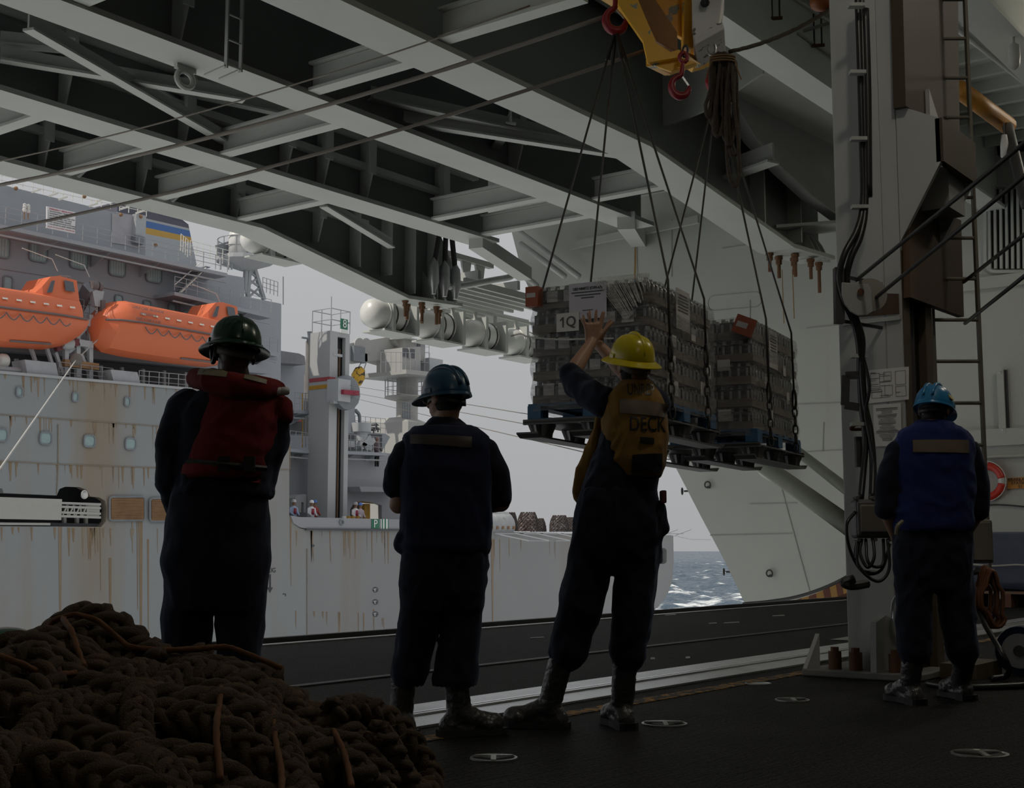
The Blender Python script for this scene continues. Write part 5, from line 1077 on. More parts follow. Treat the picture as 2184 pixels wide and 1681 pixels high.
# ---------------- wall fittings beyond the post
vg = thing('vent_grille', 'large wall vent with vertical dark slats and rounded frame', 'vent', onX(2150, 580, XW))
q = [onX(a, b, XW - .03) for a, b in rrect(2103, 398, 2260, 580, 22)]
m = MB(); m.prism(q, (.02, 0, 0)); m.build('backing', mt['black'], vg)
m = MB(); m.tube(q, .05, 6, True); m.build('frame', mt['greyrust'], vg)
for k in range(13):
    x = 2110 + k * 12.2; A, B = onX(x, 404, XW - .08), onX(x + 1.5, 573, XW - .08); m = MB(); m.bar(A, B, .045, .06, (1, 0, 0)); m.build('slat', mt['grey'], vg)
ch = thing('steel_channel', 'pale vertical steel channel standing off the wall', 'channel', onX(2136, 925, XW))
A, B = onX(2139, 925, XW - .1), onX(2133, 789, XW - .1); m = MB(); m.bar(A, B, .12, .05, (1, 0, 0)); m.build('face', mt['wall'], ch); m = MB(); m.bar(A + V((.05, -.06, 0)), B + V((.05, -.06, 0)), .015, .10, (0, 1, 0)); m.build('flange', mt['dark'], ch)
for t_ in (.05, .95):
    m = MB(); P = A.lerp(B, t_); m.cyl(P + V((-.04, 0, 0)), P, .025, 8); m.build('bolt', mt['steel'], ch)
lr = thing('life_ring', 'red and white life ring hung on the wall behind the ladder', 'life ring', onX(2106, 1027, XW))
c = onX(2104, 1027, XW - .12); red_ = M('ring_red', (.55, .035, .02), .4); rw = M('ring_white', (.6, .58, .55), .5)
def arc(a0, a1, R, r, mat, nm):
    m = MB(); m.tube([c + V((0, R * math.cos(a), R * math.sin(a))) for a in [a0 + (a1 - a0) * i / 12 for i in range(13)]], r, 12); m.build(nm, mat, lr, True)
for k in range(4):
    a = k * math.pi / 2 + .785; arc(a - .64 - .785 + .785, a + .64, .28, .075, red_, 'ring_section') if False else arc(k * math.pi / 2 + .16, (k + 1) * math.pi / 2 - .16, .28, .075, red_, 'ring_section'); arc(k * math.pi / 2 - .16, k * math.pi / 2 + .16, .28, .078, rw, 'band')
m = MB(); m.tube([c + V((-.06, .36 * math.cos(a), .36 * math.sin(a))) for a in [k * .26 for k in range(24)]], .01, 5, True); m.build('grab_line', rw, lr)
os_ = thing('wall_sign', 'orange sign lettered DEBARKATION STATION 51 on the wall', 'sign', onX(2178, 1042, XW))
q = [onX(a, b, XW - .03) for a, b in ((2149, 1020), (2204, 1016), (2204, 1041), (2149, 1043))]
m = MB(); m.prism(q, (.02, 0, 0)); m.build('board', M('sign_orange', (.62, .29, .06), .5, var=.05), os_)
ct = (q[0] + q[2]) / 2 + V((-.01, 0, 0))
for k, sss in enumerate(('DEBARKATION', 'STATION', '51')): text(sss, .075, ct + V((0, 0, .062 - .062 * k)), (0, -1, 0), (0, 0, 1), blk, 'lettering', os_, .003)
# tarpaulined stack on a pallet
tp = thing('covered_stack', 'stack under a dark blue tarpaulin on a wooden pallet by the wall', 'cargo', onZ(2170, 1275, 0))
tx, ty = 21.5, 6.05
m = MB(); R = []
for j, (z, g) in enumerate(((.28, 1.04), (.45, 1.02), (.75, .99), (.98, .97), (1.1, .93), (1.14, .6), (1.12, .02))):
    R.append([V((tx + .95 * g * math.copysign(abs(math.cos(a)) ** .35, math.cos(a)) + .05 * math.sin(6 * a + j), ty + .8 * g * math.copysign(abs(math.sin(a)) ** .35, math.sin(a)) + .04 * math.sin(9 * a), z + .04 * math.sin(5 * a + j) * (j < 4))) for a in [i * math.pi / 24 for i in range(48)]])
m.rings(R); m.build('tarpaulin', M('tarp_blue', (.085, .10, .155), .38, var=.15, vs=5, bump=.6, bs=2.5), tp, True)
m = MB(); m.tube([V((tx - 1.0, ty + .82 - j * .33, .62 + .02 * (j % 2))) for j in range(6)], .014, 5); m.build('lashing', rw, tp)
wood = M('pallet_wood', (.30, .20, .14), .7, var=.25, vs=5)
for k in range(5): m = MB(); m.box((tx - .95 + k * .42, ty - .8, .2), (tx - .7 + k * .42, ty + .8, .24)); m.build('plank', wood, tp)
for y in (-.8, -.05, .7): m = MB(); m.box((tx - .95, ty + y, .0), (tx + .95, ty + y + .1, .2)); m.build('runner', M('runner_red', (.20, .09, .06), .7) if y else wood, tp)
# curved yellow and red striped guard at the end of the deck edge
gd = thing('deck_guard', 'curved guard plate with yellow and dark red diagonal stripes at the deck edge', 'guard', onX(1800, 1280, 22.5))
gy, gr = M('guard_yellow', (.38, .20, .04), .6, rust=.08), M('guard_red', (.13, .035, .02), .6)
top_ = [(1695, 1280), (1730, 1270), (1765, 1255), (1795, 1238), (1820, 1222), (1850, 1206), (1880, 1195)]; bot_ = [(1695, 1284), (1740, 1283), (1775, 1276), (1805, 1266), (1830, 1252), (1850, 1240), (1880, 1228)]
def lerp_(L_, t): k = min(int(t * (len(L_) - 1)), len(L_) - 2); f = t * (len(L_) - 1) - k; a, b = L_[k], L_[k + 1]; return (a[0] + (b[0] - a[0]) * f, a[1] + (b[1] - a[1]) * f)
for k in range(14):
    t0, t1 = k / 14, (k + 1) / 14; m = MB(); A = [lerp_(top_, t0), lerp_(top_, t1), lerp_(bot_, max(0, t1 - .03)), lerp_(bot_, max(0, t0 - .03))]; m.prism([onX(*p, 22.6) for p in A], (.25, 0, 0)); m.build('stripe', gy if k % 2 else gr, gd)
m = MB(); m.prism([onX(*p, 22.65) for p in bot_ + [(1880, 1290), (1695, 1290)]], (.2, 0, 0)); m.build('under_plate', mt['rusty'], gd)
lineobj('mooring_rope', 'dark rope curving up from the deck edge across the hull wall to the post', curve([onX(x, y, 22.2) for x, y in ((1585, 1288), (1640, 1283), (1700, 1273), (1760, 1253), (1810, 1228), (1850, 1200))], 6), .03, mt['dark'])
for k, (a, b) in enumerate((((1600, 972), (1850, 1150)), ((1700, 962), (1850, 1078)))):
    lineobj('brace_pipe', 'thick olive grey brace pipe slanting from behind the pallets to the post, ' + ('lower' if k == 0 else 'upper'), [onX(*a, 20.5), onX(*b, 17)], .14 if k == 0 else .085, M('brace_olive', (.16, .17, .135), .5), 'pipe', 14)
lineobj('elbow_pipe', 'pale grey pipe elbow on the hull wall under the second pallet', curve([onX(*p, 23.7) for p in ((1585, 960), (1612, 985), (1630, 1008), (1655, 1020), (1672, 1018))], 5), .09, mt['wall'], 'pipe', 12)
# overhead yellow boom, bullet lamp, hanging bag and hose at the right edge
lineobj('hose_boom', 'yellow overhead boom pipe right of the post', [onZ(2045, 190, 6.3), onZ(2150, 268, 6.2)], .11, M('boom_yellow', (.42, .19, .03), .5, rust=.12, streak=1), 'pipe', 12)
lineobj('hanging_hose', 'dark hose hanging at the right edge below the yellow boom', curve([onZ(2150, 272, 6.1), dep(2156, 300, 15.5), dep(2168, 350, 15.2), dep(2190, 440, 15)], 6), .07, mt['dark'], 'hose', 10)
t = thing('hanging_bag', 'white bag hanging under the yellow boom end', 'bag', dep(2142, 330, 15.4)); P = dep(2143, 312, 15.4)
m = MB(); m.loft([(P.x, P.y, P.z - .13, .07, .05), (P.x, P.y, P.z, .06, .05), (P.x, P.y, P.z + .14, .035, .03)], 12); m.build('sack', mt['white'], t, True); m = MB(); m.cyl(P + V((0, 0, .14)), P + V((0, 0, .3)), .008, 5); m.build('cord', mt['dark'], t)
t = thing('bullet_lamp', 'white bullet-shaped lamp hanging from the overhead beam', 'lamp', onZ(2162, 120, 6.8)); P = onZ(2163, 122, 6.75)
m = MB(); m.lathe([(.01, -.16), (.06, -.12), (.075, 0), (.07, .14), (.03, .17)], P, n=14); m.build('housing', mt['white'], t, True); m = MB(); m.cyl(P + V((0, 0, .17)), P + V((0, 0, .27)), .02, 8); m.build('stem', mt['grey'], t)
# deck tie-down cups
cup = M('tiedown_steel', (.52, .52, .50), .32, .85, var=.3, vs=30)
for k, (x, y, rr, nm, cr) in enumerate(((1053, 1618, .10, 'nearest one, in the foreground', 1), (1417, 1545, .115, 'beside the right boot of the man in the yellow helmet', 1), (1617, 1459, .085, 'flat disc without cross bars', 0), (1690, 1494, .10, 'half-lit one beyond the flat disc', 1), (2090, 1609, .12, 'darkest one, near the bottom right corner', 1))):
    P = onZ(x, y, 0); t = local('tiedown_cup', 'steel deck tie-down cup, ' + nm, 'deck fitting', P, VR, 'deck tie-down cups')
    m = MB(); m.lathe([(rr, 0.0), (rr, .006), (rr * .9, .007), (rr * .88, .001)], n=28); m.build('rim', cup, t)
    m = MB(); m.lathe([(rr * .88, .001), (.01, .0015)] if cr else [(rr * .86, .003), (.01, .005)], n=24); m.build('bowl', mt['black'] if cr else cup, t)
    if cr:
        m = MB()
        for a in (.5, 2.64, 4.71): m.bar((0, 0, .012), (rr * .9 * math.cos(a), rr * .9 * math.sin(a), .006), .022, .008)
        m.build('cross_bar', cup, t)
t = thing('dome_cover', 'green and white domed cover lying behind the rope pile at the left edge', 'cover', dep(20, 1372, 5.2)); P = dep(12, 1372, 5.4)
m = MB(); m.lathe([(.14, -.5), (.13, 0), (.125, .02), (.10, .045), (.05, .06), (.01, .065)], P, n=24); m.build('dome', M('cover_green', (.03, .09, .06), .3), t, True); m = MB(); m.lathe([(.142, -.01), (.145, -.005), (.145, .01), (.132, .015)], P, n=24); m.build('rim', mt['white'], t, True)
# ================================================================ hanging pallet loads, slings, crane head
plas = M('pallet_plastic', (.085, .085, .085), .45, var=.15, vs=8); bluew = M('pallet_blue', (.03, .10, .20), .6, var=.25, vs=7)
card_ = M('case_cardboard', (.19, .155, .125), .7, var=.2, vs=6, coord='OBJ'); botm = M('bottle_grey', (.27, .285, .295), .2, var=.1, vs=9, coord='OBJ'); darkc = M('case_gap', (.035, .035, .036), .6)
lab = M('label_paper', (.46, .44, .43), .6, var=.03); inkb = M('label_ink', (.06, .06, .06), .6, var=0); tagm = M('tag_red_brown', (.30, .075, .035), .6, var=.1)
def film_mat(nm, tint, a0, a1):
    m = bpy.data.materials.new(nm); m.use_nodes = True; N = m.node_tree.nodes; L = m.node_tree.links; b = N['Principled BSDF']
    b.inputs['Base Color'].default_value = (*tint, 1); b.inputs['Roughness'].default_value = .16
    tc = N.new('ShaderNodeTexCoord'); mp = N.new('ShaderNodeMapping'); mp.inputs['Scale'].default_value = (5, 5, 26); mp.inputs['Rotation'].default_value = (.12, .1, 0); L.new(tc.outputs['Object'], mp.inputs[0])
    n = N.new('ShaderNodeTexNoise'); n.inputs['Scale'].default_value = 2.2; n.inputs['Detail'].default_value = 5; L.new(mp.outputs[0], n.inputs[0])
    bp = N.new('ShaderNodeBump'); bp.inputs['Strength'].default_value = 1; bp.inputs['Distance'].default_value = .03; L.new(n.outputs['Fac'], bp.inputs['Height']); L.new(bp.outputs[0], b.inputs['Normal'])
    r = N.new('ShaderNodeMapRange'); r.inputs['From Min'].default_value = .35; r.inputs['From Max'].default_value = .7; r.inputs['To Min'].default_value = a0; r.inputs['To Max'].default_value = a1; L.new(n.outputs['Fac'], r.inputs[0]); L.new(r.outputs[0], b.inputs['Alpha'])
    return m
film = film_mat('stretch_film', (.30, .31, .32), .16, .5); strandm = film_mat('film_strands', (.75, .72, .68), .5, .95)
PALZ = .28
def pallet(P, yaw, label):
    t = local('pallet', label, 'pallet', P, yaw)
    W2, D = .52, 1.42
    m = MB()
    for y in [k * D / 8 for k in range(9)]: m.box((-W2, y - .03, .135), (W2, y + .03, .15))
    m.box((-W2 - .02, -.03, .13), (W2 + .02, D + .03, .142)); m.box((-W2 - .02, -.03, .12), (W2 + .02, -.0, .16)); m.box((-W2 - .02, D, .12), (W2 + .02, D + .03, .16)); m.build('deck', plas, t)
    for x in (-.44, 0, .44):
        for y in (.1, D / 2, D - .1):
            m = MB(); R = []
            for z, g in ((.02, .075), (.06, .08), (.125, .105)):
                R.append([(x + g * math.cos(a) * (1 + .10 * math.cos(8 * a)), y + g * math.sin(a) * (1 + .10 * math.cos(8 * a)), z) for a in [i * math.pi / 16 for i in range(32)]])
            m.rings(R); m.build('foot', plas, t)
        m = MB(); m.prism([(x - .09, -.10, .012), (x - .085, D + .10, .012), (x + .085, D + .10, .012), (x + .09, -.10, .012)], (0, 0, .014)); m.prism([(x - .09, -.10, .012), (x + .09, -.10, .012), (x + .09, -.16, .04), (x - .09, -.16, .04)], (0, 0, .012)); m.prism([(x - .09, D + .1, .012), (x + .09, D + .1, .012), (x + .09, D + .16, .04), (x - .09, D + .16, .04)], (0, 0, .012)); m.build('runner', plas, t)
    for x in (-.46, 0, .46):
        for y in (0, D / 2 - .07, D - .14): m = MB(); m.box((x - .055, y, .16), (x + .055, y + .14, .25)); m.build('block', bluew, t)
    for x in (-.46, 0, .46): m = MB(); m.box((x - .055, 0, .25), (x + .055, D, .265)); m.build('stringer', bluew, t)
    for k in range(7): y = k * (D - .12) / 6; m = MB(); m.box((-W2 + .01, y, .265), (W2 - .01, y + .12, PALZ)); m.build('plank', bluew, t)
    for y in (0, D - .1): m = MB(); m.box((-W2 + .01, y, .155), (W2 - .01, y + .1, .168)); m.build('plank', bluew, t)
    return t
def case_mesh():
    w, d, h = .296, .333, .157
    a = MB(); a.box((0, 0, 0), (w, d, h * .36)); a.cur = 1; a.box((.012, .012, h * .36), (w - .012, d - .012, h * .80)); return a, w, d, h
def load(P, yaw, label, nl, dims, seed, warm):
    W_, D_ = dims; t = local('wrapped_load', label, 'cargo', P, yaw); rnd = random.Random(seed)
    a, w, d, h = case_mesh(); nx, ny = 3, 4
    bm_ = MB()
    for i in range(4):
        for j in range(4):
            if 0 < i < 3 and 0 < j < 3: continue
            bm_.lathe([(.034, h * .36), (.034, h * .70), (.018, h * .88), (.018, h * .985), (.001, h * .985)], ((i + .5) * w / 4, (j + .5) * d / 4, 0), n=8)
    first = None
    for l in range(nl):
        jx, jy = rnd.uniform(-.012, .012), rnd.uniform(-.012, .012)
        for i in range(nx):
            for j in range(ny):
                if 0 < i < nx - 1 and 0 < j < ny - 1: continue
                if first is None:
                    c = a.build('case', [card_, darkc], t); b = bm_.build('bottles', botm, c, SM); b['kind'] = 'stuff'; first = (c, b)
                else:
                    c = first[0].copy(); COL.objects.link(c); b = first[1].copy(); COL.objects.link(b); b.parent = c
                c.location = (-1.5 * w - .008 + i * (w + .008) + jx, .03 + j * (d + .008) + jy, l * (h + .004) + .002)
    Hh = nl * (h + .004); x0, x1, y0, y1 = -1.5 * w - .03, 1.5 * w + .03, 0.0, 4 * d + .09
    def pap(x, z, ww, hh, face='f', nm='label', mat=lab, off=.012, rot=0.0):
        """paper on the front ('f', x = across) or right side ('s', x = depth)"""
        m = MB(); ca, sa = math.cos(rot), math.sin(rot); cs = [(x + (u * ca - v * sa), z + (u * sa + v * ca)) for u, v in ((-ww / 2, -hh / 2), (ww / 2, -hh / 2), (ww / 2, hh / 2), (-ww / 2, hh / 2))]
        if face == 'f': m.prism([(p, y0 - off, q) for p, q in cs], (0, -.002, 0))
        else: m.prism([(x1 + off, p, q) for p, q in cs], (.002, 0, 0))
        o = m.build(nm, mat, t)
        return o
    def bar_(x, z, ww, hh, face='f', off=.016):
        m = MB()
        if face == 'f': m.box((x - ww / 2, y0 - off - .001, z - hh / 2), (x + ww / 2, y0 - off, z + hh / 2))
        else: m.box((x1 + off, x - ww / 2, z - hh / 2), (x1 + off + .001, x + ww / 2, z + hh / 2))
        return m.build('print_line', inkb, t)
    # bumpy film over the four sides and the top edge
    m = MB(); R = []; n = 72; per = []
    for i in range(n):
        a_ = 2 * math.pi * (i + .5) / n; c_, s_ = math.cos(a_), math.sin(a_); q = .14
        per.append((math.copysign(abs(c_) ** q, c_), math.copysign(abs(s_) ** q, s_)))
    nz_ = 26
    for k in range(nz_ + 2):
        z = min(k, nz_) / nz_ * (Hh + .02) - .05; lay = abs(math.sin(math.pi * (z / (h + .004)))) ; g = .004 + .016 * lay
        if k == nz_ + 1: g = -.12; z = Hh + .012
        R.append([((x0 + x1) / 2 + px * ((x1 - x0) / 2 + g + .006 * mnoise.noise(V((px * 3, py * 3, z * 9 + seed)))), (y0 + y1) / 2 + py * ((y1 - y0) / 2 + g + .006 * mnoise.noise(V((px * 3 + 9, py * 3, z * 9)))), z + .012 * mnoise.noise(V((px * 6, py * 6, seed))) * (k > nz_ - 2)) for px, py in per])
    m.rings(R, False); m.build('stretch_film', film, t, True)
    return t, pap, bar_, Hh, (x0, x1, y0, y1)
YAW = VR + math.radians(-27)
def sling(name, label, hook, pts, chain_from):
    t = thing('wire_sling', label, 'sling', hook)
    for k, (wp, p) in enumerate(pts):
        wp, p = V(wp), V(p); d = p - wp; c = wp + d * chain_from[k]
        m = MB(); m.tube([hook, hook.lerp(wp, .12)], .016, 6); m.build('sleeve', mt['black'], t)
        m = MB(); m.tube([hook, wp, c], .0095, 6); m.build('sling_leg', mt['dark'], t, True)
        u = d.normalized(); s = u.orthogonal().normalized()
        m = MB(); m.tube([c + u * .09 + (u * math.cos(a) * .09 + s * math.sin(a) * .045) for a in [i * .42 for i in range(15)]], .012, 6, True); m.build('thimble', mt['dark'], t, True)
        L_ = (p - c).length - .17; q = c + u * .17; nl = max(2, int(L_ / .075)); w = u.cross(s)
        for i in range(nl):
            cc = q + u * (L_ * (i + .5) / nl); e = s if i % 2 else w; m = MB(); m.tube([cc + u * (L_ / nl * .62 * math.cos(a)) + e * (.022 * math.sin(a)) for a in [j * math.pi / 5 for j in range(10)]], .0075, 5, True); m.build('chain_link', mt['dark'], t, True)
    return t
# first pallet
O1 = dep(1392, 890, 9.5); O1.z = 1.69
fr1 = O1 - (Matrix.Rotation(YAW, 3, 'Z') @ V((.5, 0, 0)))
pallet(fr1, YAW, 'black plastic pallet with blue deck under the nearer wrapped load')
t, pap, bar_, Hh, bb = load(fr1 + V((0, 0, PALZ)), YAW, 'nearer film-wrapped load of bottle cases with the 1Q card', 5, (1, 1.4), 3, False); t.scale = (1.06, 1.04, 1.13)
for x, z, w_, h_ in ((-.28, .72, .085, .075), (-.16, .72, .06, .075), (.30, .54, .09, .075), (-.30, .40, .085, .075), (-.19, .40, .085, .075), (-.31, .09, .085, .08), (-.20, .09, .07, .08), (.05, .24, .08, .07), (.16, .55, .09, .07), (-.12, .09, .06, .08)): pap(x, z, w_, h_)
pap(.0, .67, .29, .245, nm='address_sheet', off=.018, mat=M('sheet_lilac', (.50, .48, .53), .6, var=.03)); xf = (1, 0, 0)
yf = bb[2] - .0215
text('USS NIMITZ (CVN-68)', .0255, (.0, yf, .752), (1, 0, 0), (0, 0, 1), inkb, 'lettering', t, .001, sx=.92, bold=.0007)
for x, z, w_ in ((0, .728, .25), (0, .708, .20), (.0, .690, .1)): bar_(x, z, w_, .008, off=.0205)
bar_(-.0, .605, .08, .006, off=.0205)
pap(-.155, .535, .175, .125, nm='number_card', off=.022, mat=M('card_cream', (.58, .56, .53), .6, var=.03)); text('Q', .098, (-.128, bb[2] - .0255, .535), (1, 0, 0), (0, 0, 1), inkb, 'lettering', t, .001, bold=.001); m = MB(); m.prism([(x_ - .196, bb[2] - .0255, .535 + z_) for x_, z_ in ((0, -.034), (.011, -.034), (.011, .036), (.002, .036), (-.018, .018), (-.018, .008), (0, .019))], (0, -.001, 0)); m.build('digit', inkb, t)
for x, z, w_, h_ in ((.62, .66, .30, .28), (.42, .42, .09, .08), (.30, .10, .08, .1), (.45, .10, .08, .1), (.85, .52, .10, .09), (1.2, .3, .1, .1), (.4, .28, .09, .08), (1.05, .16, .1, .1)): pap(x, z, w_, h_, 's')
for k in range(6): bar_(.62, .76 - .022 * k, .22 if k else .16, .008, 's')
for x0, x1, z in ((-.475, -.375, .72),):
    m = MB(); m.box((x0, -.055, z - .06), (x1, .03, z + .075)); m.build('corner_tag', tagm, t); m = MB(); m.box((x0 + .01, -.058, z - .0), (x1 - .02, -.0555, z + .03)); m.build('tag_label', lab, t)
rnd = random.Random(5); m = MB()
for k in range(46):
    f = k / 45; a = V((.05 + .42 * f ** .8, bb[2] - .03 - .006 * rnd.random(), Hh + .01)); b = V((.30 + .17 * f, bb[2] - .032, .50 + .30 * f * rnd.uniform(.6, 1))); m.bar(a, b, .0035, .0015, (0, 1, 0))
o = m.build('film_strands', strandm, t); o['kind'] = 'stuff'
m = MB(); m.tube(curve([(-.60, -.04, .47), (-.52, -.03, .48), (-.46, -.03, .455), (-.2, -.035, .42), (.2, -.03, .40)], 6), .006, 5); m.build('film_tail', strandm, t)
# second pallet
O2 = dep(1612, 900, 11.2); O2.z = 1.62
fr2 = O2 - (Matrix.Rotation(YAW, 3, 'Z') @ V((.5, 0, 0)))
pallet(fr2, YAW, 'black plastic pallet with blue deck under the farther wrapped load')
t, pap, bar_, Hh, bb = load(fr2 + V((0, 0, PALZ)), YAW, 'farther film-wrapped load of cases, darker, with a tilted red tag', 5, (1, 1.4), 8, True); t.scale = (1.04, 1.04, 1.22)
for x, z, w_, h_ in ((.0, .62, .16, .20), (.22, .46, .11, .08), (-.02, .46, .09, .08), (.02, .10, .11, .085), (.22, .10, .11, .085)): pap(x, z, w_, h_)
for k in range(3): bar_(.0, .69 - .02 * k, .08, .01)
for x, z, w_, h_ in ((.55, .62, .26, .28), (.9, .5, .09, .08), (.45, .12, .09, .09), (1.2, .12, .1, .1), (1.0, .3, .1, .09), (.3, .35, .08, .09)): pap(x, z, w_, h_, 's')
for k in range(6): bar_(.55, .72 - .022 * k, .18, .008, 's')
m = MB(); m.obox((.41, -.03, .73), (.075, 0, -.028), (0, .03, 0), (.03, 0, .06)); m.build('corner_tag', tagm, t); m = MB(); m.obox((.40, -.062, .735), (.045, 0, -.015), (0, .001, 0), (.01, 0, .018)); m.build('tag_label', lab, t)
RM = Matrix.Rotation(YAW, 3, 'Z')
# hooks and slings
def hook(name, label, P, s=1.0, latch=True, ang=0.0):
    t = thing('lifting_hook', label, 'hook', P); c, q = math.cos(ang), math.sin(ang); L = lambda x, z: P + RT * (x * c + z * q) * s + V((0, 0, (z * c - x * q) * s))
    pts = [(0, .30), (.0, .20), (-.01, .14), (-.075, .09), (-.10, .01), (-.07, -.07), (.0, -.105), (.07, -.08), (.10, -.015), (.095, .03)]; rr = [.022, .026, .03, .034, .042, .046, .048, .040, .028, .010]
    P3 = curve([L(*p) for p in pts], 4); r4 = [rr[min(i // 4, 9)] * (1 - (i % 4) / 4) + rr[min(i // 4 + 1, 9)] * (i % 4) / 4 for i in range(len(P3))]
    m = MB(); m.tube(P3, [x * s for x in r4], 10); m.build('hook', hr, t, True)
    m = MB(); m.tube([L(.045 * math.cos(a), .35 + .055 * math.sin(a)) for a in [k * .52 for k in range(12)]], .024 * s, 8, True); m.build('eye', hr, t, True)
    m = MB(); m.tube([L(.03 * math.cos(a) + .01, .43 + .07 * math.sin(a)) + FH * .01 for a in [k * .52 for k in range(12)]], .014 * s, 6, True); m.build('shackle', mt['dark'], t, True)
    if latch: m = MB(); m.bar(L(.005, .13), L(.09, .03), .02 * s, .008, FH); m.build('latch', mt['steel'], t)
    return t
hr = M('hook_red_paint', (.26, .012, .022), .4, var=.2, vs=14)
H1 = dep(1313, 45, 10.2); hook('hook', 'dark red hook at the tip of the yellow crane arm, carrying the first sling', H1, .8, True)
hook('hook', 'dark red empty hook hanging under the yellow crane head', dep(1451, 186, 10.0), .7, True, .12)
H2 = dep(1528, 175, 11.6); hook('hook', 'dark red hook mostly hidden behind the hanging rope bundle', H2, .75, False)
def cn(fr, x, y, z): return fr + RM @ V((x, y, z))
sling('wire_sling', 'black four-legged wire and chain sling holding the nearer load', H1 + V((0, 0, -.07)), [(cn(fr1, x, y, 1.20), cn(fr1, x * 1.04, y, .15)) for x, y in ((-.51, .25), (-.51, 1.15), (.53, .28), (.53, 1.12))], [.5, .5, .42, .36])
sling('wire_sling', 'black four-legged wire and chain sling holding the farther load', H2 + V((0, 0, -.07)), [(cn(fr2, x, y, 1.27), cn(fr2, x * 1.04, y, .15)) for x, y in ((-.51, .25), (-.51, 1.15), (.53, .28), (.53, 1.12))], [.5, .5, .5, .48])
# yellow crane head
crn = thing('boom_crane', 'yellow crane arm end with peeling paint and a white guard block, top of view', 'crane', dep(1440, 60, 10.3))
yp = M('crane_yellow', (.92, .47, .018), .42, var=.12, vs=3, spots=((.26, .30, .24), 9, .63)); yd_ = M('crane_yellow_inner', (.28, .11, .012), .5)
def cpl(pts, f, th, nm, mat, bev=.004):
    P = [dep(a, b, f) for a, b in pts]; m = MB(); m.prism(P, FH * th); return m.build(nm, mat, crn, bevel=bev)
cpl([(1322, -40), (1345, -40), (1400, 92), (1450, 122), (1382, 134), (1372, 88), (1326, 22), (1318, 8)], 10.05, .05, 'arm_cheek', yp)
cpl([(1348, -40), (1372, -40), (1444, 68), (1447, 112), (1400, 88), (1350, -20)], 10.1, .30, 'arm_box', yd_)
cpl([(1322, -40), (1345, -40), (1400, 92), (1372, 88), (1326, 22)], 10.4, .05, 'arm_cheek', yp)
cpl([(1392, -40), (1475, -40), (1475, 92), (1440, 72), (1390, 0)], 10.45, .06, 'back_plate', yp)
cpl([(1456, -40), (1478, -40), (1478, 104), (1460, 96)], 10.3, .2, 'side_plate', yp)
cpl([(1382, 134), (1450, 122), (1486, 134), (1432, 152)], 10.1, .04, 'foot_frame', yp); 
m = MB(); q = [dep(1384, 134, 10.1), dep(1450, 114, 10.1), dep(1488, 132, 10.5), dep(1424, 154, 10.5)]
for a, b in zip(q, q[1:] + q[:1]): m.bar(a, b, .05, .05)
m.build('foot_rail', yp, crn)
cpl([(1448, 108), (1480, 100), (1530, 100), (1530, 118), (1484, 132)], 10.6, .25, 'rear_foot', yp)
cpl([(1406, 36), (1434, 30), (1432, 48), (1428, 54)], 10.44, .008, 'plate_label', lab, 0)
m = MB(); m.cyl(dep(1420, 128, 10.1), dep(1446, 140, 10.3), .018, 8); m.build('hook_pin', yp, crn)
wb_ = M('guard_white', (.7, .68, .65), .5, var=.1, spots=((.16, .13, .10), 11, .62))
m = MB(); P = [dep(a, b, 10.1) for a, b in ((1475, -40), (1545, -40), (1538, 20), (1534, 55), (1540, 62), (1480, 98), (1476, 60))]; m.prism(P, FH * .5 + RT * .08); m.build('guard_block', wb_, crn, bevel=.012)
m = MB(); P = [dep(a, b, 10.06) for a, b in ((1480, 74), (1541, 46), (1546, 62), (1482, 98))]; m.prism(P, FH * .5 + RT * .09); m.build('guard_lip', wb_, crn, bevel=.01)
m = MB(); m.cyl(dep(1503, 6, 10.04), dep(1503, 6, 10.12), .035, 14); m.cyl(dep(1503, 6, 10.02), dep(1503, 6, 10.12), .02, 8); m.build('bolt_cap', mt['dark'], crn, SM)
m = MB(); c = dep(1518, 104, 10.25); m.tube([c + V((0, 0, .05 * math.sin(a))) + RT * (.03 * math.cos(a)) for a in [k * .52 for k in range(12)]], .012, 6, True); m.build('shackle', mt['steel'], crn)
m = MB(); m.box(tuple(dep(1395, -45, 10.2) + V((0, 0, 0))), tuple(dep(1470, -45, 10.2) + V((1.0, .8, 2.4)))); m.build('mast_box', yp, crn)
# rope bundle hanging from the block
rb = thing('rope_bundle', 'bundle of dark brown rope tied and hanging under the white guard block', 'rope', dep(1540, 115, 10.0))
rpm = M('dark_rope', (.07, .052, .04), .85, var=.4, vs=40, bump=.6, bs=130)
for k in range(11):
    x = 1520 + (k * 4.7) % 47; yb = (250, 268, 282, 240, 292, 275, 300, 262, 310, 330, 288)[k]; f = 10.0 + .03 * (k % 4); w = 5 + k % 5; x2 = x + (-10, -4, 2, 6, -8, 3, 0, 8, -2, 4, 6)[k]
    p = [(1540 + (k - 5) * 1.2, 112, f), (x - w * .3, 130, f), (x - w, 190, f), (x2 - w, yb - 25, f), (x2, yb, f), (x2 + w, yb - 22, f + .03), (x + w, 190, f + .03), (x + w * .5, 130, f + .03), (1540 + (k - 5) * 1.2, 114, f + .04)]
    m = MB(); m.tube(curve([dep(*q) for q in p], 7), .0155, 7, twist=(3, .5)); m.build('rope_loop', rpm, rb, True)
p = [(1560, 135, 10.0), (1566, 230, 10.0), (1574, 300, 10.0), (1577, 370, 10.0), (1568, 398, 10.0), (1556, 380, 10.02), (1550, 320, 10.02), (1548, 240, 10.02), (1548, 130, 10.03)]
m = MB(); m.tube(curve([dep(*q) for q in p], 7), .0155, 7, twist=(3, .5)); m.build('rope_loop', rpm, rb, True)
m = MB(); c = dep(1541, 128, 10.02)
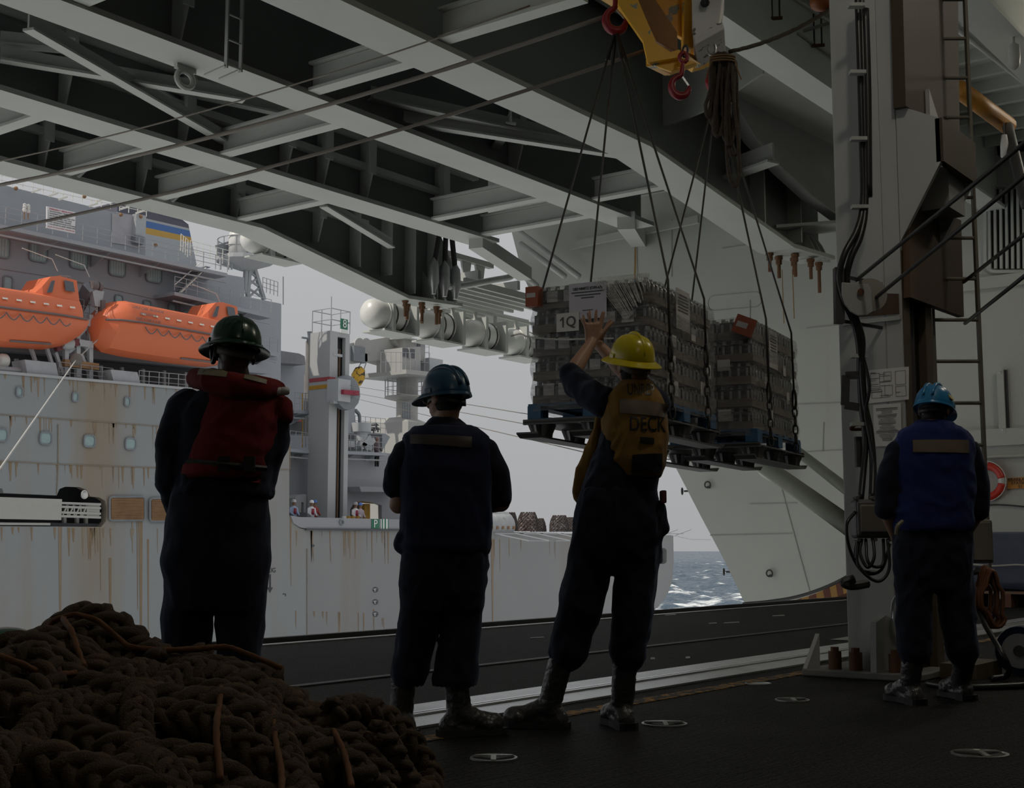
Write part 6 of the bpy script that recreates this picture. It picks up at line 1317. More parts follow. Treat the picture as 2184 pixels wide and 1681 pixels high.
for z in (-.02, 0, .02): m.tube([c + V((0, 0, z)) + RT * (.10 * math.cos(a)) + FH * (.06 * math.sin(a)) for a in [i * .42 for i in range(15)]], .008, 5, True)
m.tube(curve([dep(1522, 120, 10), dep(1510, 150, 9.98), dep(1506, 168, 9.98)]), .006, 5); m.tube(curve([dep(1565, 122, 10), dep(1572, 145, 9.98), dep(1581, 170, 9.98)]), .006, 5); m.build('lashing', M('lashing_tan', (.20, .12, .05), .8), rb)
lineobj('crane_rope', 'dark laid rope running up to the right from the rope bundle to the overhead', [dep(1556, 110, 10.05), dep(1770, 20, 10.6)], .017, rpm, 'rope', 8, .05, (3, .9))
m = MB(); P = dep(1752, 6, 10.6); m.sph(P, (.10, .1, .07), 12, 8); tag(m.build('orange_float', M('float_orange', (.30, .09, .02), .5, var=.3, vs=12), None, True), 'orange rope float at the top of view, left of the post', 'float')
# wires crossing the opening
for k, (a, b, fa, fb, r_) in enumerate((((-40, 352), (1130, 12), 15, 12, .009), ((-30, 400), (1300, 32), 14, 10.2, .020), ((-30, 497), (1375, 108), 13, 10.5, .017))):
    lineobj('tension_wire', ('thinnest, uppermost wire', 'thickest wire, ending at the red hook', 'lowest wire, ending at the yellow crane head')[k] + ' slanting across the opening', [dep(*a, fa), dep(*b, fb)], r_, M('wire_%d' % k, (.20, .175, .155), .6), 'wire', 8, .12, (4, .7))
# ================================================================ people
def wrinkle(co, nor, A, sc, seed):
    out = np.empty_like(co)
    for i in range(len(co)):
        p = V(co[i]); q = V((p.x * sc[0] + seed, p.y * sc[1], p.z * sc[2]))
        q = q + V((mnoise.noise(q * .6), mnoise.noise(q * .6 + V((7, 3, 1))), 0)) * 1.1
        d = A * ((1 - 2.2 * abs(mnoise.noise(q))) * .7 + .5 * mnoise.noise(q * 2.3)); out[i] = co[i] + nor[i] * d
    return out
class Blob(MB):
    def cap(s, p, q, r1, r2=None, n=14):
        r2 = r1 if r2 is None else r2; p, q = V(p), V(q); d = q - p; L = d.length; d = d / L if L > 1e-6 else V((0, 0, 1)); u = d.orthogonal().normalized(); w = d.cross(u); R = []
        pr = [(-r1 * math.cos(t), r1 * math.sin(t)) for t in (.02, .45, .9, 1.3)] + [(0, r1), (L, r2)] + [(L + r2 * math.sin(t), r2 * math.cos(t)) for t in (.3, .7, 1.1, 1.54)]
        for z, r in pr: R.append([p + d * z + (u * math.cos(2 * math.pi * j / n) + w * math.sin(2 * math.pi * j / n)) * r for j in range(n)])
        return s.rings(R)
    def limb(s, pts):
        for (p, r), (q, r2) in zip(pts, pts[1:]): s.cap(p, q, r, r2)
        return s
    def fuse(s, name, mat, parent, vox=.012, smooth=3, fold=None, clip=None, **kw):
        me = bpy.data.meshes.new(name); me.from_pydata(s.v, [], s.f); o = bpy.data.objects.new(name, me); COL.objects.link(o)
        bm = bmesh.new(); bm.from_mesh(me); bmesh.ops.recalc_face_normals(bm, faces=bm.faces); bm.to_mesh(me); bm.free()
        r = o.modifiers.new('fuse', 'REMESH'); r.mode = 'VOXEL'; r.voxel_size = vox
        if smooth: k = o.modifiers.new('smooth', 'SMOOTH'); k.iterations = smooth; k.factor = .5
        dg = bpy.context.evaluated_depsgraph_get(); m2 = bpy.data.meshes.new_from_object(o.evaluated_get(dg)); o.modifiers.clear(); o.data = m2; bpy.data.meshes.remove(me); m2.name = name
        if fold:
            n = len(m2.vertices); co = np.empty(n * 3); no = np.empty(n * 3); m2.vertices.foreach_get('co', co); m2.vertex_normals.foreach_get('vector', no)
            m2.vertices.foreach_set('co', wrinkle(co.reshape(-1, 3), no.reshape(-1, 3), *fold).ravel()); m2.update()
        if clip:
            bm = bmesh.new(); bm.from_mesh(m2); bmesh.ops.delete(bm, geom=[f for f in bm.faces if clip(f.calc_center_median())], context='FACES'); bm.to_mesh(m2); bm.free()
        m2.materials.clear(); m2.materials.append(mat); m2.shade_smooth(); o.parent = parent
        for k, x in kw.items(): o[k] = x
        return o
def cloth(nm, col, sheen=.25, bump=.25):
    m = M(nm, col, .85, var=.15, vs=9, bump=bump, bs=420, spec=.2); b = m.node_tree.nodes['Principled BSDF']; b.inputs['Sheen Weight'].default_value = sheen; b.inputs['Sheen Roughness'].default_value = .4; b.inputs['Sheen Tint'].default_value = (.5, .6, .9, 1); return m
navy = cloth('navy_coverall', (.011, .013, .024)); navyv = cloth('navy_vest', (.010, .013, .035)); bluev = cloth('blue_vest', (.014, .023, .115)); redv = cloth('red_life_vest', (.15, .012, .010), .1); redv2 = cloth('red_vest_band', (.20, .02, .018), .1)
yelv = cloth('yellow_vest', (.25, .14, .032), .1); refl = M('reflective_band', (.14, .105, .075), .5, var=.1); refl2 = M('reflective_tan', (.22, .19, .12), .5, var=.12); boot_m = M('boot_leather', (.055, .053, .052), .3, var=.3, vs=20, bump=.3, bs=60); sole_m = M('boot_sole', (.018, .017, .017), .7)
skinA = M('skin_tan', (.36, .20, .13), .5, var=.06, vs=20); skinB = M('skin_dark', (.06, .035, .026), .45, var=.06, vs=20); hairm = M('dark_hair', (.008, .007, .006), .7); eyew = M('eye_white', (.6, .58, .55), .3)
def hand(b, w, f, t, n, s=1.0, curl=0.0, spread=1.0, thumb_out=.9):
    """fingers along f, thumb side t, palm normal n (palm faces n); wrist point w"""
    f, t, n = V(f).normalized(), V(t).normalized(), V(n).normalized(); P = lambda a, c, d=0.0: V(w) + (f * a + t * c + n * d) * s
    for c in (-.026, -.009, .009, .026): b.cap(P(.01, c * .8), P(.088, c * 1.05), .0145 * s, .0125 * s, 10)
    for c, L, sp in ((-.034, .064, -.30), (-.0118, .082, -.09), (.0118, .087, .08), (.034, .077, .27)):
        a = P(.076, c); d = (f + t * sp * spread + n * curl * .5).normalized(); q = a + d * L * .42 * s; d2 = (d + n * curl).normalized(); r = q + d2 * L * .32 * s; d3 = (d2 + n * curl).normalized()
        b.cap(a, q, .0092 * s, .0085 * s, 8); b.cap(q, r, .0088 * s, .0080 * s, 8); b.cap(r, r + d3 * L * .26 * s, .0080 * s, .0066 * s, 8)
    a = P(.02, .026, .006); q = P(.055, .026 + .03 * thumb_out, .012); b.cap(a, q, .0155 * s, .0115 * s, 10); r = P(.085, .03 + .052 * thumb_out, .016); b.cap(q, r, .0112 * s, .0100 * s, 8); b.cap(r, r + (r - q).normalized() * .018 * s, .0098 * s, .0078 * s, 8)
def head(b, c, Rm, neck):
    T = lambda x, y, z: V(c) + Rm @ V((x, y, z))
    def ell(x, y, z, rx, ry, rz):
        R = []
        for i in range(10):
            t = math.pi * (.001 + .998 * i / 9); R.append([T(x + rx * math.sin(t) * math.cos(a), y + ry * math.sin(t) * math.sin(a), z - rz * math.cos(t)) for a in [2 * math.pi * j / 16 for j in range(16)]])
        b.rings(R)
    ell(0, 0, .03, .076, .097, .098); ell(0, .03, -.045, .060, .062, .072); ell(0, -.035, -.02, .066, .058, .07)
    b.cap(T(0, .085, .005), T(0, .112, -.028), .010, .015); b.cap(T(-.018, .086, -.062), T(.018, .086, -.062), .009); b.cap(T(-.04, .082, .022), T(.04, .082, .022), .010)
    for sx in (-1, 1): ell(sx * .080, -.008, -.012, .010, .026, .036); b.cap(T(sx * .074, -.01, -.01), T(sx * .088, -.022, .008), .008, .007)
    b.cap(T(0, -.018, -.06), neck, .056, .062)
    return T
def helmet(t, c, Rm, col_m, full, band_m, dims=(.112, .138, .135)):
    """hard hat: shell, brim or visor, ridge, suspension band; front is +y of Rm"""
    T = lambda x, y, z: V(c) + Rm @ V((x, y, z)); a_, b_, h = dims; n = 36
    def rim(sc, z, ext=0.0, vis=0.0):
        o = []
        for j in range(n):
            a = 2 * math.pi * j / n; x, y = math.cos(a), math.sin(a); e = ext + vis * max(0, y) ** 2.2; o.append(T(x * (a_ * sc + e * .9), y * (b_ * sc + e), z - (e * .28)))
        return o
    m = MB(); R = [rim(1.0, 0), rim(1.0, .02), rim(.97, .045), rim(.9, .075), rim(.78, .100), rim(.6, .12), rim(.36, .132), rim(.12, .136), rim(.005, .136)]
    m.rings(R, True); m.build('shell', col_m, t, True).matrix_parent_inverse.identity()
    m = MB(); E = (.042, 0.012) if full else (.008, .062); R = [rim(.985, .012), rim(1.0, .012, .004), rim(1.0, .006, E[0] * .6, E[1] * .6), rim(1.0, .0, E[0], E[1]), rim(1.0, -.005, E[0], E[1]), rim(1.0, -.002, E[0] * .5, E[1] * .5), rim(.97, -.002)]
    m.rings(R, False); m.build('brim' if full else 'visor', col_m, t, SM)
    m = MB()
    for x in ((0,) if full else (-.026, .026)):
        pts = [T(x, b_ * .99 * math.cos(k), .014 + .127 * math.sin(k)) for k in [math.pi * (.07 + .86 * i / 16) for i in range(17)]]
        m.tube(pts, [(.004 if full else .009) + .006 * math.sin(math.pi * i / 16) for i in range(17)], 8)
    m.build('ridge', col_m, t, True)
    for sx in (-1, 1): m = MB(); P = T(sx * a_ * .98, .01, .018); m.obox(P, Rm @ V((.008, 0, 0)), Rm @ V((0, .022, 0)), Rm @ V((0, 0, .014))); m.build('slot', col_m, t, bevel=.004)
    m = MB(); k = 22; pts = [T(.078 * math.cos(a), .098 * math.sin(a) - .004, -.012 - .03 * max(0, -math.sin(a))) for a in [2 * math.pi * j / k for j in range(k)]]
    R = [[p + Rm @ V((0, 0, z)) + (p - V(c)) * e for p in pts] for z, e in ((-.016, .05), (.016, .05), (.016, -.02), (-.016, -.02))]
    m.rings(R, False, True); m.build('suspension_band', band_m, t, True)
    return T
def boot(t, ankle, gx, gy, d, L=.30, h=.25, w=.052):
    """ankle: centre of the shaft top; (gx, gy) heel centre on the ground; d: toe direction in local x, y"""
    d = V((d[0], d[1], 0)).normalized(); s = V((d.y, -d.x, 0)); G = V((gx, gy, 0)); b = Blob()
    an = G + d * .05 + V((0, 0, .10)); top = V(ankle)
    b.limb([(top, .060), (an.lerp(top, .5), .058), (an, .056)]); b.cap(G - d * .002 + V((0, 0, .052)), an, .046, .052); b.cap(G - d * .002 + V((0, 0, .04)), G + d * .1 + V((0, 0, .04)), .045)
    b.limb([(an + d * .02, .052), (G + d * .15 + V((0, 0, .068)), .048), (G + d * (L - .06) + V((0, 0, .055)), .047)]); b.cap(G + d * (L - .09) + s * .018 + V((0, 0, .052)), G + d * (L - .09) - s * .018 + V((0, 0, .052)), .043)
    b.fuse('boot', boot_m, t, .009, 3, (.004, (22, 22, 34), gx * 9), lambda p: p.z < .018)
    m = MB(); prof = [(-.056, .030), (-.046, .048), (.03, .050), (.12, .044), (.2, .058), (L - .05, .054), (L - .010, .034), (L + .004, .012)]
    q = [G + d * a + s * b_ for a, b_ in prof] + [G + d * a - s * b_ for a, b_ in reversed(prof)]
    m.rings([[p + V((0, 0, z)) for p in q] for z in (.004, .034)]); m.build('sole', sole_m, t)
    m = MB(); q2 = [G + d * a + s * b_ * 1.03 for a, b_ in prof[:3]] + [G + d * a - s * b_ * 1.03 for a, b_ in reversed(prof[:3])]
    m.rings([[p + V((0, 0, z)) for p in q2] for z in (.0, .036)]); m.build('heel', sole_m, t)
def conv(f0, px0):
    G = dep(px0, 1172 + .87 * FPX / f0, f0); G.z = 0
    def J(px, py, y=0.0): p = dep(px, py, f0 + y) - G; return V((p.dot(RT), p.dot(FH), p.z))
    def rows(L_):
        o = []
        for py, xl, xr, hd, *yc in L_:
            y = yc[0] if yc else 0.0; a, b = J(xl, py, y), J(xr, py, y); o.append(((a.x + b.x) / 2, y, a.z, (b.x - a.x) / 2, hd))
        return sorted(o, key=lambda r: r[2])
    return G, J, rows
def rotm(yaw, pitch=0, roll=0): return Matrix.Rotation(math.radians(yaw), 3, 'Z') @ Matrix.Rotation(math.radians(pitch), 3, 'X') @ Matrix.Rotation(math.radians(roll), 3, 'Y')
def eyes(t, T):
    for sx in (-1, 1): m = MB(); m.sph(T(sx * .03, .078, .004), .012, 10, 6); m.build('eye', eyew, t, True)
def patch(t, nm, mat, surf, J, x0, x1, y0, y1, off=.006, n=8, y_from=-1.0):
    """strip laid on an already built garment, found by casting along +y onto it"""
    from mathutils.bvhtree import BVHTree
    me = surf.data; bv = BVHTree.FromPolygons([v.co.copy() for v in me.vertices], [tuple(p.vertices) for p in me.polygons]); m = MB(); vs = []
    for j in range(5):
        for i in range(n + 1):
            fx, fy = i / n, j / 4; p = J(x0 + (x1 - x0) * fx, (y0[0] if fx < .5 else y0[0]) + 0 * fy, 0); p = J(x0 + (x1 - x0) * fx, (y0[0] + (y0[1] - y0[0]) * fx) * (1 - fy) + (y1[0] + (y1[1] - y1[0]) * fx) * fy, 0)
            h = bv.ray_cast(V((p.x, y_from, p.z)), V((0, 1, 0)))[0]; vs.append(V((p.x, (h.y if h else -.12) - off, p.z)))
    m.add(vs + [v + V((0, off * .8, 0)) for v in vs], [(j * (n + 1) + i, j * (n + 1) + i + 1, (j + 1) * (n + 1) + i + 1, (j + 1) * (n + 1) + i) for j in range(4) for i in range(n)])
    k = (n + 1) * 5; m.f += [tuple(q + k for q in reversed(f)) for f in m.f]; m.m += [0] * (len(m.f) - len(m.m))
    return m.build(nm, mat, t, True), bv
def letters(t, s, size, J, px, py, bv, mat, y_from=-1.0, sx=.7):
    o = text(s, size, (0, 0, 0), (1, 0, 0), (0, 0, 1), mat, 'lettering', None, 0, sx=sx, bold=.001); me = o.data; c = J(px, py, 0)
    bm = bmesh.new(); bm.from_mesh(me); bmesh.ops.subdivide_edges(bm, edges=[e for e in bm.edges if e.calc_length() > .02], cuts=2)
    for v in bm.verts:
        x, z = c.x + v.co.x, c.z + v.co.z; h = bv.ray_cast(V((x, y_from, z)), V((0, 1, 0)))[0]; v.co = V((x, (h.y if h else -.13) - .003, z))
    bm.to_mesh(me); bm.free(); o.parent = t; return o
# ---- man in the red life vest and green helmet
G, J, rows = conv(5.4, 455)
t = local('person', 'person seen from behind in a red life vest and green hard hat, hands in front', 'person', G, VR)
hc_ = J(500, 752); Rm = rotm(24, -4, 5); nk = J(503, 812)
b = Blob(); T = head(b, hc_, Rm, nk); b.loft(rows([(1060, 395, 560, .10), (960, 395, 585, .115), (880, 400, 590, .11), (835, 440, 570, .09)]), 16)
for pts in (((392, 880, 0), (372, 1005, .02), (392, 1090, .16)), ((580, 890, 0), (566, 1010, .03), (520, 1075, .2))): P = [J(*p) for p in pts]; b.limb([(P[0], .055), (P[1], .045), (P[2], .032)])
hand(b, J(392, 1090, .16), (.5, .5, -.5), (0, .3, .7), (.6, -.4, 0), .95, .5); hand(b, J(520, 1075, .2), (-.7, .5, -.3), (0, .3, .8), (-.4, -.6, 0), .95, .5)
b.limb([(J(415, 1130), .09), (J(400, 1350), .065), (J(398, 1560), .05)]); b.limb([(J(515, 1130), .09), (J(510, 1350), .065), (J(508, 1560), .05)])
b.fuse('body', skinB, t, .0075, 2); eyes(t, T)
b = Blob(); b.loft(rows([(1062, 376, 578, .155), (1048, 372, 583, .165), (1035, 380, 576, .155), (960, 385, 600, .15), (900, 378, 606, .145), (865, 388, 598, .13), (838, 425, 580, .11), (820, 465, 545, .08)]), 24)
P = [J(398, 872), J(372, 950, -.01), J(366, 1015, .0), J(384, 1098, .14)]; b.limb([(P[0], .080), (P[1], .078), (P[2], .070), (P[3], .052)])
P = [J(580, 880), J(578, 950, 0), J(556, 1020, .04), J(520, 1070, .19)]; b.limb([(P[0], .075), (P[1], .072), (P[2], .066), (P[3], .05)])
b.fuse('shirt', navy, t, .012, 3, (.011, (9, 9, 7), 2))
b = Blob(); b.loft(rows([(1300, 352, 565, .13), (1240, 348, 572, .15), (1195, 345, 577, .16), (1140, 352, 575, .16), (1090, 362, 573, .155), (1045, 370, 572, .15)]), 24)
for x0, x1, x2, x3 in ((402, 398, 396, 396), (515, 512, 508, 506)): b.limb([(J(x0, 1240), .105), (J(x1, 1340), .098), (J(x2, 1430), .088), (J(x3, 1560), .085)])
b.cap(J(369, 1195, -.02), J(370, 1150, -.02), .05, .04); b.cap(J(549, 1190, -.02), J(550, 1130, -.02), .05, .04)
b.fuse('trousers', navy, t, .012, 3, (.010, (8, 8, 5), 5))
for x, fx in ((397, -.3), (507, .3)): q = J(x, 1623); boot(t, J(x, 1540), q.x, q.y, (fx, 1))
b = Blob(); b.loft(rows([(1024, 393, 572, .180), (1010, 395, 576, .185), (960, 408, 592, .185), (905, 425, 602, .18), (870, 434, 602, .165), (840, 440, 595, .14), (822, 460, 575, .10)]), 24)
b.limb([(J(600, 868, -.03), .05), (J(612, 893, -.04), .025)]); b.fuse('life_vest', redv, t, .012, 3, (.009, (9, 9, 9), 8)); lv = [o for o in COL.objects if o.parent == t and o.name.startswith('life_vest')][0]
o_, bv = patch(t, 'waist_band', redv2, lv, J, 402, 568, (990, 1010), (1014, 1034), .022, 10); m = MB()
for a, b2 in (((400, 984), (568, 1000)),): m.tube([J(a[0] + (b2[0] - a[0]) * k / 10, a[1] + (b2[1] - a[1]) * k / 10, -.155 - .05 * math.sin(math.pi * k / 10)) for k in range(11)], .012, 6)
for x in (478, 532): m.obox(J(x, 990, -.2), (.022, 0, 0), (0, .01, 0), (0, 0, .03))
m.build('webbing_strap', mt['black'], t)
b = Blob(); cp = [J(*p) for p in ((414, 812, .10), (420, 806, -.02), (450, 812, -.12), (500, 822, -.165), (552, 828, -.135), (586, 832, -.03), (590, 836, .08))]
b.limb([(p, r) for p, r in zip(cp, (.030, .042, .05, .052, .05, .044, .03))]); b.fuse('collar', redv, t, .010, 3, (.005, (12, 12, 12), 1)); co_ = [o for o in COL.objects if o.parent == t and o.name.startswith('collar')][0]
patch(t, 'reflective_patch', refl2, co_, J, 436, 506, (792, 803), (808, 818), .006, 6); patch(t, 'reflective_patch', refl2, co_, J, 541, 584, (808, 820), (820, 830), .006, 6)
m = MB(); a = J(583, 836, -.08); m.lathe([(.005, 0), (.016, .002), (.018, .03), (.016, .034), (.018, .038), (.016, .06), (.01, .066)], a, (.9, 0, .06), 14); m.build('strobe_light', mt['white'], t, SM)
helmet(t, J(501, 744), Rm, M('helmet_green', (.010, .035, .022), .22, var=.25, vs=30, spots=((.25, .2, .08), 60, .74)), True, M('band_grey', (.12, .105, .10), .6), (.108, .132, .13))
m = MB(); [m.tube([T(sx * .081, .012 + .03 * math.cos(a), -.012 + .04 * math.sin(a)) for a in [k * .42 for k in range(15)]], .010, 6, True) for sx in (-1,)]; m.sph(T(-.086, .012, -.012), (.014, .028, .038), 10, 7); m.build('ear_cup', mt['black'], t, True)
# ---- man in navy with blue helmet
G, J, rows = conv(6.3, 945)
t = local('person', 'person in dark navy with blue hard hat, head turned left, arms folded in front', 'person', G, VR)
hc_ = J(950, 848); Rm = rotm(48, -3, 0); nk = J(949, 905)
b = Blob(); T = head(b, hc_, Rm, nk); b.loft(rows([(1180, 865, 1035, .10), (1050, 862, 1040, .11), (960, 876, 1028, .105), (920, 905, 1000, .08)]), 16)
for pts, hd in ((((874, 972, 0), (850, 1076, .02), (915, 1075, .25)), (.9, .3, .1)), (((1032, 972, 0), (1068, 1072, .02), (990, 1082, .24)), (-.9, .3, .1))): P = [J(*p) for p in pts]; b.limb([(P[0], .055), (P[1], .046), (P[2], .03)]); hand(b, P[2], hd, (0, 0, 1), (0, -1, 0), .95, .45)
b.limb([(J(900, 1230), .09), (J(890, 1370), .062), (J(866, 1470), .04)]); b.limb([(J(990, 1230), .09), (J(980, 1370), .062), (J(973, 1480), .04)])
b.fuse('body', skinA, t, .0075, 2); eyes(t, T)
b = Blob(); b.loft([(T(0, -.01, z).x, T(0, -.012, z).y, T(0, 0, z).z, r, r * 1.12) for z, r in ((-.07, .058), (-.03, .075), (.02, .083), (.06, .08))], 16); b.fuse('hair', M('grey_hair', (.03, .028, .026), .8), t, .008, 2, None, lambda p: (V(p) - T(0, .03, -.02)).dot(Rm @ V((0, 1, 0))) > -.035)
b = Blob(); b.loft(rows([(1160, 862, 1044, .145), (1050, 858, 1046, .145), (960, 860, 1048, .135), (930, 868, 1036, .12), (908, 905, 995, .085), (893, 922, 974, .068)]), 24)
P = [J(868, 962), J(848, 1005), J(846, 1040, .01)]; b.cap(J(905, 930), P[0], .05, .058); b.limb([(P[0], .062), (P[1], .064), (P[2], .06)])
b.cap(J(1000, 930), J(1036, 962), .05, .058); P = [J(1038, 962), J(1058, 1010), J(1066, 1062, .02), J(1010, 1082, .2)]; b.limb([(P[0], .062), (P[1], .062), (P[2], .058), (P[3], .045)]); b.fuse('shirt', navy, t, .011, 3, (.009, (9, 9, 6), 12))
b = Blob(); b.loft(rows([(1182, 860, 1042, .155), (1165, 849, 1047, .165), (1148, 855, 1046, .16), (1100, 853, 1050, .158), (1000, 852, 1052, .155), (955, 858, 1048, .145), (930, 862, 1042, .13), (912, 884, 1016, .105)]), 28)
b.cap(J(858, 1160, -.02), J(862, 1150, -.03), .045); b.fuse('work_vest', navyv, t, .011, 3, (.010, (9, 9, 5), 15)); wv = [o for o in COL.objects if o.parent == t and o.name.startswith('work_vest')][0]
patch(t, 'reflective_band', M('reflective_dim', (.055, .042, .034), .5), wv, J, 878, 1008, (930, 936), (950, 960), .005, 10)
b = Blob(); b.loft(rows([(1300, 858, 1030, .12), (1250, 852, 1036, .14), (1200, 856, 1041, .15), (1160, 860, 1040, .145)]), 24)
b.limb([(J(902, 1245), .098), (J(894, 1330), .098), (J(882, 1390), .088), (J(872, 1438), .086)]); b.limb([(J(990, 1245), .095), (J(986, 1330), .090), (J(976, 1400), .098), (J(971, 1450), .108)])
b.cap(J(1016, 1180, -.08), J(1018, 1195, -.08), .03); b.fuse('trousers', navy, t, .011, 3, (.011, (9, 9, 6), 19), lambda p: p.z < J(900, 1462).z)
q = J(866, 1556, -.02); boot(t, J(862, 1440), q.x, q.y, (-.5, .8), .27); q = J(958, 1566); boot(t, J(973, 1450), q.x, q.y - .02, (.8, .25), .28)
helmet(t, J(951, 846), Rm, M('helmet_blue_dark', (.015, .065, .12), .3, var=.25, vs=30, spots=((.25, .13, .08), 60, .75)), False, mt['black'], (.108, .13, .145))
m = MB(); m.tube([T(-.03 + .025 * math.cos(a), .10, .0 + .02 * math.sin(a)) for a in [k * .52 for k in range(12)]], .004, 5, True); m.tube([T(-.055, .10, .004), T(-.078, .03, .008), T(-.08, -.01, 0)], .004, 5); m.build('glasses', mt['steel'], t)
# ---- man in the yellow vest raising his hands
G, J, rows = conv(6.55, 1275)
t = local('person', 'person in a yellow UNREP DECK vest and yellow hard hat raising both hands together', 'person', G, VR)
hc_ = J(1352, 778, -.02); Rm = rotm(22, 16, 0); nk = J(1360, 832)
b = Blob(); T = head(b, hc_, Rm, nk); b.loft(rows([(1060, 1258, 1390, .10), (960, 1290, 1405, .11), (880, 1292, 1410, .11), (842, 1315, 1395, .09)]), 16)
P = [J(1288, 862), J(1214, 806, .22), J(1262, 730, .34)]; b.limb([(P[0], .055), (P[1].lerp(P[0], .4), .05), (P[1], .043), (P[1].lerp(P[2], .35), .043), (P[2], .028)])
hand(b, P[2], (.05, .05, 1), (1, .15, .12), (.15, 1, 0), 1.08, .06, .8, 1.15)
P = [J(1402, 862), J(1345, 808, .34), J(1277, 736, .42)]; b.limb([(P[0], .055), (P[1].lerp(P[0], .4), .05), (P[1], .043), (P[1].lerp(P[2], .35), .042), (P[2], .028)])
hand(b, P[2] + V((-.012, 0, .012)), (-.14, .02, 1), (1, .1, .2), (-.1, -1, 0), 1.05, .04, 1.5, .9)
b.limb([(J(1270, 1140), .09), (J(1232, 1300), .065), (J(1194, 1430), .04)]); b.limb([(J(1370, 1140), .09), (J(1348, 1300), .065), (J(1334, 1430), .04)])
b.fuse('body', skinA, t, .0048, 1); eyes(t, T)
b = Blob(); b.loft([(T(0, -.016, z).x, T(0, -.020, z).y, T(0, -.01, z).z, r, r * 1.08) for z, r in ((-.085, .055), (-.05, .07), (-.01, .078), (.05, .08))], 16); b.fuse('hair', hairm, t, .008, 2, None, lambda p: (V(p) - T(0, .03, -.02)).dot(Rm @ V((0, 1, 0))) > -.03)
b = Blob(); b.loft(rows([(1068, 1240, 1398, .135), (1040, 1241, 1400, .14), (1000, 1254, 1408, .14), (960, 1272, 1412, .135), (900, 1290, 1414, .135), (860, 1292, 1410, .125), (838, 1312, 1396, .10), (818, 1330, 1385, .075), (806, 1338, 1380, .062)]), 24)
P = [J(1294, 862), J(1252, 838, .11), J(1222, 808, .2)]; b.limb([(P[0], .078), (P[1], .072), (P[2], .062)]); b.cap(J(1226, 826, .19), J(1216, 798, .21), .055, .058)
P = [J(1400, 862), J(1372, 835, .16), J(1350, 812, .3)]; b.limb([(P[0], .07), (P[1], .066), (P[2], .058)]); b.fuse('shirt', navy, t, .0105, 3, (.009, (10, 10, 9), 22))
b = Blob(); b.loft(rows([(1018, 1292, 1408, .150), (990, 1283, 1418, .162), (930, 1284, 1424, .165), (880, 1284, 1420, .158), (850, 1290, 1412, .14), (830, 1308, 1400, .115), (812, 1328, 1388, .08)]), 28)
b.fuse('vest', yelv, t, .0105, 3, (.009, (9, 9, 8), 25)); yv = [o for o in COL.objects if o.parent == t and o.name.startswith('vest')][0]
b = Blob(); b.limb([(J(1282, 890, .12), .02), (J(1266, 950, .12), .035), (J(1250, 1000, .12), .045), (J(1242, 1060, .10), .04)]); b.limb([(J(1238, 1000, .10), .02), (J(1233, 1050, .08), .025)]); b.fuse('vest_front_flap', yelv, t, .009, 2, (.010, (14, 14, 5), 27))
_, bv = patch(t, 'reflective_band', refl, yv, J, 1316, 1420, (857, 866), (888, 896), .006, 12)
letters(t, 'UNREP', .085, J, 1362, 838, bv, mt['black'], sx=.52); letters(t, 'DECK', .105, J, 1375, 912, bv, mt['black'], sx=.68)
patch(t, 'name_patch', mt['black'], yv, J, 1358, 1388, (938, 940), (950, 952), .006, 4)
patch(t, 'vest_pouch', navy, yv, J, 1342, 1406, (976, 972), (1014, 1010), .03, 6)
b = Blob(); b.loft(rows([(1225, 1210, 1385, .11), (1190, 1213, 1397, .13), (1150, 1218, 1412, .145), (1110, 1224, 1417, .15), (1070, 1233, 1406, .145), (1040, 1241, 1399, .14)]), 24)
b.limb([(J(1268, 1165), .115), (J(1250, 1240), .112), (J(1238, 1295), .112), (J(1222, 1345), .095), (J(1212, 1390), .092), (J(1200, 1412), .06)]); b.limb([(J(1362, 1165), .112), (J(1354, 1240), .103), (J(1350, 1295), .10), (J(1344, 1345), .096), (J(1340, 1392), .088), (J(1336, 1415), .06)])
b.cap(J(1408, 1080, -.03), J(1412, 1125, -.03), .03, .036); b.fuse('trousers', navy, t, .011, 3, (.011, (9, 9, 6), 29))
q = J(1196, 1542); boot(t, J(1194, 1418), q.x - .01, q.y, (-1, .22), .29, w=.05); q = J(1330, 1545, -.02); boot(t, J(1333, 1418), q.x + .01, q.y, (-.28, .95), .28)
helmet(t, J(1348, 770, -.02), Rm, M('helmet_yellow', (.50, .40, .004), .24, var=.08, vs=20), True, M('band_pale', (.2, .18, .16), .6), (.108, .132, .14))
m = MB(); m.box((J(1404, 1060).x, -.12, J(1404, 1075).z), (J(1416, 1060).x, -.05, J(1404, 1048).z)); m.build('pouch', M('pouch_red', (.12, .02, .03), .7), t, bevel=.006)
# ---- man in the blue vest at the post
G, J, rows = conv(7.55, 1992)
t = local('person', 'person in blue vest with tan reflective band, bright blue hard hat, facing the post', 'person', G, VR)
hc_ = J(1993, 872); Rm = rotm(-34, -14, 0); nk = J(1990, 915)
b = Blob(); T = head(b, hc_, Rm, nk); b.loft(rows([(1130, 1918, 2062, .10), (1020, 1918, 2065, .11), (960, 1926, 2056, .10), (915, 1960, 2022, .07)]), 16)
for pts, f in ((((1918, 976, 0), (1890, 1085, .0), (1912, 1148, .12)), (.3, .5, -.8)), (((2064, 976, 0), (2088, 1085, .02), (2056, 1145, .16)), (-.4, .5, -.7))): P = [J(*p) for p in pts]; b.limb([(P[0], .055), (P[1], .046), (P[2], .032)]); hand(b, P[2], f, (0, 1, .3), (1 if f[0] > 0 else -1, -.3, 0), .95, .4)
b.limb([(J(1950, 1180), .09), (J(1948, 1310), .065), (J(1947, 1415), .04)]); b.limb([(J(2035, 1180), .09), (J(2046, 1310), .065), (J(2056, 1415, .1), .04)])
b.fuse('body', skinA, t, .0075, 2); eyes(t, T)
